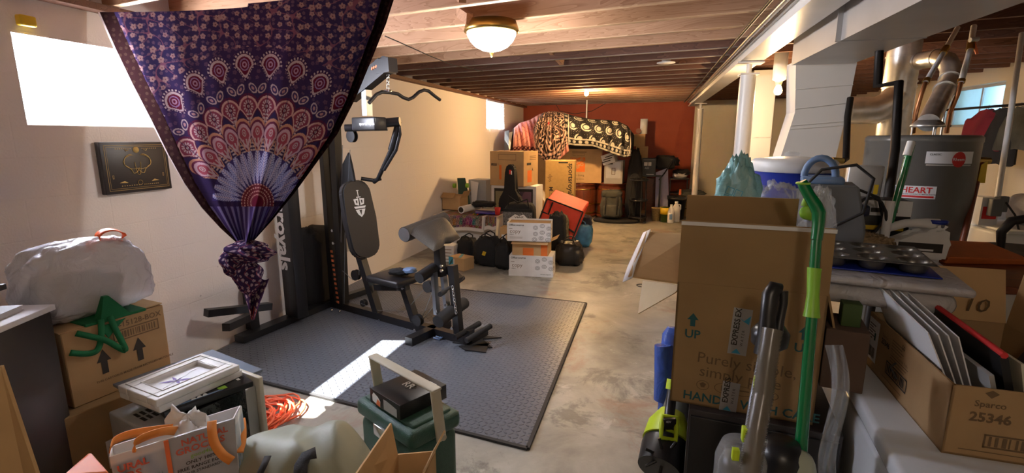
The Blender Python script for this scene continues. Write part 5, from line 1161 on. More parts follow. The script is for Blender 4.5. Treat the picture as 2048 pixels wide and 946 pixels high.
for i in range(7):
    w = rnd.uniform(.02, .045); h = rnd.uniform(.17, .23); c = cols[i % 7]; p = M0 @ Vector((.25 - .052 * i, -.03, .0695)); mt = mat('book_cover_%d' % (i % 7), c, .6)
    tb = thing('book', names[i] + ' upright book on the bottom shelf of the dark bookcase', 'book', tuple(p), 20, 'upright books on the bottom shelf of the dark bookcase'); b = B(mt); b.box((0, 0, h / 2), (w, .16, h), bev=.003); b.build('cover', tb); b = B(M_paper); b.box((0, .003, h / 2), (w - .006, .158, h - .006)); b.build('pages', tb)
def flatbook(x, y, z, w, d, h, rz, mt, label, pr=None):
    p = M0 @ Vector((x, y, z)); tb = thing('book', label, 'book', tuple(p), 20 + rz); b = B(mt); b.box((0, 0, h - .002), (w, d, .004)); b.box((0, 0, .002), (w, d, .004)); b.box((-w / 2 + .002, 0, h / 2), (.004, d, h))
    if pr: pr(b, w, d, h)
    b.build('cover', tb); b = B(M_paper); b.box((.002, 0, h / 2), (w - .008, d - .008, h - .008)); b.build('pages', tb)
def pr1(b, w, d, h): T = TR(-w / 2, -d / 2, h + .0012); b.rect(w * .55, d * .1, w * .3, d * .5, T, M_red_ink).rect(w * .55, d * .65, w * .3, d * .12, T, M_teal).rect(w * .1, d * .1, w * .35, d * .7, T, M_maroon)
flatbook(.08, -.02, .866, .36, .25, .02, 4, M_paper, 'white magazine with red and maroon cover lowest on the bookcase', pr1)
flatbook(-.05, .0, .888, .27, .20, .03, -6, mat('book_cover_0', cols[0], .6), 'thick grey-brown book in the middle of the pile on the bookcase')
flatbook(-.03, .01, .919, .25, .19, .022, 3, M_paper, 'pale book directly beneath the black picture frame')
p = M0 @ Vector((.0, .0, .943)); t = thing('picture_frame', 'black picture frame lying flat on the books at the left edge', 'picture frame', tuple(p), 18)
b = B(M_darkwood)
for (cx, cy, w, d) in ((0, .125, .38, .035), (0, -.125, .38, .035), (.172, 0, .035, .22), (-.172, 0, .035, .22)): b.box((cx, cy, .012), (w, d, .022), bev=.003)
b.build('moulding', t); b = B(mat('frame_print', (.35, .42, .5), .25, nz=.4, ns=9)); b.box((0, 0, .006), (.31, .22, .006)); b.build('print', t)
# cardboard side at the left corner
A_ = [PK(0, 735, 1.0), PK(12, 735, 1.0), PK(82, 946, .98), PK(0, 990, .95)]
t = thing('open_carton', 'plain brown open carton cut off by the bottom left corner', 'carton', (A_[2].x - .25, A_[2].y - .05, 0))
b = B(M_card_light); b.T = TR(-.02, -.12, 0); 
b.build('void', t) if False else None
b = B(M_card_light, True); q0 = PK(8, 730, 1.05); q1 = PK(85, 960, 1.05); dn = Vector((0, 0, -1)); z0 = Vector((q1.x, q1.y, 0)); z1 = Vector((q0.x, q0.y, 0))
b.slab([q0, q1, Vector((q1.x, q1.y, .0)), Vector((q0.x, q0.y, 0))], .006); far = Vector((-.42, -.25, 0)); b.slab([q0 + far, q0, Vector((q0.x, q0.y, 0)), Vector((q0.x, q0.y, 0)) + far], .006)
b.slab([q0 + far, q0 + far + (q1 - q0), z0 + far, z1 + far], .006); b.slab([z1 + far, z1, z0, z0 + far], .006, (0, 0, 1)); b.build('carton_body', t)
# SM carton on its base carton
a = PK(120, 665, 2.0); c = PK(326, 614, 2.36); rz = math.degrees(math.atan2(c.y - a.y, c.x - a.x)); w = Vector((c.x - a.x, c.y - a.y)).length; zt_ = (a.z + c.z) / 2
zb_ = .40; H_ = zt_ - zb_; D_ = .30; nrm = Vector((-sin(rad(rz)), cos(rad(rz)), 0)); mid = Vector(((a.x + c.x) / 2, (a.y + c.y) / 2, 0)) + nrm * D_ / 2
SMpos = mid.copy(); SMrz = rz
t = thing('shipping_carton', 'brown closed carton marked SM-15128-BOX with up arrows by the wall', 'carton', (mid.x, mid.y, zb_ + .001), rz)
b = B(M_card); b.box((0, 0, H_ / 2), (w, D_, H_), bev=.003, seg=1); T = FF(w, D_, H_)
b.text('SM-15128-BOX', .034, T @ TR(w - .235, H_ - .045, 0), M_ink_soft, .02).frame(w - .22, H_ - .105, .19, .05, .005, T, M_ink_soft).bars(w - .205, H_ - .095, .16, .03, T, M_ink_soft, 18, 8)
b.arrow(.13, .10, .055, .11, T, M_ink).arrow(w - .125, .10, .055, .11, T, M_ink)
b.text('THIS CARTON IS MADE FROM RECYCLED MATERIALS', .0135, T @ TR(.09, .068, 0), M_ink_soft, .02); b.build('carton_body', t)
b = B(M_card_light); b.box((.0, .005, H_ + .003), (w * 1.01, D_ * .98, .004), (0, -1.0, 0)); b.build('top_flap', t)
t = thing('shipping_carton', 'dim brown carton with a white shipping label underneath the SM-15128 one', 'carton', (mid.x + .04, mid.y - .03, 0), rz - 3)
b = B(M_card_dark); b.box((0, 0, .1995), (w + .06, D_ + .04, .399), bev=.003, seg=1); T = FF(w + .06, D_ + .04, .399); b.rect(.12, .10, .16, .13, T, M_paper)
for i in range(4): b.rect(.13, .12 + .024 * i, .10 + .03 * (i % 2), .008, T @ TR(0, 0, .0006), M_ink)
b.build('carton_body', t)
# bin liner bag
ctr = PK(150, 565, 2.2); t = thing('bin_liner_bag', 'full white translucent bin bag with orange drawstring on the carton by the wall', 'plastic bag', (ctr.x + .03, ctr.y + .04, zt_ + .008), rz)
b = B(M_blackfab); b.blob((-.06, 0, .095), (.34, .19, .17), e=.6, lump=.12, ns=5, seed=12, n=40); b.build('contents', t)
b = B(M_film); b.blob((-.02, 0, .165), (.54, .32, .34), e=.62, lump=.10, ns=5, seed=11, n=80, crease=.07, top=.78); b.build('bag_film', t)
b = B(mat('drawstring_orange', (.95, .15, .03), .4, emit=None)); 
for (cx, rx, rz_, z) in ((.08, .05, .03, .33), (.05, .06, .02, .30)): b.ribbon([(cx + rx * cos(a), -.06 + .02 * sin(a), z + rz_ * sin(a)) for a in [i * pi / 10 for i in range(-1, 13)]], .035, .002, (0, 1, .3))
b.build('drawstring', t)
# green tote bag
t = thing('green_tote', 'green fabric tote bag with straps hanging over the SM-15128 carton', 'tote bag', (SMpos.x, SMpos.y, zt_ + .01), SMrz)
GW = (PK(326, 614, 2.36) - PK(120, 665, 2.0)).length
def gpt(x, y, o=0.0): ed = 665 - .249 * (x - 120); u = (x - 120) / 206; u = u * (1 + .18 * (1 - u)) ; return Vector((-GW / 2 + u * GW, -.15 - .006 - o, -.010 - (y - ed) * .00206))
b = B(M_darkgrn)
ga, gb_, gc = gpt(158, 655), gpt(280, 626), gpt(240, 640)
b.hexa([ga, gb_, gb_ + Vector((0, .14, .004)), ga + Vector((0, .14, .004))], [p + Vector((0, 0, .012)) for p in (ga, gb_, gb_ + Vector((0, .14, .004)), ga + Vector((0, .14, .004)))])
b.hexa([gpt(182, 650, .004), gpt(246, 632, .004), gpt(240, 632) + Vector((0, .05, 0)), gpt(182, 650) + Vector((0, .05, 0))], [gpt(196, 592, .0), gpt(206, 590, 0), gpt(206, 590) + Vector((0, .02, 0)), gpt(196, 592) + Vector((0, .02, 0))])
b.hexa([gpt(180, 656, .004), gpt(232, 640, .004), gpt(232, 640), gpt(180, 656)], [gpt(192, 682, .006), gpt(204, 668, .006), gpt(204, 668), gpt(192, 682)]); b.build('bag_body', t, bevel=.004)
def spts(P, n=6):
    out = []
    for i in range(len(P) - 1):
        a, b_, c_, d_ = P[max(i - 1, 0)], P[i], P[i + 1], P[min(i + 2, len(P) - 1)]
        for j in range(n): u = j / n; out.append(.5 * ((2 * b_) + (c_ - a) * u + (2 * a - 5 * b_ + 4 * c_ - d_) * u * u + (3 * b_ - a - 3 * c_ + d_) * u ** 3))
    return out + [P[-1]]
for o, pts in ((.004, [(184, 640), (182, 665), (176, 692), (166, 708), (148, 709), (127, 703)]), (.009, [(200, 634), (206, 662), (214, 690), (219, 712), (206, 704), (186, 686), (160, 673), (140, 664)])):
    b = B(M_darkgrn); b.ribbon(spts([gpt(x, y, o) for x, y in pts]), .024, .003, (1, 0, .5), (0, -1, 0)); b.build('strap', t)
# silver appliance wrapped in black film
A3, B3, C3 = PZ(222, 797, .46), PZ(296, 868, .46), PZ(512, 770, .46)
rz = math.degrees(math.atan2(C3.y - B3.y, C3.x - B3.x)); w = (C3 - B3).length; d = .30; nrm = Vector((-sin(rad(rz)), cos(rad(rz)), 0)); mid = (B3 + C3) / 2 + nrm * d / 2
APz = .46; APm = mid.copy(); APr = rz
t = thing('toaster_oven', 'silver vented appliance partly wrapped in black shrink film under the frames', 'appliance', (mid.x, mid.y, 0), rz)
b = B(M_silver); b.box((0, 0, APz / 2 + .0), (w, d, APz), bev=.008); T = FT(w, d, APz)
for i in range(4):
    for j in range(2): b.rect(.035 + .02 * i, .10 + .05 * j, .012, .04, T, M_ink)
b.build('casing', t)
b = B(mat('black_shrink_film', (.012, .012, .012), .12, bump=.9, bs=14)); b.box((.045, 0, APz / 2 + .004), (w - .19, d + .012, APz + .010), bev=.004); b.build('shrink_film', t)
b = B(M_cream); b.box((w / 2 + .012, -.01, APz / 2 + .02), (.02, d + .02, APz + .03), bev=.004); b.build('end_panel', t)
def flatat(pts, z, name, label, cat, build, h):
    P = [PZ(x, y, z) for x, y in pts]; # left, front, right
    rz = math.degrees(math.atan2(P[2].y - P[1].y, P[2].x - P[1].x)); w = (P[2] - P[1]).length; d = (P[0] - P[1]).length; nrm = Vector((-sin(rad(rz)), cos(rad(rz)), 0)); m = (P[1] + P[2]) / 2 + nrm * d / 2
    t = thing(name, label, cat, (m.x, m.y, z - h), rz); build(t, w, d); return t
zt5 = APz + .0105
def bb(t, w, d): b = B(mat('blue_grey_board', (.16, .20, .26), .35)); b.box((0, 0, .007), (w, d, .012), bev=.002); b.build('board', t)
flatat(((255, 758), (322, 822), (525, 738)), zt5 + .014, 'backing_board', 'large thin blue-grey board under the frames and dark book', 'board', bb, .013)
def bk(t, w, d):
    b = B(M_blackplastic); b.box((0, 0, .013), (w, d, .024), bev=.002); T = FT(w, d, .025); b.rect(.02, .015, w * .6, .012, T, M_lblue)
    for i in range(3): b.poly([(w * .3 + i * .02, .02), (w * .3 + .015 + i * .02, .05), (w * .3 + .02 + i * .02, .02)], T @ TR(0, 0, .0006), M_paper)
    b.rect(w - .12, .02, .03, .03, T, M_lime2).rect(w - .04, .05, .012, .02, T, M_paper); b.build('cover', t)
flatat(((300, 780), (328, 826), (506, 762)), zt5 + .04, 'dark_book', 'flat dark book with green mark and white triangles beneath the white frames', 'book', bk, .025)
M_frame = mat('distressed_white_paint', (.72, .72, .70), .5, nz=.12, ns=14)
def fr(t, w, d):
    m = .06; h = .028; b = B(M_frame)
    for (cx, cy, ww, dd) in ((0, d / 2 - m / 2, w, m), (0, -d / 2 + m / 2, w, m), (w / 2 - m / 2, 0, m, d - 2 * m), (-w / 2 + m / 2, 0, m, d - 2 * m)): b.box((cx, cy, h / 2), (ww, dd, h), bev=.004)
    for (s, hh) in ((.02, h + .004), (m - .006, h + .003)):
        ww, dd = w - 2 * s, d - 2 * s; b.tube([(-ww / 2, -dd / 2, hh - .003), (ww / 2, -dd / 2, hh - .003), (ww / 2, dd / 2, hh - .003), (-ww / 2, dd / 2, hh - .003)], .003, 6, closed=True)
    b.build('moulding', t)
    b = B(mat('flower_print_paper', (.80, .82, .86), .3)); b.box((0, 0, .008), (w - 2 * m + .004, d - 2 * m + .004, .004)); T = TR(-.02, 0, .0114); pur = mat('iris_ink', (.22, .16, .45), .7)
    for i in range(6):
        a = i * 1.05 + .3; L_ = .025 + .012 * (i % 3); b.poly([(0, 0), (L_ * .5 * cos(a + .35), L_ * .5 * sin(a + .35)), (L_ * 1.3 * cos(a), L_ * 1.3 * sin(a)), (L_ * .5 * cos(a - .35), L_ * .5 * sin(a - .35))], T, pur)
    b.tube([(-.02 + .02 * i * .6, .004 * math.sin(i * 1.3) + .004 * i, .0115) for i in range(9)], .0008, 4); b.tube([(-.02 - .012 * i, -.004 * i, .0115) for i in range(6)], .001, 4); b.build('flower_print', t)
flatat(((283, 765), (318, 812), (484, 738)), zt5 + .072, 'picture_frame', 'lower white picture frame, under the frame with the purple flower', 'picture frame', lambda t, w, d: (fr(t, w, d)), .031)
flatat(((271, 757), (311, 800), (479, 728)), zt5 + .105, 'picture_frame', 'white picture frame with a purple flower print on top of the pile', 'picture frame', fr, .031)
# orange extension cord
t = thing('extension_cord', 'tangled coil of orange extension cord on the floor beside the mat', 'cord', tuple(PZ(535, 830)))
b = B(M_cordo, True); rr = random.Random(5); c0 = PZ(540, 822)
pts = []
for i in range(300):
    a = i * .30; r = .125 + .025 * sin(i * .11) + .015 * sin(i * .37); zc_ = .012 + .012 * (i / 30) * .4 + .006 * sin(i * 1.7)
    pts.append(c0 + Vector((r * cos(a) * 1.0 + .05 * sin(i * .045), r * sin(a) * 1.15 - .0006 * i, zc_)))
b.tube(pts, .0055, 8); b.build('coil', t)
b = B(M_cordo, True); c1 = PZ(505, 870); pts = []
for i in range(160):
    a = i * .33; r = .08 + .03 * sin(i * .19); pts.append(c1 + Vector((r * cos(a) + .03 * sin(i * .07), r * 1.2 * sin(a), .015 + .0006 * i)))
b.tube(pts, .0055, 8); b.build('tangle', t)
b = B(M_rub, True); b.tube([c0 + Vector((.07 * cos(a), .08 * sin(a), .03)) for a in [i * .4 for i in range(14)]], .004, 6); tag(b.build('black_wire'), 'thin black wire coiled inside the orange extension cord', 'wire')
# grocery bag
t = thing('grocery_bag', 'printed grocery tote bag with orange handles and white tissue in front of the appliance', 'shopping bag', (-1.50, 1.22, 0), 0)
L0, L1 = PK(217, 905, 1.42), PK(468, 838, 1.62); R1 = PK(482, 818, 1.70); L2 = PK(219, 880, 1.47)
gz0 = lambda p: Vector((p.x, p.y, .13))
rim = [L0, L1, R1, L2]
for p in rim: p.z = .608
b = B(M_paper, True); ctr_ = sum((Vector(p) for p in rim), Vector()) / 4
bot = [ctr_.lerp(gz(p, 0), 1) * .96 + gz(ctr_, 0) * .04 for p in rim]; bot = [Vector((ctr_.x + (p.x - ctr_.x) * .92, ctr_.y + (p.y - ctr_.y) * .9, .002)) for p in rim]
for i in range(4): j = (i + 1) % 4; b.slab([bot[i], bot[j], rim[j], rim[i]], .004)
b.slab(bot, .003, (0, 0, 1)); 
M_bagart = paint_mat('printed_bag_art', .35)
b.build('lining', t)
def bagface(name, p, q, pb_, qb_, seed, lift):
    p, q, pb_, qb_ = [np.array(v) for v in (p, q, pb_, qb_)]; n_ = np.cross(q - p, pb_ - p); n_ /= np.linalg.norm(n_)
    if n_ @ (np.array(EYE) - p) < 0: n_ = -n_
    def P(S, Tt): S_, T_ = S[:, None], Tt[:, None]; X = (p * (1 - S_) + q * S_) * (1 - T_) + (pb_ * (1 - S_) + qb_ * S_) * T_ + n_ * (lift + .006 * np.sin(S_ * 9 + seed) * np.sin(T_ * 5)); return X.T
    def Cc(S, Tt):
        c = np.tile(np.array([.36, .46, .60]), (len(S), 1)); v = .5 + .5 * np.sin(S * 13 + 3 * np.sin(Tt * 11 + seed)); c = mixc(c, v * .6, (.62, .68, .72))
        v = (np.sin(S * 40 + 5 * np.sin(Tt * 30)) * np.sin(Tt * 36 + 4 * np.sin(S * 22)) > .3) & (Tt > .16); c = mixc(c, v * .75, (.16, .24, .28)); v2 = (np.sin(S * 60 + Tt * 20) * np.sin(Tt * 70 - S * 10) > .55) & (Tt > .2); c = mixc(c, v2 * .8, (.45, .42, .2))
        c = mixc(c, (Tt < .05), (.70, .74, .80)); return c
    return painted(name, t, 90, 60, P, Cc, M_bagart)
mid_t, mid_b = L0.lerp(L1, .42), bot[0].lerp(bot[1], .42)
bagface('scenic_panel', L0, mid_t, bot[0], mid_b, 1, .003); bagface('side_panel', L1, R1, bot[1], bot[2], 5, .003)
b = B(mat('grey_bag_panel', (.42, .46, .52), .4), True); n_ = (L1 - L0).cross(Vector((0, 0, 1))).normalized()
if n_.dot(EYE - L0) < 0: n_ = -n_
b.slab([mid_t + n_ * .004, L1 + n_ * .004, bot[1] + n_ * .004, mid_b + n_ * .004], .002, n_)
bx = (L1 - mid_t).normalized(); up_ = (mid_t - mid_b).normalized(); Tg = Matrix(((bx.x, up_.x, n_.x, mid_t.x), (bx.y, up_.y, n_.y, mid_t.y), (bx.z, up_.z, n_.z, mid_t.z), (0, 0, 0, 1))) @ TR(0, 0, .0075)
M_logo = mat('brick_logo_ink', (.62, .15, .10), .5)
b.text('NATURAL', .028, Tg @ TR(.035, -.034, 0), M_logo, .03).text('GROCERS', .030, Tg @ TR(.018, -.062, 0), M_logo, .03).text('good4u', .019, Tg @ TR(.055, -.082, 0), M_lime2, 0)
b.text('ONLY 100%', .016, Tg @ TR(.04, -.102, 0), M_ink, .01).text('FREE RANGE EGGS', .0155, Tg @ TR(.016, -.120, 0), M_ink, .01).text('IS OUR STANDARD!', .0125, Tg @ TR(.022, -.136, 0), M_ink, .01); b.build('logo_panel', t)
bx2 = (mid_t - L0).normalized(); Tg2 = Matrix(((bx2.x, up_.x, n_.x, L0.x), (bx2.y, up_.y, n_.y, L0.y), (bx2.z, up_.z, n_.z, L0.z), (0, 0, 0, 1))) @ TR(0, 0, .0130)
b = B(M_logo, True); b.text('URAL', .030, Tg2 @ TR(.012, -.050, 0), M_logo, .03).text('ERS', .032, Tg2 @ TR(.016, -.080, 0), M_logo, .03); b.build('logo_lettering', t)
b = B(M_orange, True); b.slab([mid_t + n_ * .008 - bx * .006, mid_t + n_ * .008 + bx * .006, mid_b + n_ * .008 + bx * .006, mid_b + n_ * .008 - bx * .006], .003, n_); b.build('orange_piping', t)
M_strap = mat('orange_webbing', (.75, .27, .05), .7)
def smooth_pts(P, n=6):
    P = [Vector(p) for p in P]; out = []
    for i in range(len(P) - 1):
        a, b_, c_, d_ = P[max(i - 1, 0)], P[i], P[i + 1], P[min(i + 2, len(P) - 1)]
        for j in range(n): u = j / n; out.append(.5 * ((2 * b_) + (c_ - a) * u + (2 * a - 5 * b_ + 4 * c_ - d_) * u * u + (3 * b_ - a - 3 * c_ + d_) * u ** 3))
    return out + [P[-1]]
def strap(pts, side=None): b = B(M_strap, True); b.ribbon(smooth_pts([PK(*p) for p in pts]), .026, .003, side or bx); b.build('handle', t)
strap([(268, 905, 1.44), (272, 885, 1.45), (295, 872, 1.48), (330, 862, 1.52), (352, 862, 1.56)], (.2, .2, 1)); strap([(220, 900, 1.43), (228, 882, 1.46), (262, 868, 1.5), (310, 860, 1.55), (345, 856, 1.58)], (.2, .2, 1))
strap([(424, 842, 1.575), (424, 862, 1.55), (430, 888, 1.53), (446, 910, 1.52), (464, 922, 1.53)]); strap([(482, 838, 1.75), (484, 850, 1.72), (484, 880, 1.68), (478, 905, 1.64)])
t = thing('tissue_paper', 'crumpled white tissue paper sticking out of the grocery bag', 'tissue paper', tuple(gz(PK(380, 870, 1.62), .40))); b = B(M_paper); b.blob((0, 0, .11), (.20, .10, .22), e=.9, lump=.5, ns=6, seed=9, n=36, crease=.2); b.build('crumpled_sheet', t)
# orange paper bag at the bottom edge
p = PK(165, 935, 1.25); t = thing('orange_bag', 'folded orange bag at the bottom edge left of the grocery bag', 'bag', (p.x, p.y, 0)); b = B(M_orange, True)
z0 = PK(180, 905, 1.3); b.hexa([gz(PK(120, 946, 1.15), 0), gz(PK(215, 946, 1.2), 0), gz(PK(225, 940, 1.35), 0), gz(PK(140, 940, 1.35), 0)], [PK(125, 950, 1.2), PK(218, 944, 1.25), PK(183, 905, 1.3), PK(176, 906, 1.3)]); b.build('bag_body', t, bevel=.004)
# canvas tarp bag
CX, CY = PK(592, 920, 1.72).x, PK(592, 920, 1.72).y
t = thing('canvas_bag', 'crumpled sage-green canvas duffel with black straps at the bottom edge', 'duffel bag', (CX, CY, 0))
def tp(u, v):
    x = -.40 + .80 * u; y = -.26 + .52 * v; e = (1 - abs(2 * u - 1) ** 2.6) * (1 - abs(2 * v - 1) ** 3); z = .57 * max(0, e) ** .45
    z *= 1 - .30 * abs(u - .62) + .05 * sin(u * 7 + v * 3); pv = Vector((x * 3 + y * 2, y * 2.5 - x, 1.7)); z += .05 * noise.noise(pv) - .05 * abs(noise.noise(pv * 1.6 + Vector((3, 1, 0))))
    return (CX - .01 + x * .98 + .08 * y, CY + y * .85 - .30 * x, max(.0, z) if 0 < u < 1 and 0 < v < 1 else 0)
b = B(M_tarp, True); b.grid(tp, 70, 50); b.build('canvas', t)
b = B(M_blackfab, True); b.ribbon([PK(*p) for p in ((632, 905, 1.56), (612, 912, 1.55), (602, 930, 1.52), (600, 955, 1.49))], .04, .003, (1, .3, 0)); b.build('strap', t)
b = B(M_blackfab, True); b.ribbon([PK(*p) for p in ((536, 912, 1.55), (528, 930, 1.52), (516, 955, 1.49))], .02, .003, (1, .3, 0)); b.build('strap', t)
# green cooler with cream handle
P = [PZ(709, 790, .42), PZ(822, 866, .42), PZ(909, 808, .42)]
rz = math.degrees(math.atan2(P[1].y - P[0].y, P[1].x - P[0].x)); w = (P[1] - P[0]).length; d = .25; nrm = Vector((-sin(rad(rz)), cos(rad(rz)), 0)); mid = (P[0] + P[1]) / 2 + nrm * d / 2
t = thing('picnic_cooler', 'hammered dark green hard cooler with a cream swing handle', 'cooler', (mid.x, mid.y, 0.0), rz); CO = Matrix.Translation((mid.x, mid.y, 0)) @ RZ(rz)
b = B(M_green_cool); b.box((0, 0, .165), (w - .03, d - .02, .33), bev=.03, seg=4); b.build('body', t)
b = B(M_green_cool); b.box((0, 0, .37), (w, d, .075), bev=.025, seg=4); b.box((0, 0, .407), (w - .06, d - .06, .024), bev=.01, seg=3); b.build('lid', t)
b = B(M_chrome); b.box((0, -d / 2 - .006, .335), (.09, .014, .05), bev=.004); b.build('latch', t)
b = B(M_cream); hw = w / 2 + .012
b.box((hw, -.005, .445), (.012, .045, .23), (6, 0, 0), bev=.004); b.box((0, -.016, .558), (w + .05, .045, .010), (0, 0, 0), bev=.004); b.box((-hw, -.005, .445), (.012, .045, .23), (6, 0, 0), bev=.004)
b.cyl((hw - .01, .012, .345), (hw + .012, .012, .345), .012, n=14); b.cyl((-hw - .012, .012, .345), (-hw + .01, .012, .345), .012, n=14); b.build('carry_handle', t)
# black boot-like box on it
Pk = [PZ(733, 788, .42), PZ(797, 836, .42), PZ(887, 785, .42)]
c = CO @ Vector((.0, .01, .4205)); t = thing('black_gift_box', 'flat black box with silver crest and torn labels lying on the green cooler', 'box', tuple(c), rz + 1)
b = B(M_blackplastic); bw, bd, bh = .21, .235, .062; b.box((0, 0, bh / 2), (bw, bd, bh), bev=.002); T = FT(bw, bd, bh)
for i in range(26):
    a = i * 2.4; r = .034 * math.sqrt(i / 26); b.lathe([(0, 0), (.0045, 0), (.0045, .0005)], (0, 0, 0), 7, T @ TR(.105 + r * cos(a) * 1.1, .125 + r * sin(a) * .8, 0))
k_ = b.cur; 
b.text('RR', .05, T @ TR(.07, .108, .0008), M_silver, .01).rect(.14, .18, .045, .025, T, M_paper); T2 = FF(bw, bd, bh)
b.poly([(.02, .015), (.075, .004), (.078, .03), (.06, .045), (.03, .055), (.018, .04)], T2, M_paper).poly([(.045, .008), (.074, .006), (.075, .028), (.058, .036)], T2 @ TR(0, 0, .0005), M_orange).poly([(.10, .006), (.19, .004), (.19, .04), (.16, .045), (.12, .05), (.10, .05)], T2, M_silver); b.build('box_body', t)
b = B(M_rub); b.box((0, -bd / 2 + .001, bh + .001), (bw, .004, .003)); b.build('lid_edge', t)
# open carton at bottom middle
K4 = [PK(735, 965, 1.24), PK(815, 968, 1.27), PK(868, 900, 1.50), PK(795, 890, 1.48)]
for p in K4: p.z = .575
t = thing('open_carton', 'open brown carton with dark things inside in front of the green cooler', 'carton', (K4[0].x, K4[0].y, 0)); b = B(M_card_light, True)
for i in range(4): j = (i + 1) % 4; b.slab([gz(K4[i], 0), gz(K4[j], 0), K4[j], K4[i]], -.005)
b.slab([gz(p, .005) for p in K4], .005, (0, 0, 1)); b.build('body', t)
b = B(M_card_light, True); b.slab([K4[0], K4[3], PK(783, 846, 1.46), PK(712, 950, 1.16)], .005); b.build('left_flap', t)
b = B(M_card_dark, True); b.slab([K4[1], K4[2], PK(891, 862, 1.50), PK(845, 955, 1.24)], .005); b.build('right_flap', t)
kc = sum(K4, Vector()) / 4
t = thing('dark_clothes', 'dark crumpled things stuffed inside the open carton before the cooler', 'clothing', (kc.x, kc.y, .007), 0)
b = B(M_blackfab); b.blob((0, 0, .24), (.125, .15, .47), e=.5, lump=.12, ns=9, seed=21, n=36, top=.9); b.build('dark_bundle', t)

# ================================================================ middle and far piles
def pxbox(name, label, cat, x0, x1, yt, yb, Y, d, mt, prints=None, rz=0, z0=None, group=None, part='carton_body', openb=False, bev=.003):
    p, q = PY(x0, yb, Y), PY(x1, yb, Y); zb = max(0, (p.z + q.z) / 2) if z0 is None else z0; h = PY((x0 + x1) / 2, yt, Y).z - zb; w = (q.x - p.x)
    t = thing(name, label, cat, ((p.x + q.x) / 2, Y + d / 2, zb + .001), rz, group); b = B(mt)
    if openb: open_box(b, w, d, h)
    else: b.box((0, 0, h / 2), (w, d, h), bev=bev, seg=1)
    if prints: prints(b, w, d, h)
    b.build(part, t); t['_w'] = 0; del t['_w']; return t, w, d, h, zb + h
def copyprint(b, w, d, h):
    T = FF(w, d, h); b.text('Office source', .030, T @ TR(.02, h - .035, 0), M_ink, .02).text('copy', .062, T @ TR(.03, h * .45, 0), M_ink_soft, -.005).text('paper', .02, T @ TR(.03, h * .35, 0), M_ink, 0)
    b.rect(.02, h * .68, .04, .004, T, M_ink_soft)
    for i in range(2): b.rect(.03, h * .22 - i * .012, .14, .003, T, M_ink_soft)
    for (u, v) in ((.30, .75), (.37, .85), (.44, .72), (.30, .42), (.37, .50), (.44, .40), (.36, .2), (.43, .12), (.29, .12)):
        T3 = T @ TR(u * w / .46, v * h, .0004)
        for r, n in ((.026, 16), (.013, 12)): k = b.cur; b.m(M_ink); vs = [(rr * cos(2 * pi * i / n), rr * sin(2 * pi * i / n) * (.85 if r > .02 else 1), 0) for rr in (r, r - .0035) for i in range(n)]; b.add(vs, [[i, (i + 1) % n, n + (i + 1) % n, n + i] for i in range(n)], False, T3); b.cur = k
# stack of copy-paper cartons
t, w, d, h, z1 = pxbox('copy_paper_box', 'white copy paper carton at the bottom of the stack on the open floor', 'carton', 1017, 1103, 512, 553, 5.2, .30, M_white_card, copyprint, 4)
b = B(M_white_card); b.box((0, 0, .035), (w + .008, d + .008, .07)); b.text('serious support', .018, FF(w + .008, d + .008, .07) @ TR(w - .13, .025, .0005), M_ink, 0); b.rect(.07, .08, .07, .02, FR(w, d, h), M_ink).build('lid_tray', t)
def hdp(b, w, d, h): T = FF(w, d, h); b.rect(w * .30, 0, w * .30, h * .55, T, M_orange_ink).rect(w * .80, 0, w * .18, h * .9, T, M_orange_ink)
t, w2, d2, h2, z2 = pxbox('moving_box', 'small brown open box with orange print between the two white copy cartons', 'carton', 1024, 1095, 484, 511, 5.22, .27, M_card_light, hdp, 2, z0=z1)
b = B(M_card_light); b.box((w2 / 2 + .045, 0, h2 + .02), (.11, d2 * .9, .004), (0, -28, 0)); b.build('side_flap', t); b = B(M_card_light); b.box((0, -d2 / 2 - .03, h2 - .004), (w2, .07, .004), (18, 0, 0)); b.build('front_flap', t)
t, w, d, h, z3 = pxbox('copy_paper_box', 'open white copy paper carton at the top of the stack', 'carton', 1012, 1098, 446, 484, 5.18, .30, M_white_card, copyprint, 6, z0=z2 + .012, openb=True)
b = B(M_card_in); b.box((0, 0, h - .02), (w - .014, d - .014, .008)); b.build('inner_flap', t)
# black bags
def bagblob(label, x0, x1, yt, yb, Y, mt=None, seed=0, handles=True, d=.30, name='black_bag', cat='bag', group=None, top=.8, lump=.16, z0=0):
    p, q = PY(x0, yb, Y), PY(x1, yb, Y); w = q.x - p.x; h = PY((x0 + x1) / 2, yt, Y).z - z0; t = thing(name, label, cat, ((p.x + q.x) / 2, Y + d / 2, z0), 0, group)
    b = B(mt or M_blackfab); b.blob((0, 0, h / 2), (w, d, h), e=.55, lump=lump, ns=6, seed=seed, n=44, crease=.08, top=top); b.build('bag_body', t)
    if handles:
        for s in (-1, 1): b = B(mt or M_blackfab); b.tube([(-w * .2, s * d * .2, h * .85), (-w * .15, s * d * .26, h * 1.08), (0, s * d * .28, h * 1.16), (w * .15, s * d * .26, h * 1.08), (w * .2, s * d * .2, h * .85)], .008, 8); b.build('handle', t)
    return t
bagblob('slumped black tote bag leftmost in the row behind the small carton', 905, 950, 480, 528, 5.7, seed=1)
bagblob('wide black duffel bag with a small yellow tag in the middle of the bag row', 940, 1000, 478, 530, 5.45, seed=2)
b = B(M_yellow); p = PY(968, 507, 5.42); b.box(p, (.04, .012, .05), (0, 20, 0), bev=.004); tag(b.build('yellow_tag'), 'small yellow tag tied to the middle black duffel bag', 'tag')
bagblob('black shopping bag standing directly left of the copy carton stack', 985, 1020, 485, 535, 5.35, seed=3)
bagblob('soft black leather handbag standing right of the copy carton stack', 1104, 1166, 488, 533, 5.7, mat('black_leather', (.02, .018, .018), .4), seed=4, d=.34)
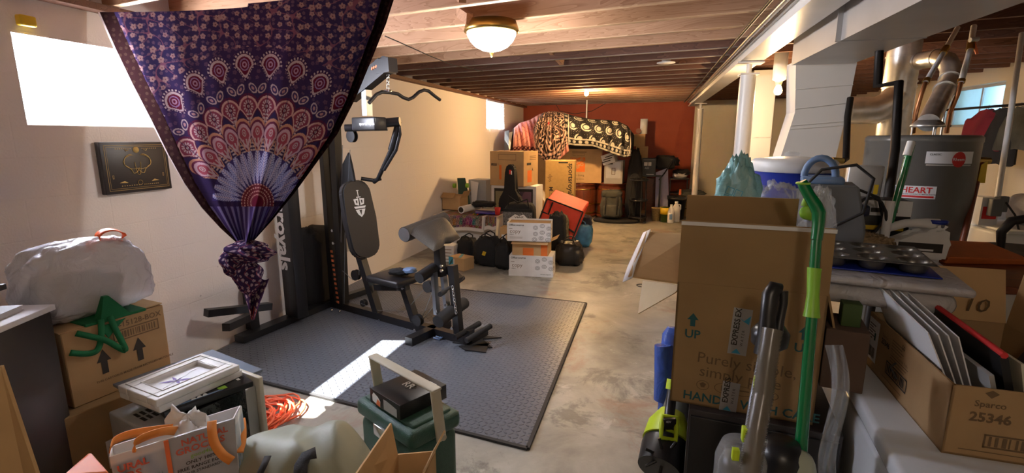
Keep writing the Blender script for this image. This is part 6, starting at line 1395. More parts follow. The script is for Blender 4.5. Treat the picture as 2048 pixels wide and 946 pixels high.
bagblob('tall black fabric bag with mixed clothes right behind the copy cartons', 1088, 1130, 428, 505, 6.0, seed=5, handles=False, d=.35)
bagblob('camouflage patterned bag squeezed beside the orange-red delivery bag', 1108, 1136, 430, 500, 6.35, mat('camo_cloth', (.22, .19, .12), .9, nz=.6, ns=25), seed=6, handles=False, d=.2, name='camo_bag')
bagblob('blue woven shopping bag filled with dark clothes at the right of the pile', 1142, 1182, 450, 486, 6.75, M_bluebag, seed=7, d=.28, name='blue_bag', lump=.06, top=1.1)
bagblob('dark clothes heaped on top of the blue woven bag', 1146, 1184, 432, 462, 6.85, mat('dark_navy_cloth', (.015, .018, .035), .9), seed=8, handles=False, name='clothes_heap', cat='clothing', z0=PY(1160, 455, 6.85).z, d=.2)
# small carton with blue print, water pack
def amz(b, w, d, h): T = FF(w, d, h); b.rect(.0, .0, w * .3, h, T, M_blue_ink).poly([(w * .03, h * .3), (w * .25, h * .55), (w * .27, h * .9), (w * .1, h * .6)], T @ TR(0, 0, .0006), M_teal).rect(w * .32, h * .15, w * .06, h * .7, T, M_paper)
t, w, d, h, zz_ = pxbox('small_carton', 'small brown carton with a blue printed end on the floor left of the bags', 'carton', 899, 937, 516, 541, 5.25, .18, M_card_light, amz, -22)
b = B(M_aqua); b.box((0, 0, h + .004), (.03, d * .9, .006), (0, 0, 30)); b.build('tape_strip', t)
def lines(b, w, d, h):
    T = FF(w, d, h)
    for i in range(4): b.rect(.02, .03 + i * h * .2, w - .05, .008, T, M_ink_soft)
pxbox('water_pack', 'white printed pack on the floor behind the small carton', 'carton', 882, 908, 492, 524, 5.6, .2, M_white_card, lines)
# white poster chest with posters over it
M_post = paint_mat('poster_print', .4)
t, w, d, h, z4 = pxbox('poster_chest', 'low white chest covered by drooping posters against the left wall', 'chest', 868, 992, 432, 508, 6.35, .75, M_white_card, None, 0, z0=0)
def posterP(p0, p1, p2, p3, wave=.01, lift=0):
    a_, b_, c_, d_ = [np.array(v) for v in (p0, p1, p2, p3)]
    def P(S, Tt): S_, T_ = S[:, None], Tt[:, None]; X = (a_ * (1 - S_) + b_ * S_) * (1 - T_) + (d_ * (1 - S_) + c_ * S_) * T_; X = X + np.array([0, 0, 1])[None, :] * (wave * np.sin(S_ * 7 + T_ * 4) + lift); return X.T
    return P
def collage(seed, border=.04, dark=(.06, .05, .05)):
    def Cc(S, Tt):
        c = np.tile(np.array(dark), (len(S), 1)); g = 9; i, j = np.floor(S * g * 1.6), np.floor(Tt * g); h1 = np.abs(np.sin(i * 12.9 + j * 78.2 + seed) * 43758.5) % 1; h2 = np.abs(np.sin(i * 39.3 + j * 11.1 + seed) * 24634.6) % 1; h3 = np.abs(np.sin(i * 7.3 + j * 31.7 + seed) * 14634.6) % 1
        c = mixc(c, np.full(len(S), .7), (0, 0, 0)) + np.stack([h1 * .38, h2 * .22, h3 * .20], 1); q = np.sin(S * 90 + 8 * np.sin(Tt * 37)) * np.sin(Tt * 60 + 6 * np.sin(S * 50)); c = mixc(c, (q > .35) * .7, (.03, .02, .02)); c = mixc(c, (q < -.6) * .7, (.5, .40, .36))
        return mixc(c, (S < border) | (S > 1 - border) | (Tt < border * 1.5) | (Tt > 1 - border * 1.5), (.78, .76, .74))
    return Cc
def poster(label, px, seed, Yf, Yb, zt, drop):
    (x0, x1) = px; a_ = PY(x0, 430, Yf); b_ = PY(x1, 430, Yf); t = thing('poster', label, 'poster', (a_.x, Yf, zt)); f0, f1 = Vector((a_.x, Yf - .04, zt - drop)), Vector((b_.x, Yf - .04, zt - drop * .9)); m0, m1 = Vector((a_.x, Yf, zt)), Vector((b_.x, Yf, zt)); r0, r1 = Vector((a_.x + .02, Yb, zt)), Vector((b_.x + .02, Yb, zt))
    def P(S, Tt):
        th = Tt * (drop + Yb - Yf); y = np.where(th < drop, Yf - .04 * (1 - np.clip(th / drop, 0, 1)) ** 1, Yf + th - drop); z = np.where(th < drop, zt - drop + th, zt) + .008 * np.sin(S * 9 + seed) * (th < drop) + .006; x = a_.x + (b_.x - a_.x) * S; return x, y, z
    painted('sheet', t, 120, 70, P, collage(seed), M_post, .003)
poster('long colourful collage poster drooping over the white chest front', (874, 968), 2, 6.30, 6.85, z4 + .003, .20)
poster('narrow black and white poster drooping at the right end of the chest', (970, 994), 5, 6.28, 6.9, z4 + .008, .17)
zc = z4 + .016
t = thing('poster_roll', 'white rolled poster tube lying on the chest with its dark open end forward', 'poster roll', tuple(PY(925, 415, 6.45))); p = PY(922, 417, 6.42); q = PY(960, 402, 6.9); p.z = zc + .055; q.z = zc + .06
b = B(M_paper, True); b.cyl(p, q, .05, n=26); b.build('roll', t); b = B(M_ink, True); dd = (q - p).normalized(); b.cyl(p - dd * .003, p + dd * .02, .038, n=22); b.build('open_end', t)
b = B(M_blackfab, True); b.blob(tuple(PY(968, 408, 6.7)), (.34, .22, .08), e=.8, lump=.3, ns=5, seed=31, n=30); tag(b.build('black_case'), 'flat black soft case lying on the posters', 'case')
M_purple = mat('purple_folder', (.05, .03, .28), .4)
p = PY(968, 418, 6.4); b = B(M_purple); b.box((0, 0, .012), (.30, .20, .02), (0, 4, 0), bev=.002); o = b.build('purple_folder'); o.location = (p.x, p.y + .1, zc + .01); o.rotation_euler = (0, 0, .3); tag(o, 'purple folder lying on the posters right of the white roll', 'folder')
p = PY(946, 421, 6.36)
for i, (mt, nm) in enumerate(((M_yellow, 'yellow'), (M_lime2, 'green'), (M_redfab, 'red'))): b = B(mt); b.cyl((0, 0, .008), (.0, .10, .008), .007, n=8); o = b.build('marker_pen'); o.location = (p.x + .03 * i, p.y, zc + .002); tag(o, nm + ' marker pen on the posters before the purple folder', 'pen')
p = PY(995, 412, 6.45); t = thing('red_cup', 'small red cup at the right end of the poster chest', 'cup', (p.x, p.y, zc)); b = B(M_red_ink); b.lathe([(.03, 0), (.042, .10), (.040, .10), (.028, .005), (.001, .005)], n=24); b.build('cup_body', t)
t, w, d, h, z5 = pxbox('open_box', 'small open brown box at the left end of the poster chest', 'carton', 886, 924, 392, 428, 6.75, .25, M_card_light, None, -8, z0=zc, openb=True)
b = B(M_card_light); b.box((w / 2 + .03, 0, h + .02), (.12, d * .9, .004), (0, -60, 0)); b.build('side_flap', t); b = B(M_card); b.box((-w * .1, -d / 2 - .03, h + .01), (w * .7, .10, .004), (40, 0, 0)); b.build('front_flap', t)
def ph(b, w, d, h): T = FF(w, d, h); b.rect(w * .12, h * .72, w * .3, h * .05, T, M_ink).frame(w * .2, h * .2, w * .25, h * .2, .012, T, M_ink_soft).poly([(w * .5, h * .1), (w * .8, h * .15), (w * .85, h * .6), (w * .6, h * .5)], T, M_ink_soft)
pxbox('grey_carton', 'light grey printed carton standing behind the poster roll', 'carton', 940, 978, 360, 425, 7.3, .3, mat('grey_card', (.40, .42, .44), .7), ph, -12, z0=0)
def board(name, label, cat, pts, Y, mt, t_=.012, lean=.15):
    P = [PY(x, y, Y) for x, y in pts]; zmin = min(p.z for p in P)
    for p in P: p.y += (p.z - zmin) * lean
    t = thing(name, label, cat, tuple(P[0])); b = B(mt, True); b.slab(P, t_, (0, -1, 0)); b.build('board', t); return t
sk = PY(918, 352, 7.0)
t = thing('skateboard', 'dark green longboard leaning upright on the wall left of the grey carton', 'skateboard', tuple(gz(PY(935, 425, 7.05), 0)))
b = B(mat('deck_green', (.02, .06, .03), .6), True); P0 = gz(PY(938, 425, 7.05), .0); P1 = PY(922, 356, 7.2); side = Vector((.11, .05, 0))
b.hexa([P0 - side, P0 + side, P0 + side + Vector((0, .02, 0)), P0 - side + Vector((0, .02, 0))], [P1 - side * .5, P1 + side * .5, P1 + side * .5 + Vector((0, .02, 0)), P1 - side * .5 + Vector((0, .02, 0))]); b.build('deck', t, bevel=.006)
b = B(M_lime2, True)
for s in (-1, 1): c_ = P1.lerp(P0, .12) + side * s * .8 - Vector((0, .05, 0)); b.cyl(c_ - Vector((.02, 0, 0)), c_ + Vector((.02, 0, 0)), .035, n=18)
b.build('wheel', t)['kind'] = 'stuff'
board('white_board', 'narrow white board leaning between longboard and grey carton', 'board', ((938, 362), (954, 366), (950, 424), (944, 424)), 7.2, M_paper)
# TV in white frame box under the LARGE carton
t, w, d, h, z6 = pxbox('display_box', 'white box with a dark framed picture on its front under the large carton', 'carton', 984, 1074, 372, 470, 7.1, .38, M_white_card, None, -4, z0=0, part='box_body')
b = B(M_ink); b.T = TR(-w / 2, -d / 2 - .003, 0); b.box((w * .5, 0, h * .66), (w * .86, .006, h * .58)); b.build('frame', t)
o = painted('picture', t, 60, 40, posterP(*[Matrix.Translation(t.location) @ RZ(-4) @ Vector((x, -d / 2 - .008, z)) for x, z in ((-w * .40, h * .90), (w * .40, h * .90), (w * .40, h * .42), (-w * .40, h * .42))], wave=0), lambda S, Tt: mixc(mixc(np.tile(np.array([.10, .07, .10]), (len(S), 1)), (np.sin(S * 8 + Tt * 3) > .2) * .6, (.30, .16, .22)), (S < .3) & (Tt < .7), (.30, .26, .14)), M_post)
def lg(b, w, d, h):
    T = FF(w, d, h); b.frame(w * .26, h * .75, w * .52, h * .17, .005, T, M_ink_soft).rect(w * .04, h * .58, w * .17, h * .07, T, M_ink).text('LARGE', .04, T @ TR(w * .06, h * .595, .0006), M_card, .01).rect(w * .28, h * .18, w * .07, h * .42, T, M_orange_ink)
    T = FR(w, d, h); b.rect(d * .2, h * .6, d * .3, h * .07, T, M_ink).rect(d * .25, h * .1, d * .3, h * .35, T, M_orange_ink).text('A', .07, T @ TR(d * .55, h * .42, 0), M_ink, .02)
    for i in range(3): b.rect(d * .4, h * .75 + i * h * .05, d * .45, h * .015, T, M_ink_soft)
pxbox('moving_box', 'large brown moving carton marked LARGE standing on the white display box', 'carton', 984, 1058, 303, 370, 7.05, .48, M_card_light, lg, -14, z0=z6 + .002)
# guitar case
t = thing('guitar_case', 'black soft guitar case standing upright in front of the large carton', 'guitar case', tuple(gz(PY(1022, 430, 6.85), 0)), -6)
g0 = gz(PY(1022, 430, 6.85), 0); zt6 = PY(1022, 328, 6.85).z; sc_ = (PY(1045, 400, 6.85).x - PY(1000, 400, 6.85).x)
pts = []
prof = [(.0, .02), (.16, .02), (.22, .12), (.23, .26), (.17, .38), (.165, .44), (.19, .54), (.17, .64), (.10, .70), (.075, .74), (.075, .98), (.068, 1.04), (.04, 1.08), (0, 1.09)]
s_ = zt6 / 1.09; poly = [(x * .92, z * s_) for x, z in prof] + [(-x * .92, z * s_) for x, z in prof[-2:0:-1]]
b = B(M_blackfab); b.prism(poly, .12, TR(0, .06, 0) @ RX(90), bev=.015); b.build('case_body', t)
b = B(M_red_ink); b.box((.012, -.0625, zt6 * .905), (.035, .003, .06)); b.build('red_badge', t)
b = B(M_paper); b.box((.03, -.0625, zt6 * .895), (.014, .004, .05)); b.build('white_badge', t)
# patterned bag with white logo
t = thing('logo_tote', 'black patterned bag with a white OFF THE WALL logo on its front', 'bag', tuple(gz(PY(1036, 440, 5.95), 0)))
p, q = PY(1004, 445, 5.95), PY(1068, 445, 5.95); w = q.x - p.x; zt7 = PY(1036, 408, 5.95).z
b = B(M_blackfab); b.blob((0, .12, zt7 / 2), (w, .26, zt7), e=.35, lump=.04, ns=5, seed=3, n=44, top=.95); b.build('bag_body', t)
o = painted('printed_front', t, 110, 60, posterP(*[Vector((x, 5.93, z)) for x, z in ((p.x + .02, zt7 - .06), (q.x - .02, zt7 - .06), (q.x - .02, zt7 - .30), (p.x + .02, zt7 - .30))], wave=0), lambda S, Tt: mixc(np.tile(np.array([.02, .02, .02]), (len(S), 1)), (np.sin(S * 90 + 6 * np.sin(Tt * 35)) * np.sin(Tt * 60 + 6 * np.sin(S * 45)) > .25) & (Tt > .15), (.42, .42, .44)), M_post, .003)
b = B(M_paper); T = TR(-w * .24, -.025, zt7 - .235) @ RX(90); b.poly([(0, 0), (w * .52, 0), (w * .56, .06), (w * .42, .11), (w * .3, .09), (w * .16, .11), (-.02, .05)], T, M_paper).text('VANS', .045, T @ TR(.06, .055, .001), M_ink, .02).text('OFF THE WALL', .034, T @ TR(.005, .015, .001), M_ink, .02); b.build('logo_patch', t)
b = B(M_blackfab)
b.tube([(-w * .3, -.0, zt7 - .02), (-w * .28, -.02, zt7 + .10), (0, -.02, zt7 + .02), (w * .28, 0, zt7 + .06), (w * .35, 0, zt7 - .05)], .010, 8); b.build('handle', t)
pxbox('small_carton', 'brown carton below and left of the patterned logo bag, with a white label', 'carton', 1000, 1016, 455, 476, 5.75, .2, M_card_light, lambda b, w, d, h: b.rect(.02, h * .2, w * .5, h * .6, FF(w, d, h), M_paper), 0, z0=0)
# red delivery bag, tilted
t = thing('delivery_bag', 'orange-red insulated delivery bag with black edging tipped over on the pile', 'delivery bag', tuple(gz(PY(1118, 470, 6.7), 0)))
F4 = [PY(1094, 397, 6.75), PY(1166, 424, 6.6), PY(1140, 490, 6.5), PY(1078, 440, 6.55)]; off = Vector((.06, .32, .10)); b = B(M_redfab, True); b.hexa([F4[3], F4[2], F4[1], F4[0]], [F4[3] + off, F4[2] + off, F4[1] + off, F4[0] + off]); b.build('bag_body', t, bevel=.02)
b = B(M_rub, True); 
for i in range(4): b.tube([F4[i], F4[(i + 1) % 4]], .010, 6)
n4 = Vector((-.0, -.012, -.004)); m_ = lambda u, v: F4[0].lerp(F4[1], u).lerp(F4[3].lerp(F4[2], u), v) + n4
b.tube([m_(.18, .05), m_(.18, .55), m_(-.02, .60)], .012, 6); b.tube([m_(.45, .98), m_(.5, .62), m_(.98, .62)], .012, 6); b.build('black_edging', t)
b = B(M_blackfab, True); c_ = gz(PY(1118, 470, 7.2), 0); b.blob((c_.x, c_.y, .22), (.40, .30, .44), e=.6, lump=.2, seed=17, n=30); tag(b.build('black_bag'), 'black bag propping up the orange-red delivery bag from behind', 'bag')
# sportsroyals tall carton
def sr(b, w, d, h):
    T = FF(w, d, h); b.text('sportsroyals', .115, T @ TR(w * .80, h * .96, 0) @ RZ(-90), M_ink, .02).text('dps', .09, T @ TR(w * .12, h * .80, 0) @ RZ(-90), M_ink_soft, .0)
    b.frame(w * .15, h * .28, w * .5, h * .28, .006, T, M_ink_soft).poly([(w * .2, h * .3), (w * .3, h * .3), (w * .36, h * .5), (w * .2, h * .52)], T, M_ink_soft).poly([(w * .4, h * .3), (w * .6, h * .33), (w * .55, h * .45), (w * .42, h * .5)], T, M_ink_soft).text('M', .09, T @ TR(w * .14, h * .62, 0) @ RZ(-90), M_ink, .02).rect(w * .45, h * .96, w * .32, h * .02, T, M_ink).rect(w * .12, h * .02, w * .6, h * .01, T, M_ink_soft)
pxbox('tall_carton', 'tall yellow-brown carton printed sportsroyals leaning in the middle of the far pile', 'carton', 1089, 1146, 321, 440, 8.2, .32, mat('yellow_card', (.55, .36, .13), .8, nz=.06), sr, 2, z0=0)
# wooden kegs
def keg(px, Y, label, r=.29, yt=364):
    p = PY(px, 420, Y); h = PY(px, yt, Y).z; t = thing('wooden_keg', label, 'barrel', (p.x, Y, 0)); b = B(M_cherry)
    b.lathe([(r * .90, 0), (r * .98, .02), (r * .98, .05), (r * .92, .07), (r * .97, h * .35), (r * 1.0, h * .55), (r * .97, h * .85), (r * .93, h * .93), (r * 1.02, h * .95), (r * 1.02, h), (.001, h)], n=36); b.build('barrel_body', t)
    b = B(M_brass)
    for f in (.12, .38, .80): rr = r * (1.005 if f == .38 else .985); b.lathe([(rr * .99, h * f), (rr, h * f + .003), (rr, h * f + .02), (rr * .99, h * f + .024)], n=36)
    b.build('hoop', t)['kind'] = 'stuff'
    b = B(M_ink); 
    for i in range(14): a = i * 2 * pi / 14; b.box((r * .995 * cos(a), r * .995 * sin(a), h * .5), (.004, .004, h * .7), (0, 0, math.degrees(a)))
    b.build('stave_joint', t)['kind'] = 'stuff'; return h
hk = keg(1163, 9.75, 'reddish wooden keg side table just right of the tall sportsroyals carton'); keg(1222, 9.75, 'reddish wooden keg side table behind the grey backpack')
def hd(b, w, d, h):
    T = FF(w, d, h); b.rect(w * .24, h * .33, w * .36, h * .42, T, M_orange_ink)
    for i, s_ in enumerate(('THE', 'HOME', 'DEPOT')): b.text(s_, .085, T @ TR(w * (.27 + .03 * i), h * (.63 - .13 * i), .001) @ RZ(28), M_card_light, .02)
    b.text('More doing.', .055, T @ TR(w * .25, h * .20, 0), M_ink_soft, .0).text('less buying boxes.', .04, T @ TR(w * .22, h * .10, 0), M_ink_soft, 0).rect(w * .28, h * .90, w * .35, h * .02, T, M_ink_soft).frame(w * .3, h * .80, w * .28, h * .08, .004, T, M_ink_soft)
t, w, d, h, z8 = pxbox('moving_box', 'wide brown moving carton with orange square logo standing on the kegs', 'carton', 1119, 1201, 298, 364, 9.5, .45, M_card_light, hd, 3, z0=hk + .003)
t, w, d, h, z9 = pxbox('storage_box', 'grey and white open box holding odds and ends right of the orange-logo carton', 'box', 1209, 1246, 322, 364, 9.45, .36, mat('grey_white_box', (.36, .34, .32), .6), lambda b, w, d, h: b.rect(w * .1, h * .25, w * .8, h * .72, FF(w, d, h), M_silver).rect(w * .15, h * .85, w * .3, h * .07, FF(w, d, h) @ TR(0, 0, .001), M_ink).frame(w * .4, h * .4, w * .2, h * .3, .01, FF(w, d, h) @ TR(0, 0, .001), M_ink_soft), -4, z0=hk + .003, openb=True)
p = PY(1219, 322, 9.45); t = thing('vent_box', 'white slotted plastic box tilted on the grey open box', 'plastic box', (p.x, 9.5, z9 - .06), -15); b = B(M_white_pl); b.box((0, 0, .10), (.24, .20, .18), (0, -18, 0), bev=.006); b.build('box_body', t); b = B(M_ink)
for i in range(3): b.box((-.005 + .03 * i - .03, -.103, .05 + .05 * i), (.17, .004, .016), (0, -18, 0))
b.build('slot', t)['kind'] = 'stuff'
# throws heaped over the far boxes
M_throw = paint_mat('woven_throw', .95)
def heap(name, t, top, bot, Yf, bulge, Yback, colfn, nu=150, nv=90):
    xs_t, ys_t = zip(*top); xs_b, ys_b = zip(*bot)
    def P(S, Tt):
        f = np.clip(Tt / .62, 0, 1); xt, yt = pw(S, xs_t), pw(S, ys_t); xb, yb = pw(S, xs_b), pw(S, ys_b); x = xb + (xt - xb) * np.sin(f * pi / 2) ** 1.0; y = yb + (yt - yb) * np.sin(f * pi / 2)
        Y = Yf - bulge * np.sin(f * pi) * .5 + bulge * (1 - np.cos(f * pi / 2)) + .03 * np.sin(S * 31 + f * 3) * (1 - f * .6) + .02 * np.sin(S * 63); F_ = PYa(x, y, Y)
        g = np.clip((Tt - .62) / .38, 0, 1); F_[:, 1] += g * (Yback - Yf); F_[:, 2] -= .55 * g ** 2 * (F_[:, 2] - .9); return F_.T
    return painted(name, t, nu, nv, P, colfn, M_throw, .006)
def pinkC(S, Tt):
    c = np.tile(np.array([.80, .30, .30]), (len(S), 1)); c = mixc(c, (.5 + .5 * np.sin(S * 7 + Tt * 5)) * .5, (.78, .42, .30)); f = Tt / .62
    l = (np.abs(np.sin(S * 22 + 3 * np.sin(Tt * 19)) - .3 * np.sin(Tt * 60)) < .08) & (S > .1) & (S < .6) & (f > .15) & (f < .75); c = mixc(c, l, (.05, .01, .01)); c = mixc(c, (f < .12) & (np.sin(S * 90) * np.sin(Tt * 120) > -.2), (.12, .03, .03)); return mixc(c, (S < .05), (.04, .02, .02))
t = thing('pink_throw', 'pink blanket with dark line figures at the left end of the covered heap', 'blanket', tuple(PY(1060, 300, 9.0)))
heap('cloth', t, ((1026, 258), (1040, 246), (1060, 240), (1080, 228), (1100, 226)), ((1020, 302), (1048, 300), (1075, 306), (1095, 315), (1112, 318)), 9.0, .35, 9.9, pinkC, 110, 80)
def mandC(S, Tt):
    f = np.clip(Tt / .62, 0, 1); x, y = (S - .52) * 1.5, (f - .55) * 1.7; r = np.hypot(x, y); th = np.arctan2(x, y); c = np.tile(np.array([.025, .018, .018]), (len(S), 1))
    a = np.abs(np.sin(th * 4)); curl = np.abs(np.sin(r * 26 + 3.5 * np.sin(th * 8)) - .7 * np.cos(th * 16 + r * 12)); c = mixc(c, (curl < .42) & (r < .78), (.66, .45, .36)); c = mixc(c, (np.abs(r - .8) < .03), (.62, .42, .34)); c = mixc(c, (r > .86) & (np.sin(th * 50) * np.sin(r * 70) > 0), (.60, .40, .33)); c = mixc(c, (r > 1.0), (.68, .30, .26)); return mixc(c, r < .05, (.4, .02, .02))
t = thing('medallion_throw', 'black throw with cream Celtic-style medallion draped in the middle of the heap', 'blanket', tuple(PY(1100, 280, 8.9)))
heap('cloth', t, ((1078, 234), (1086, 226), (1098, 223), (1110, 223), (1126, 225)), ((1062, 268), (1072, 306), (1090, 322), (1115, 322), (1138, 302)), 8.9, .38, 9.85, mandC, 150, 130)
def moonC(S, Tt):
    f = np.clip(Tt / .62, 0, 1); X, Y = S * 3.3, f * 1.5; c = np.tile(np.array([.022, .020, .020]), (len(S), 1)); W = (.55, .52, .44)
    sx, sy = X * 2.1, Y * 2.1; rowi = np.floor(sy); sx2 = sx + .5 * (rowi % 2); ex, ey = sx2 - np.floor(sx2) - .5, sy - rowi - .5; r = np.hypot(ex, ey); r2 = np.hypot(ex - .14, ey - .10)
    inn = (S > .10) & (S < .93) & (f > .16); c = mixc(c, inn & (r < .20), W); c = mixc(c, inn & (r < .38) & (r2 > .33) & (r > .28), W); c = mixc(c, inn & (r < .17) & (np.sin(ex * 60) * np.sin(ey * 60) > .5), (.05, .05, .05))
    st = (np.sin(X * 70) * np.sin(Y * 74) > .93) & inn & (r > .42); c = mixc(c, st, W)
    for e in (.02, .085): c = mixc(c, (np.abs(S - e) < .006), W)
    for e in (.03, .15): c = mixc(c, (np.abs(f - e) < .016), W)
    bx_ = ((S > .03) & (S < .08)); q = np.abs((f * 6) % 1 - .5); c = mixc(c, bx_ & (np.hypot((S - .053) * 14, q) < .3), W); by_ = (f > .05) & (f < .13); c = mixc(c, by_ & (np.hypot(((S * 16) % 1 - .5), (f - .09) * 9) < .3), W)
    c = mixc(c, (np.abs(S - .93 - .03 * np.sin(f * 6)) < .007), W); return c
t = thing('moon_throw', 'black and white sun and moon print throw over the right half of the heap', 'blanket', tuple(PY(1195, 275, 9.0)))
heap('cloth', t, ((1125, 225), (1148, 232), (1180, 238), (1210, 240), (1235, 242), (1255, 252), (1268, 270)), ((1124, 288), (1150, 292), (1185, 293), (1205, 300), (1225, 308), (1247, 315), (1262, 312)), 9.0, .30, 9.95, moonC, 300, 150)
# hidden supports of the heap: boxes seen at its edges
pxbox('moving_box', 'dark carton under the patterned throws behind the large carton', 'carton', 1062, 1118, 300, 400, 9.45, .5, M_card_dark, None, 0, z0=0)
pxbox('heap_crate', 'dark crate under the patterned throws above the kegs carton', 'crate', 1120, 1225, 268, 296, 9.55, .42, M_darkwood, None, 0, z0=z8 + .002)
# frames left of heap
board('framed_mirror', 'narrow grey frame leaning at the left end of the heap near the small window', 'frame', ((1003, 262), (1012, 260), (1012, 430), (1003, 430)), 9.3, M_grey_pl)
board('cardboard_sheet', 'brown card sheet with tape leaning beside the grey frame', 'cardboard', ((1012, 265), (1021, 262), (1021, 430), (1013, 430)), 9.25, M_card)
# cartons and paper roll at the heap's right end
t, w, d, h, za = pxbox('moving_box', 'brown carton standing far right of the heap with another small one on it', 'carton', 1266, 1290, 293, 420, 10.3, .4, M_card_light, None, 0, z0=0)
t, w, d, h, zb2 = pxbox('small_carton', 'small brown carton directly under the white paper roll', 'carton', 1267, 1290, 268, 292, 10.32, .3, M_card_light, None, -3, z0=za + .002)
p = PY(1287, 268, 10.45); h = PY(1287, 238, 10.45).z - zb2; t = thing('paper_roll', 'white paper roll standing on the small carton before the red wall', 'paper roll', (p.x, 10.45, zb2 + .002)); b = B(M_paper); b.lathe([(.07, 0), (.07, h), (.02, h), (.02, h - .02), (.001, h - .02)], n=28); b.build('roll', t)
p = PY(1277, 264, 10.4); b = B(M_cherry, True); b.cyl((p.x, 10.33, zb2 + .06), (p.x, 10.55, zb2 + .06), .05, n=20); tag(b.build('wooden_tube'), 'short brown tube lying on the small carton left of the paper roll', 'tube')
# coats, case, trolley
bagblob('black coats hanging in a heap right of the grey open box', 1248, 1288, 300, 385, 9.35, seed=41, handles=False, d=.35, name='coat_heap', cat='coat', z0=.0, top=.6)
def plasticcase(b, w, d, h): T = FF(w, d, h); b.rect(w * .15, h * .55, w * .25, h * .22, T, M_paper).rect(w * .45, h * .55, w * .22, h * .22, T, M_paper).rect(w * .1, h * .9, w * .8, h * .04, T, M_grey_pl).text('ABS', .05, T @ TR(w * .2, h * .35, 0), M_paper, 0)
# desk frame
p = PY(1296, 430, 9.9); zd2 = PY(1296, 350, 9.9).z; t = thing('black_desk', 'narrow black metal desk carrying the black tool case', 'desk', (p.x, 10.05, 0)); b = B(M_black); b.box((0, 0, zd2 - .015), (.42, .40, .03)); b.build('desktop', t)
for sx in (-1, 1):
    for sy in (-1, 1): b = B(M_black); b.box((sx * .19, sy * .18, zd2 / 2 - .015), (.03, .03, zd2 - .03)); b.build('leg', t)
b = B(M_cherry); b.box((0, .16, zd2 * .5), (.34, .02, zd2 * .8)); b.build('back_panel', t)
pxbox('tool_case', 'black hard tool case with white stickers on the narrow black desk', 'case', 1283, 1311, 317, 347, 9.95, .25, M_blackplastic, plasticcase, 0, z0=zd2 + .001)
b = B(M_paper); p = PY(1300, 349, 9.86); b.box((0, 0, .01), (.14, .06, .018)); o = b.build('white_packet'); o.location = (p.x, 9.9, zd2 + .0); tag(o, 'small white packet on the desk edge below the black tool case', 'packet')
t = thing('tiered_stand', 'black round three-tier stand with hooped top in front of the desk', 'plant stand', tuple(gz(PY(1275, 430, 9.2), 0)))
zs = PY(1275, 355, 9.2).z
for f in (.10, .48, .93):
    b = B(M_black); b.lathe([(.16, zs * f), (.165, zs * f + .03), (.155, zs * f + .03), (.15, zs * f + .01), (.001, zs * f + .01)], n=30); b.build('tray', t)
for a in (20, 110, 200, 290): b = B(M_black); b.cyl((.15 * cos(rad(a)), .15 * sin(rad(a)), .02), (.13 * cos(rad(a)), .13 * sin(rad(a)), zs), .010, n=8); b.build('leg', t)
b = B(M_black); b.tube([(-.13 + .07 * cos(a) + .05, -.08, zs + .07 * sin(a)) for a in [i * pi / 8 for i in range(9)]], .008, 8); b.build('hoop', t)
b = B(M_rub); b.lathe([(.03, 0), (.03, .03), (.001, .03)], (.12, -.10, 0), 14); b.build('caster', t)
t = thing('luggage', 'black folded luggage and straps perched above the lavender foam pad', 'luggage', tuple(PY(1332, 330, 10.1))); b = B(M_blackfab, True); c_ = PY(1330, 325, 10.1); b.blob(tuple(c_), (.36, .25, .26), e=.5, lump=.2, seed=51, n=34); b.blob(tuple(c_ + Vector((.05, .05, .02))), (.42, .2, .16), e=.5, lump=.3, seed=52, n=30); b.build('luggage_body', t); b = B(M_blackfab, True); b.tube([PY(1345, 322, 9.95), PY(1330, 345, 9.95), PY(1318, 360, 9.95)], .012, 8); b.build('strap', t)
t = board('foam_pad', 'upright pale lavender foam board between desk and black bucket', 'foam board', ((1312, 345), (1336, 336), (1338, 418), (1310, 418)), 9.95, M_purplefab, .05, .02)
t.location
# backpack on round mat
t = thing('round_mat', 'flat dark round cushion on the floor underneath the backpack', 'cushion', tuple(gz(PY(1232, 440, 9.15), 0))); b = B(M_blackfab); b.lathe([(.40, .0), (.42, .03), (.38, .06), (.001, .065)], n=36, sy=.55); b.build('cushion_body', t)
t = thing('backpack', 'grey-green hiking backpack standing on the floor before the kegs', 'backpack', (PY(1222, 430, 9.05).x, 9.12, .066)); hb3 = PY(1222, 392, 9.05).z
b = B(M_greyfab); b.blob((0, 0, hb3 / 2), (.42, .30, hb3), e=.55, lump=.12, ns=7, seed=61, n=48, crease=.08, top=.85); b.build('pack_body', t); b = B(M_greyfab); b.blob((0, -.12, hb3 * .32), (.30, .14, hb3 * .45), e=.5, lump=.1, seed=62, n=30); b.build('front_pocket', t)
b = B(M_greyfab); b.blob((0, 0, hb3 * .93), (.36, .28, .14), e=.6, lump=.15, seed=63, n=30); b.build('top_lid', t); b = B(M_rub); b.ribbon([(-.10, -.16, hb3 * .85), (-.10, -.20, hb3 * .5), (-.10, -.19, hb3 * .2)], .02, .004, (1, 0, 0)); b.ribbon([(.10, -.16, hb3 * .85), (.10, -.20, hb3 * .5), (.10, -.19, hb3 * .2)], .02, .004, (1, 0, 0)); b.build('strap', t)
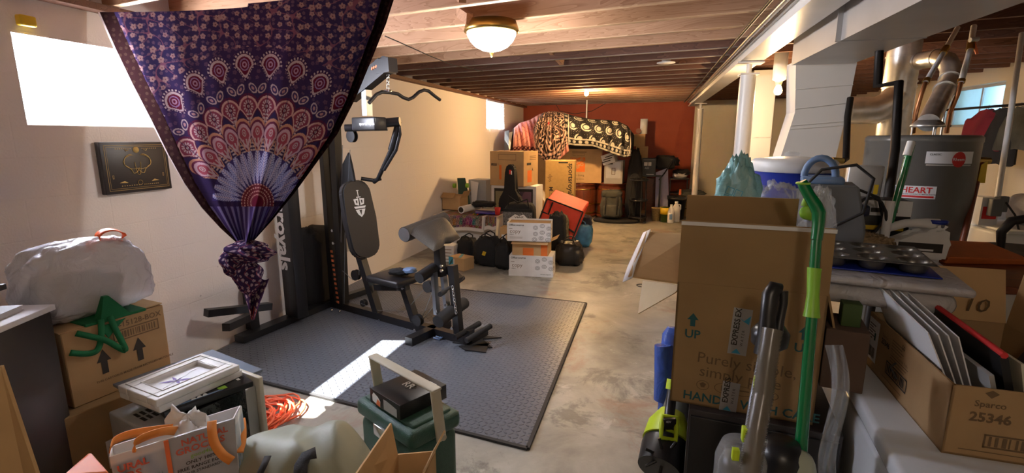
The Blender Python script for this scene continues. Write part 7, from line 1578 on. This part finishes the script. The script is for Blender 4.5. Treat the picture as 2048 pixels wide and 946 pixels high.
# buckets and jugs
def bucket(px, Y, r, ytop, mt, label, name='bucket', lid=None, rim=None):
    p = gz(PY(px, 430, Y), 0); h = PY(px, ytop, Y).z; t = thing(name, label, 'bucket', tuple(p)); b = B(mt)
    b.lathe([(r * .82, 0), (r * .98, h * .9), (r * 1.04, h * .9), (r * 1.04, h), (r * .94, h), (r * .80, .02), (.001, .02)], n=30); b.build('bucket_body', t); b = B(M_steel); b.tube([(r * cos(a), -r * .2, h * .86 - r * .5 * sin(a)) for a in [i * pi / 10 for i in range(11)]], .004, 6); b.build('handle', t)
    if lid: b = B(lid); b.lathe([(r * 1.06, h), (r * 1.06, h + .02), (r * .9, h + .025), (.001, h + .02)], n=30); b.build('lid', t)
    if rim: b = B(rim); b.lathe([(r * 1.0, h * .55), (r * 1.06, h + .004), (r * 1.0, h + .004), (r * .92, h * .6)], n=30); b.build('yellow_liner', t)
    return t
bucket(1352, 9.75, .17, 394, M_blackplastic, 'black lidded bucket behind the white jugs', lid=M_blackplastic)
bucket(1312, 9.45, .085, 415, mat('wicker_tan', (.40, .30, .14), .8, nz=.3, ns=50), 'small tan round basket leftmost by the yellow pail')
bucket(1330, 9.35, .09, 415, mat('moss_green_plastic', (.05, .10, .02), .5), 'small dark green pail with yellow liner between basket and white jugs', rim=M_yellow)
def jug(px, Y, r, ytop, label, lab):
    p = gz(PY(px, 438, Y), 0); h = PY(px, ytop, Y).z; t = thing('white_jug', label, 'jug', tuple(p)); b = B(M_white_pl); b.lathe([(r * .95, 0), (r, .01), (r, h * .62), (r * .85, h * .74), (r * .4, h * .88), (r * .35, h * .93), (.001, h * .93)], n=26, sy=.75); b.build('jug_body', t); b = B(M_paper); b.lathe([(r * .4, h * .92), (r * .4, h), (.001, h)], n=16); b.build('cap', t)
    b = B(M_white_pl); b.tube([(r * .45, 0, h * .86), (r * .95, 0, h * .84), (r * 1.0, 0, h * .6)], .012, 8); b.build('handle', t)
    if lab: b = B(M_lblue); b.box((0, -r * .76, h * .35), (r * .9, .003, h * .3)); b.build('label', t)
jug(1341, 9.25, .055, 409, 'shorter white bottle with blue label in front of the taller white jug', True); jug(1351, 9.42, .075, 403, 'taller white jug beside the black bucket', False)
# dark stuff at right end
t, w, d, h, zr = pxbox('flat_carton', 'low brown carton with dark clothes on it beside the far post', 'carton', 1365, 1402, 395, 428, 10.1, .35, M_card, None, -8, z0=0)
bagblob('dark clothes spread over the low carton beside the far post', 1352, 1415, 382, 398, 10.0, M_greyfab, seed=71, handles=False, d=.4, name='clothes_heap', cat='clothing', z0=zr, lump=.3)
t = thing('shelf_rack', 'dark rack with silver and black gear before the red wall', 'rack', tuple(gz(PY(1355, 420, 10.25), 0)))
zk = PY(1355, 355, 10.25).z
for z in (.15, zk * .6, zk - .02): b = B(M_blackplastic); b.box((0, 0, z), (.34, .28, .02)); b.build('shelf', t)
for sx in (-1, 1): b = B(M_blackplastic); b.box((sx * .16, .12, zk / 2), (.02, .02, zk)); b.build('upright', t)
t = thing('silver_gear', 'shiny silver and black gear heaped on the rack before the red wall', 'equipment', tuple(gz(PY(1355, 420, 10.25), zk - .009))); b = B(M_silver); b.blob((.0, 0, .05), (.26, .2, .10), e=.7, lump=.3, seed=81, n=28); b.build('silver_part', t); b = B(M_blackfab); b.blob((.03, .02, .11), (.3, .2, .12), e=.7, lump=.3, seed=82, n=28); b.build('black_part', t)
b = B(M_orange); b.cyl((0, 0, 0), (0, 0, .14), .04, .02, 18); o = b.build('orange_cone'); p = PY(1359, 398, 10.1); o.location = (p.x, 10.06, 0); tag(o, 'small orange cone among the dark gear near the black bucket', 'cone'); o.scale = (1, 1, max(1, PY(1359, 378, 10.1).z / .14))
b = B(M_rub); b.lathe([(.09, 0), (.11, .012), (.09, .02), (.001, .02)], n=24); o = b.build('black_disc'); o.location = gz(PZ(1383, 437), 0); tag(o, 'small black disc on the floor at the foot of the far post', 'disc')
# small cable and caster under the carton flap
b = B(M_rub, True); c_ = PZ(1285, 572); b.tube([c_ + Vector((.06 * cos(a), .05 * sin(a), .006)) for a in [i * .5 for i in range(11)]], .004, 6); tag(b.build('black_cable'), 'small loop of black cable on the floor below the left carton flap', 'cable')
b = B(M_paper); b.box((0, 0, .004), (.035, .03, .006)); o = b.build('paper_scrap'); o.location = gz(PZ(950, 582), 0); tag(o, 'tiny white paper scrap on the floor behind the gym mat', 'scrap')
# utility outlet box on the left wall behind the gym
p = PX(690, 490, WL(4.1) + .05); t = thing('outlet_box', 'grey electrical outlet box with conduit on the left wall behind the gym', 'outlet box', tuple(p)); b = B(M_galv); b.box((0, 0, 0), (.06, .10, .13), bev=.006); b.build('box_body', t); b = B(M_galv); b.cyl((0, 0, .06), (0, 0, 2.15 - p.z), .012, n=12); b.build('conduit', t)
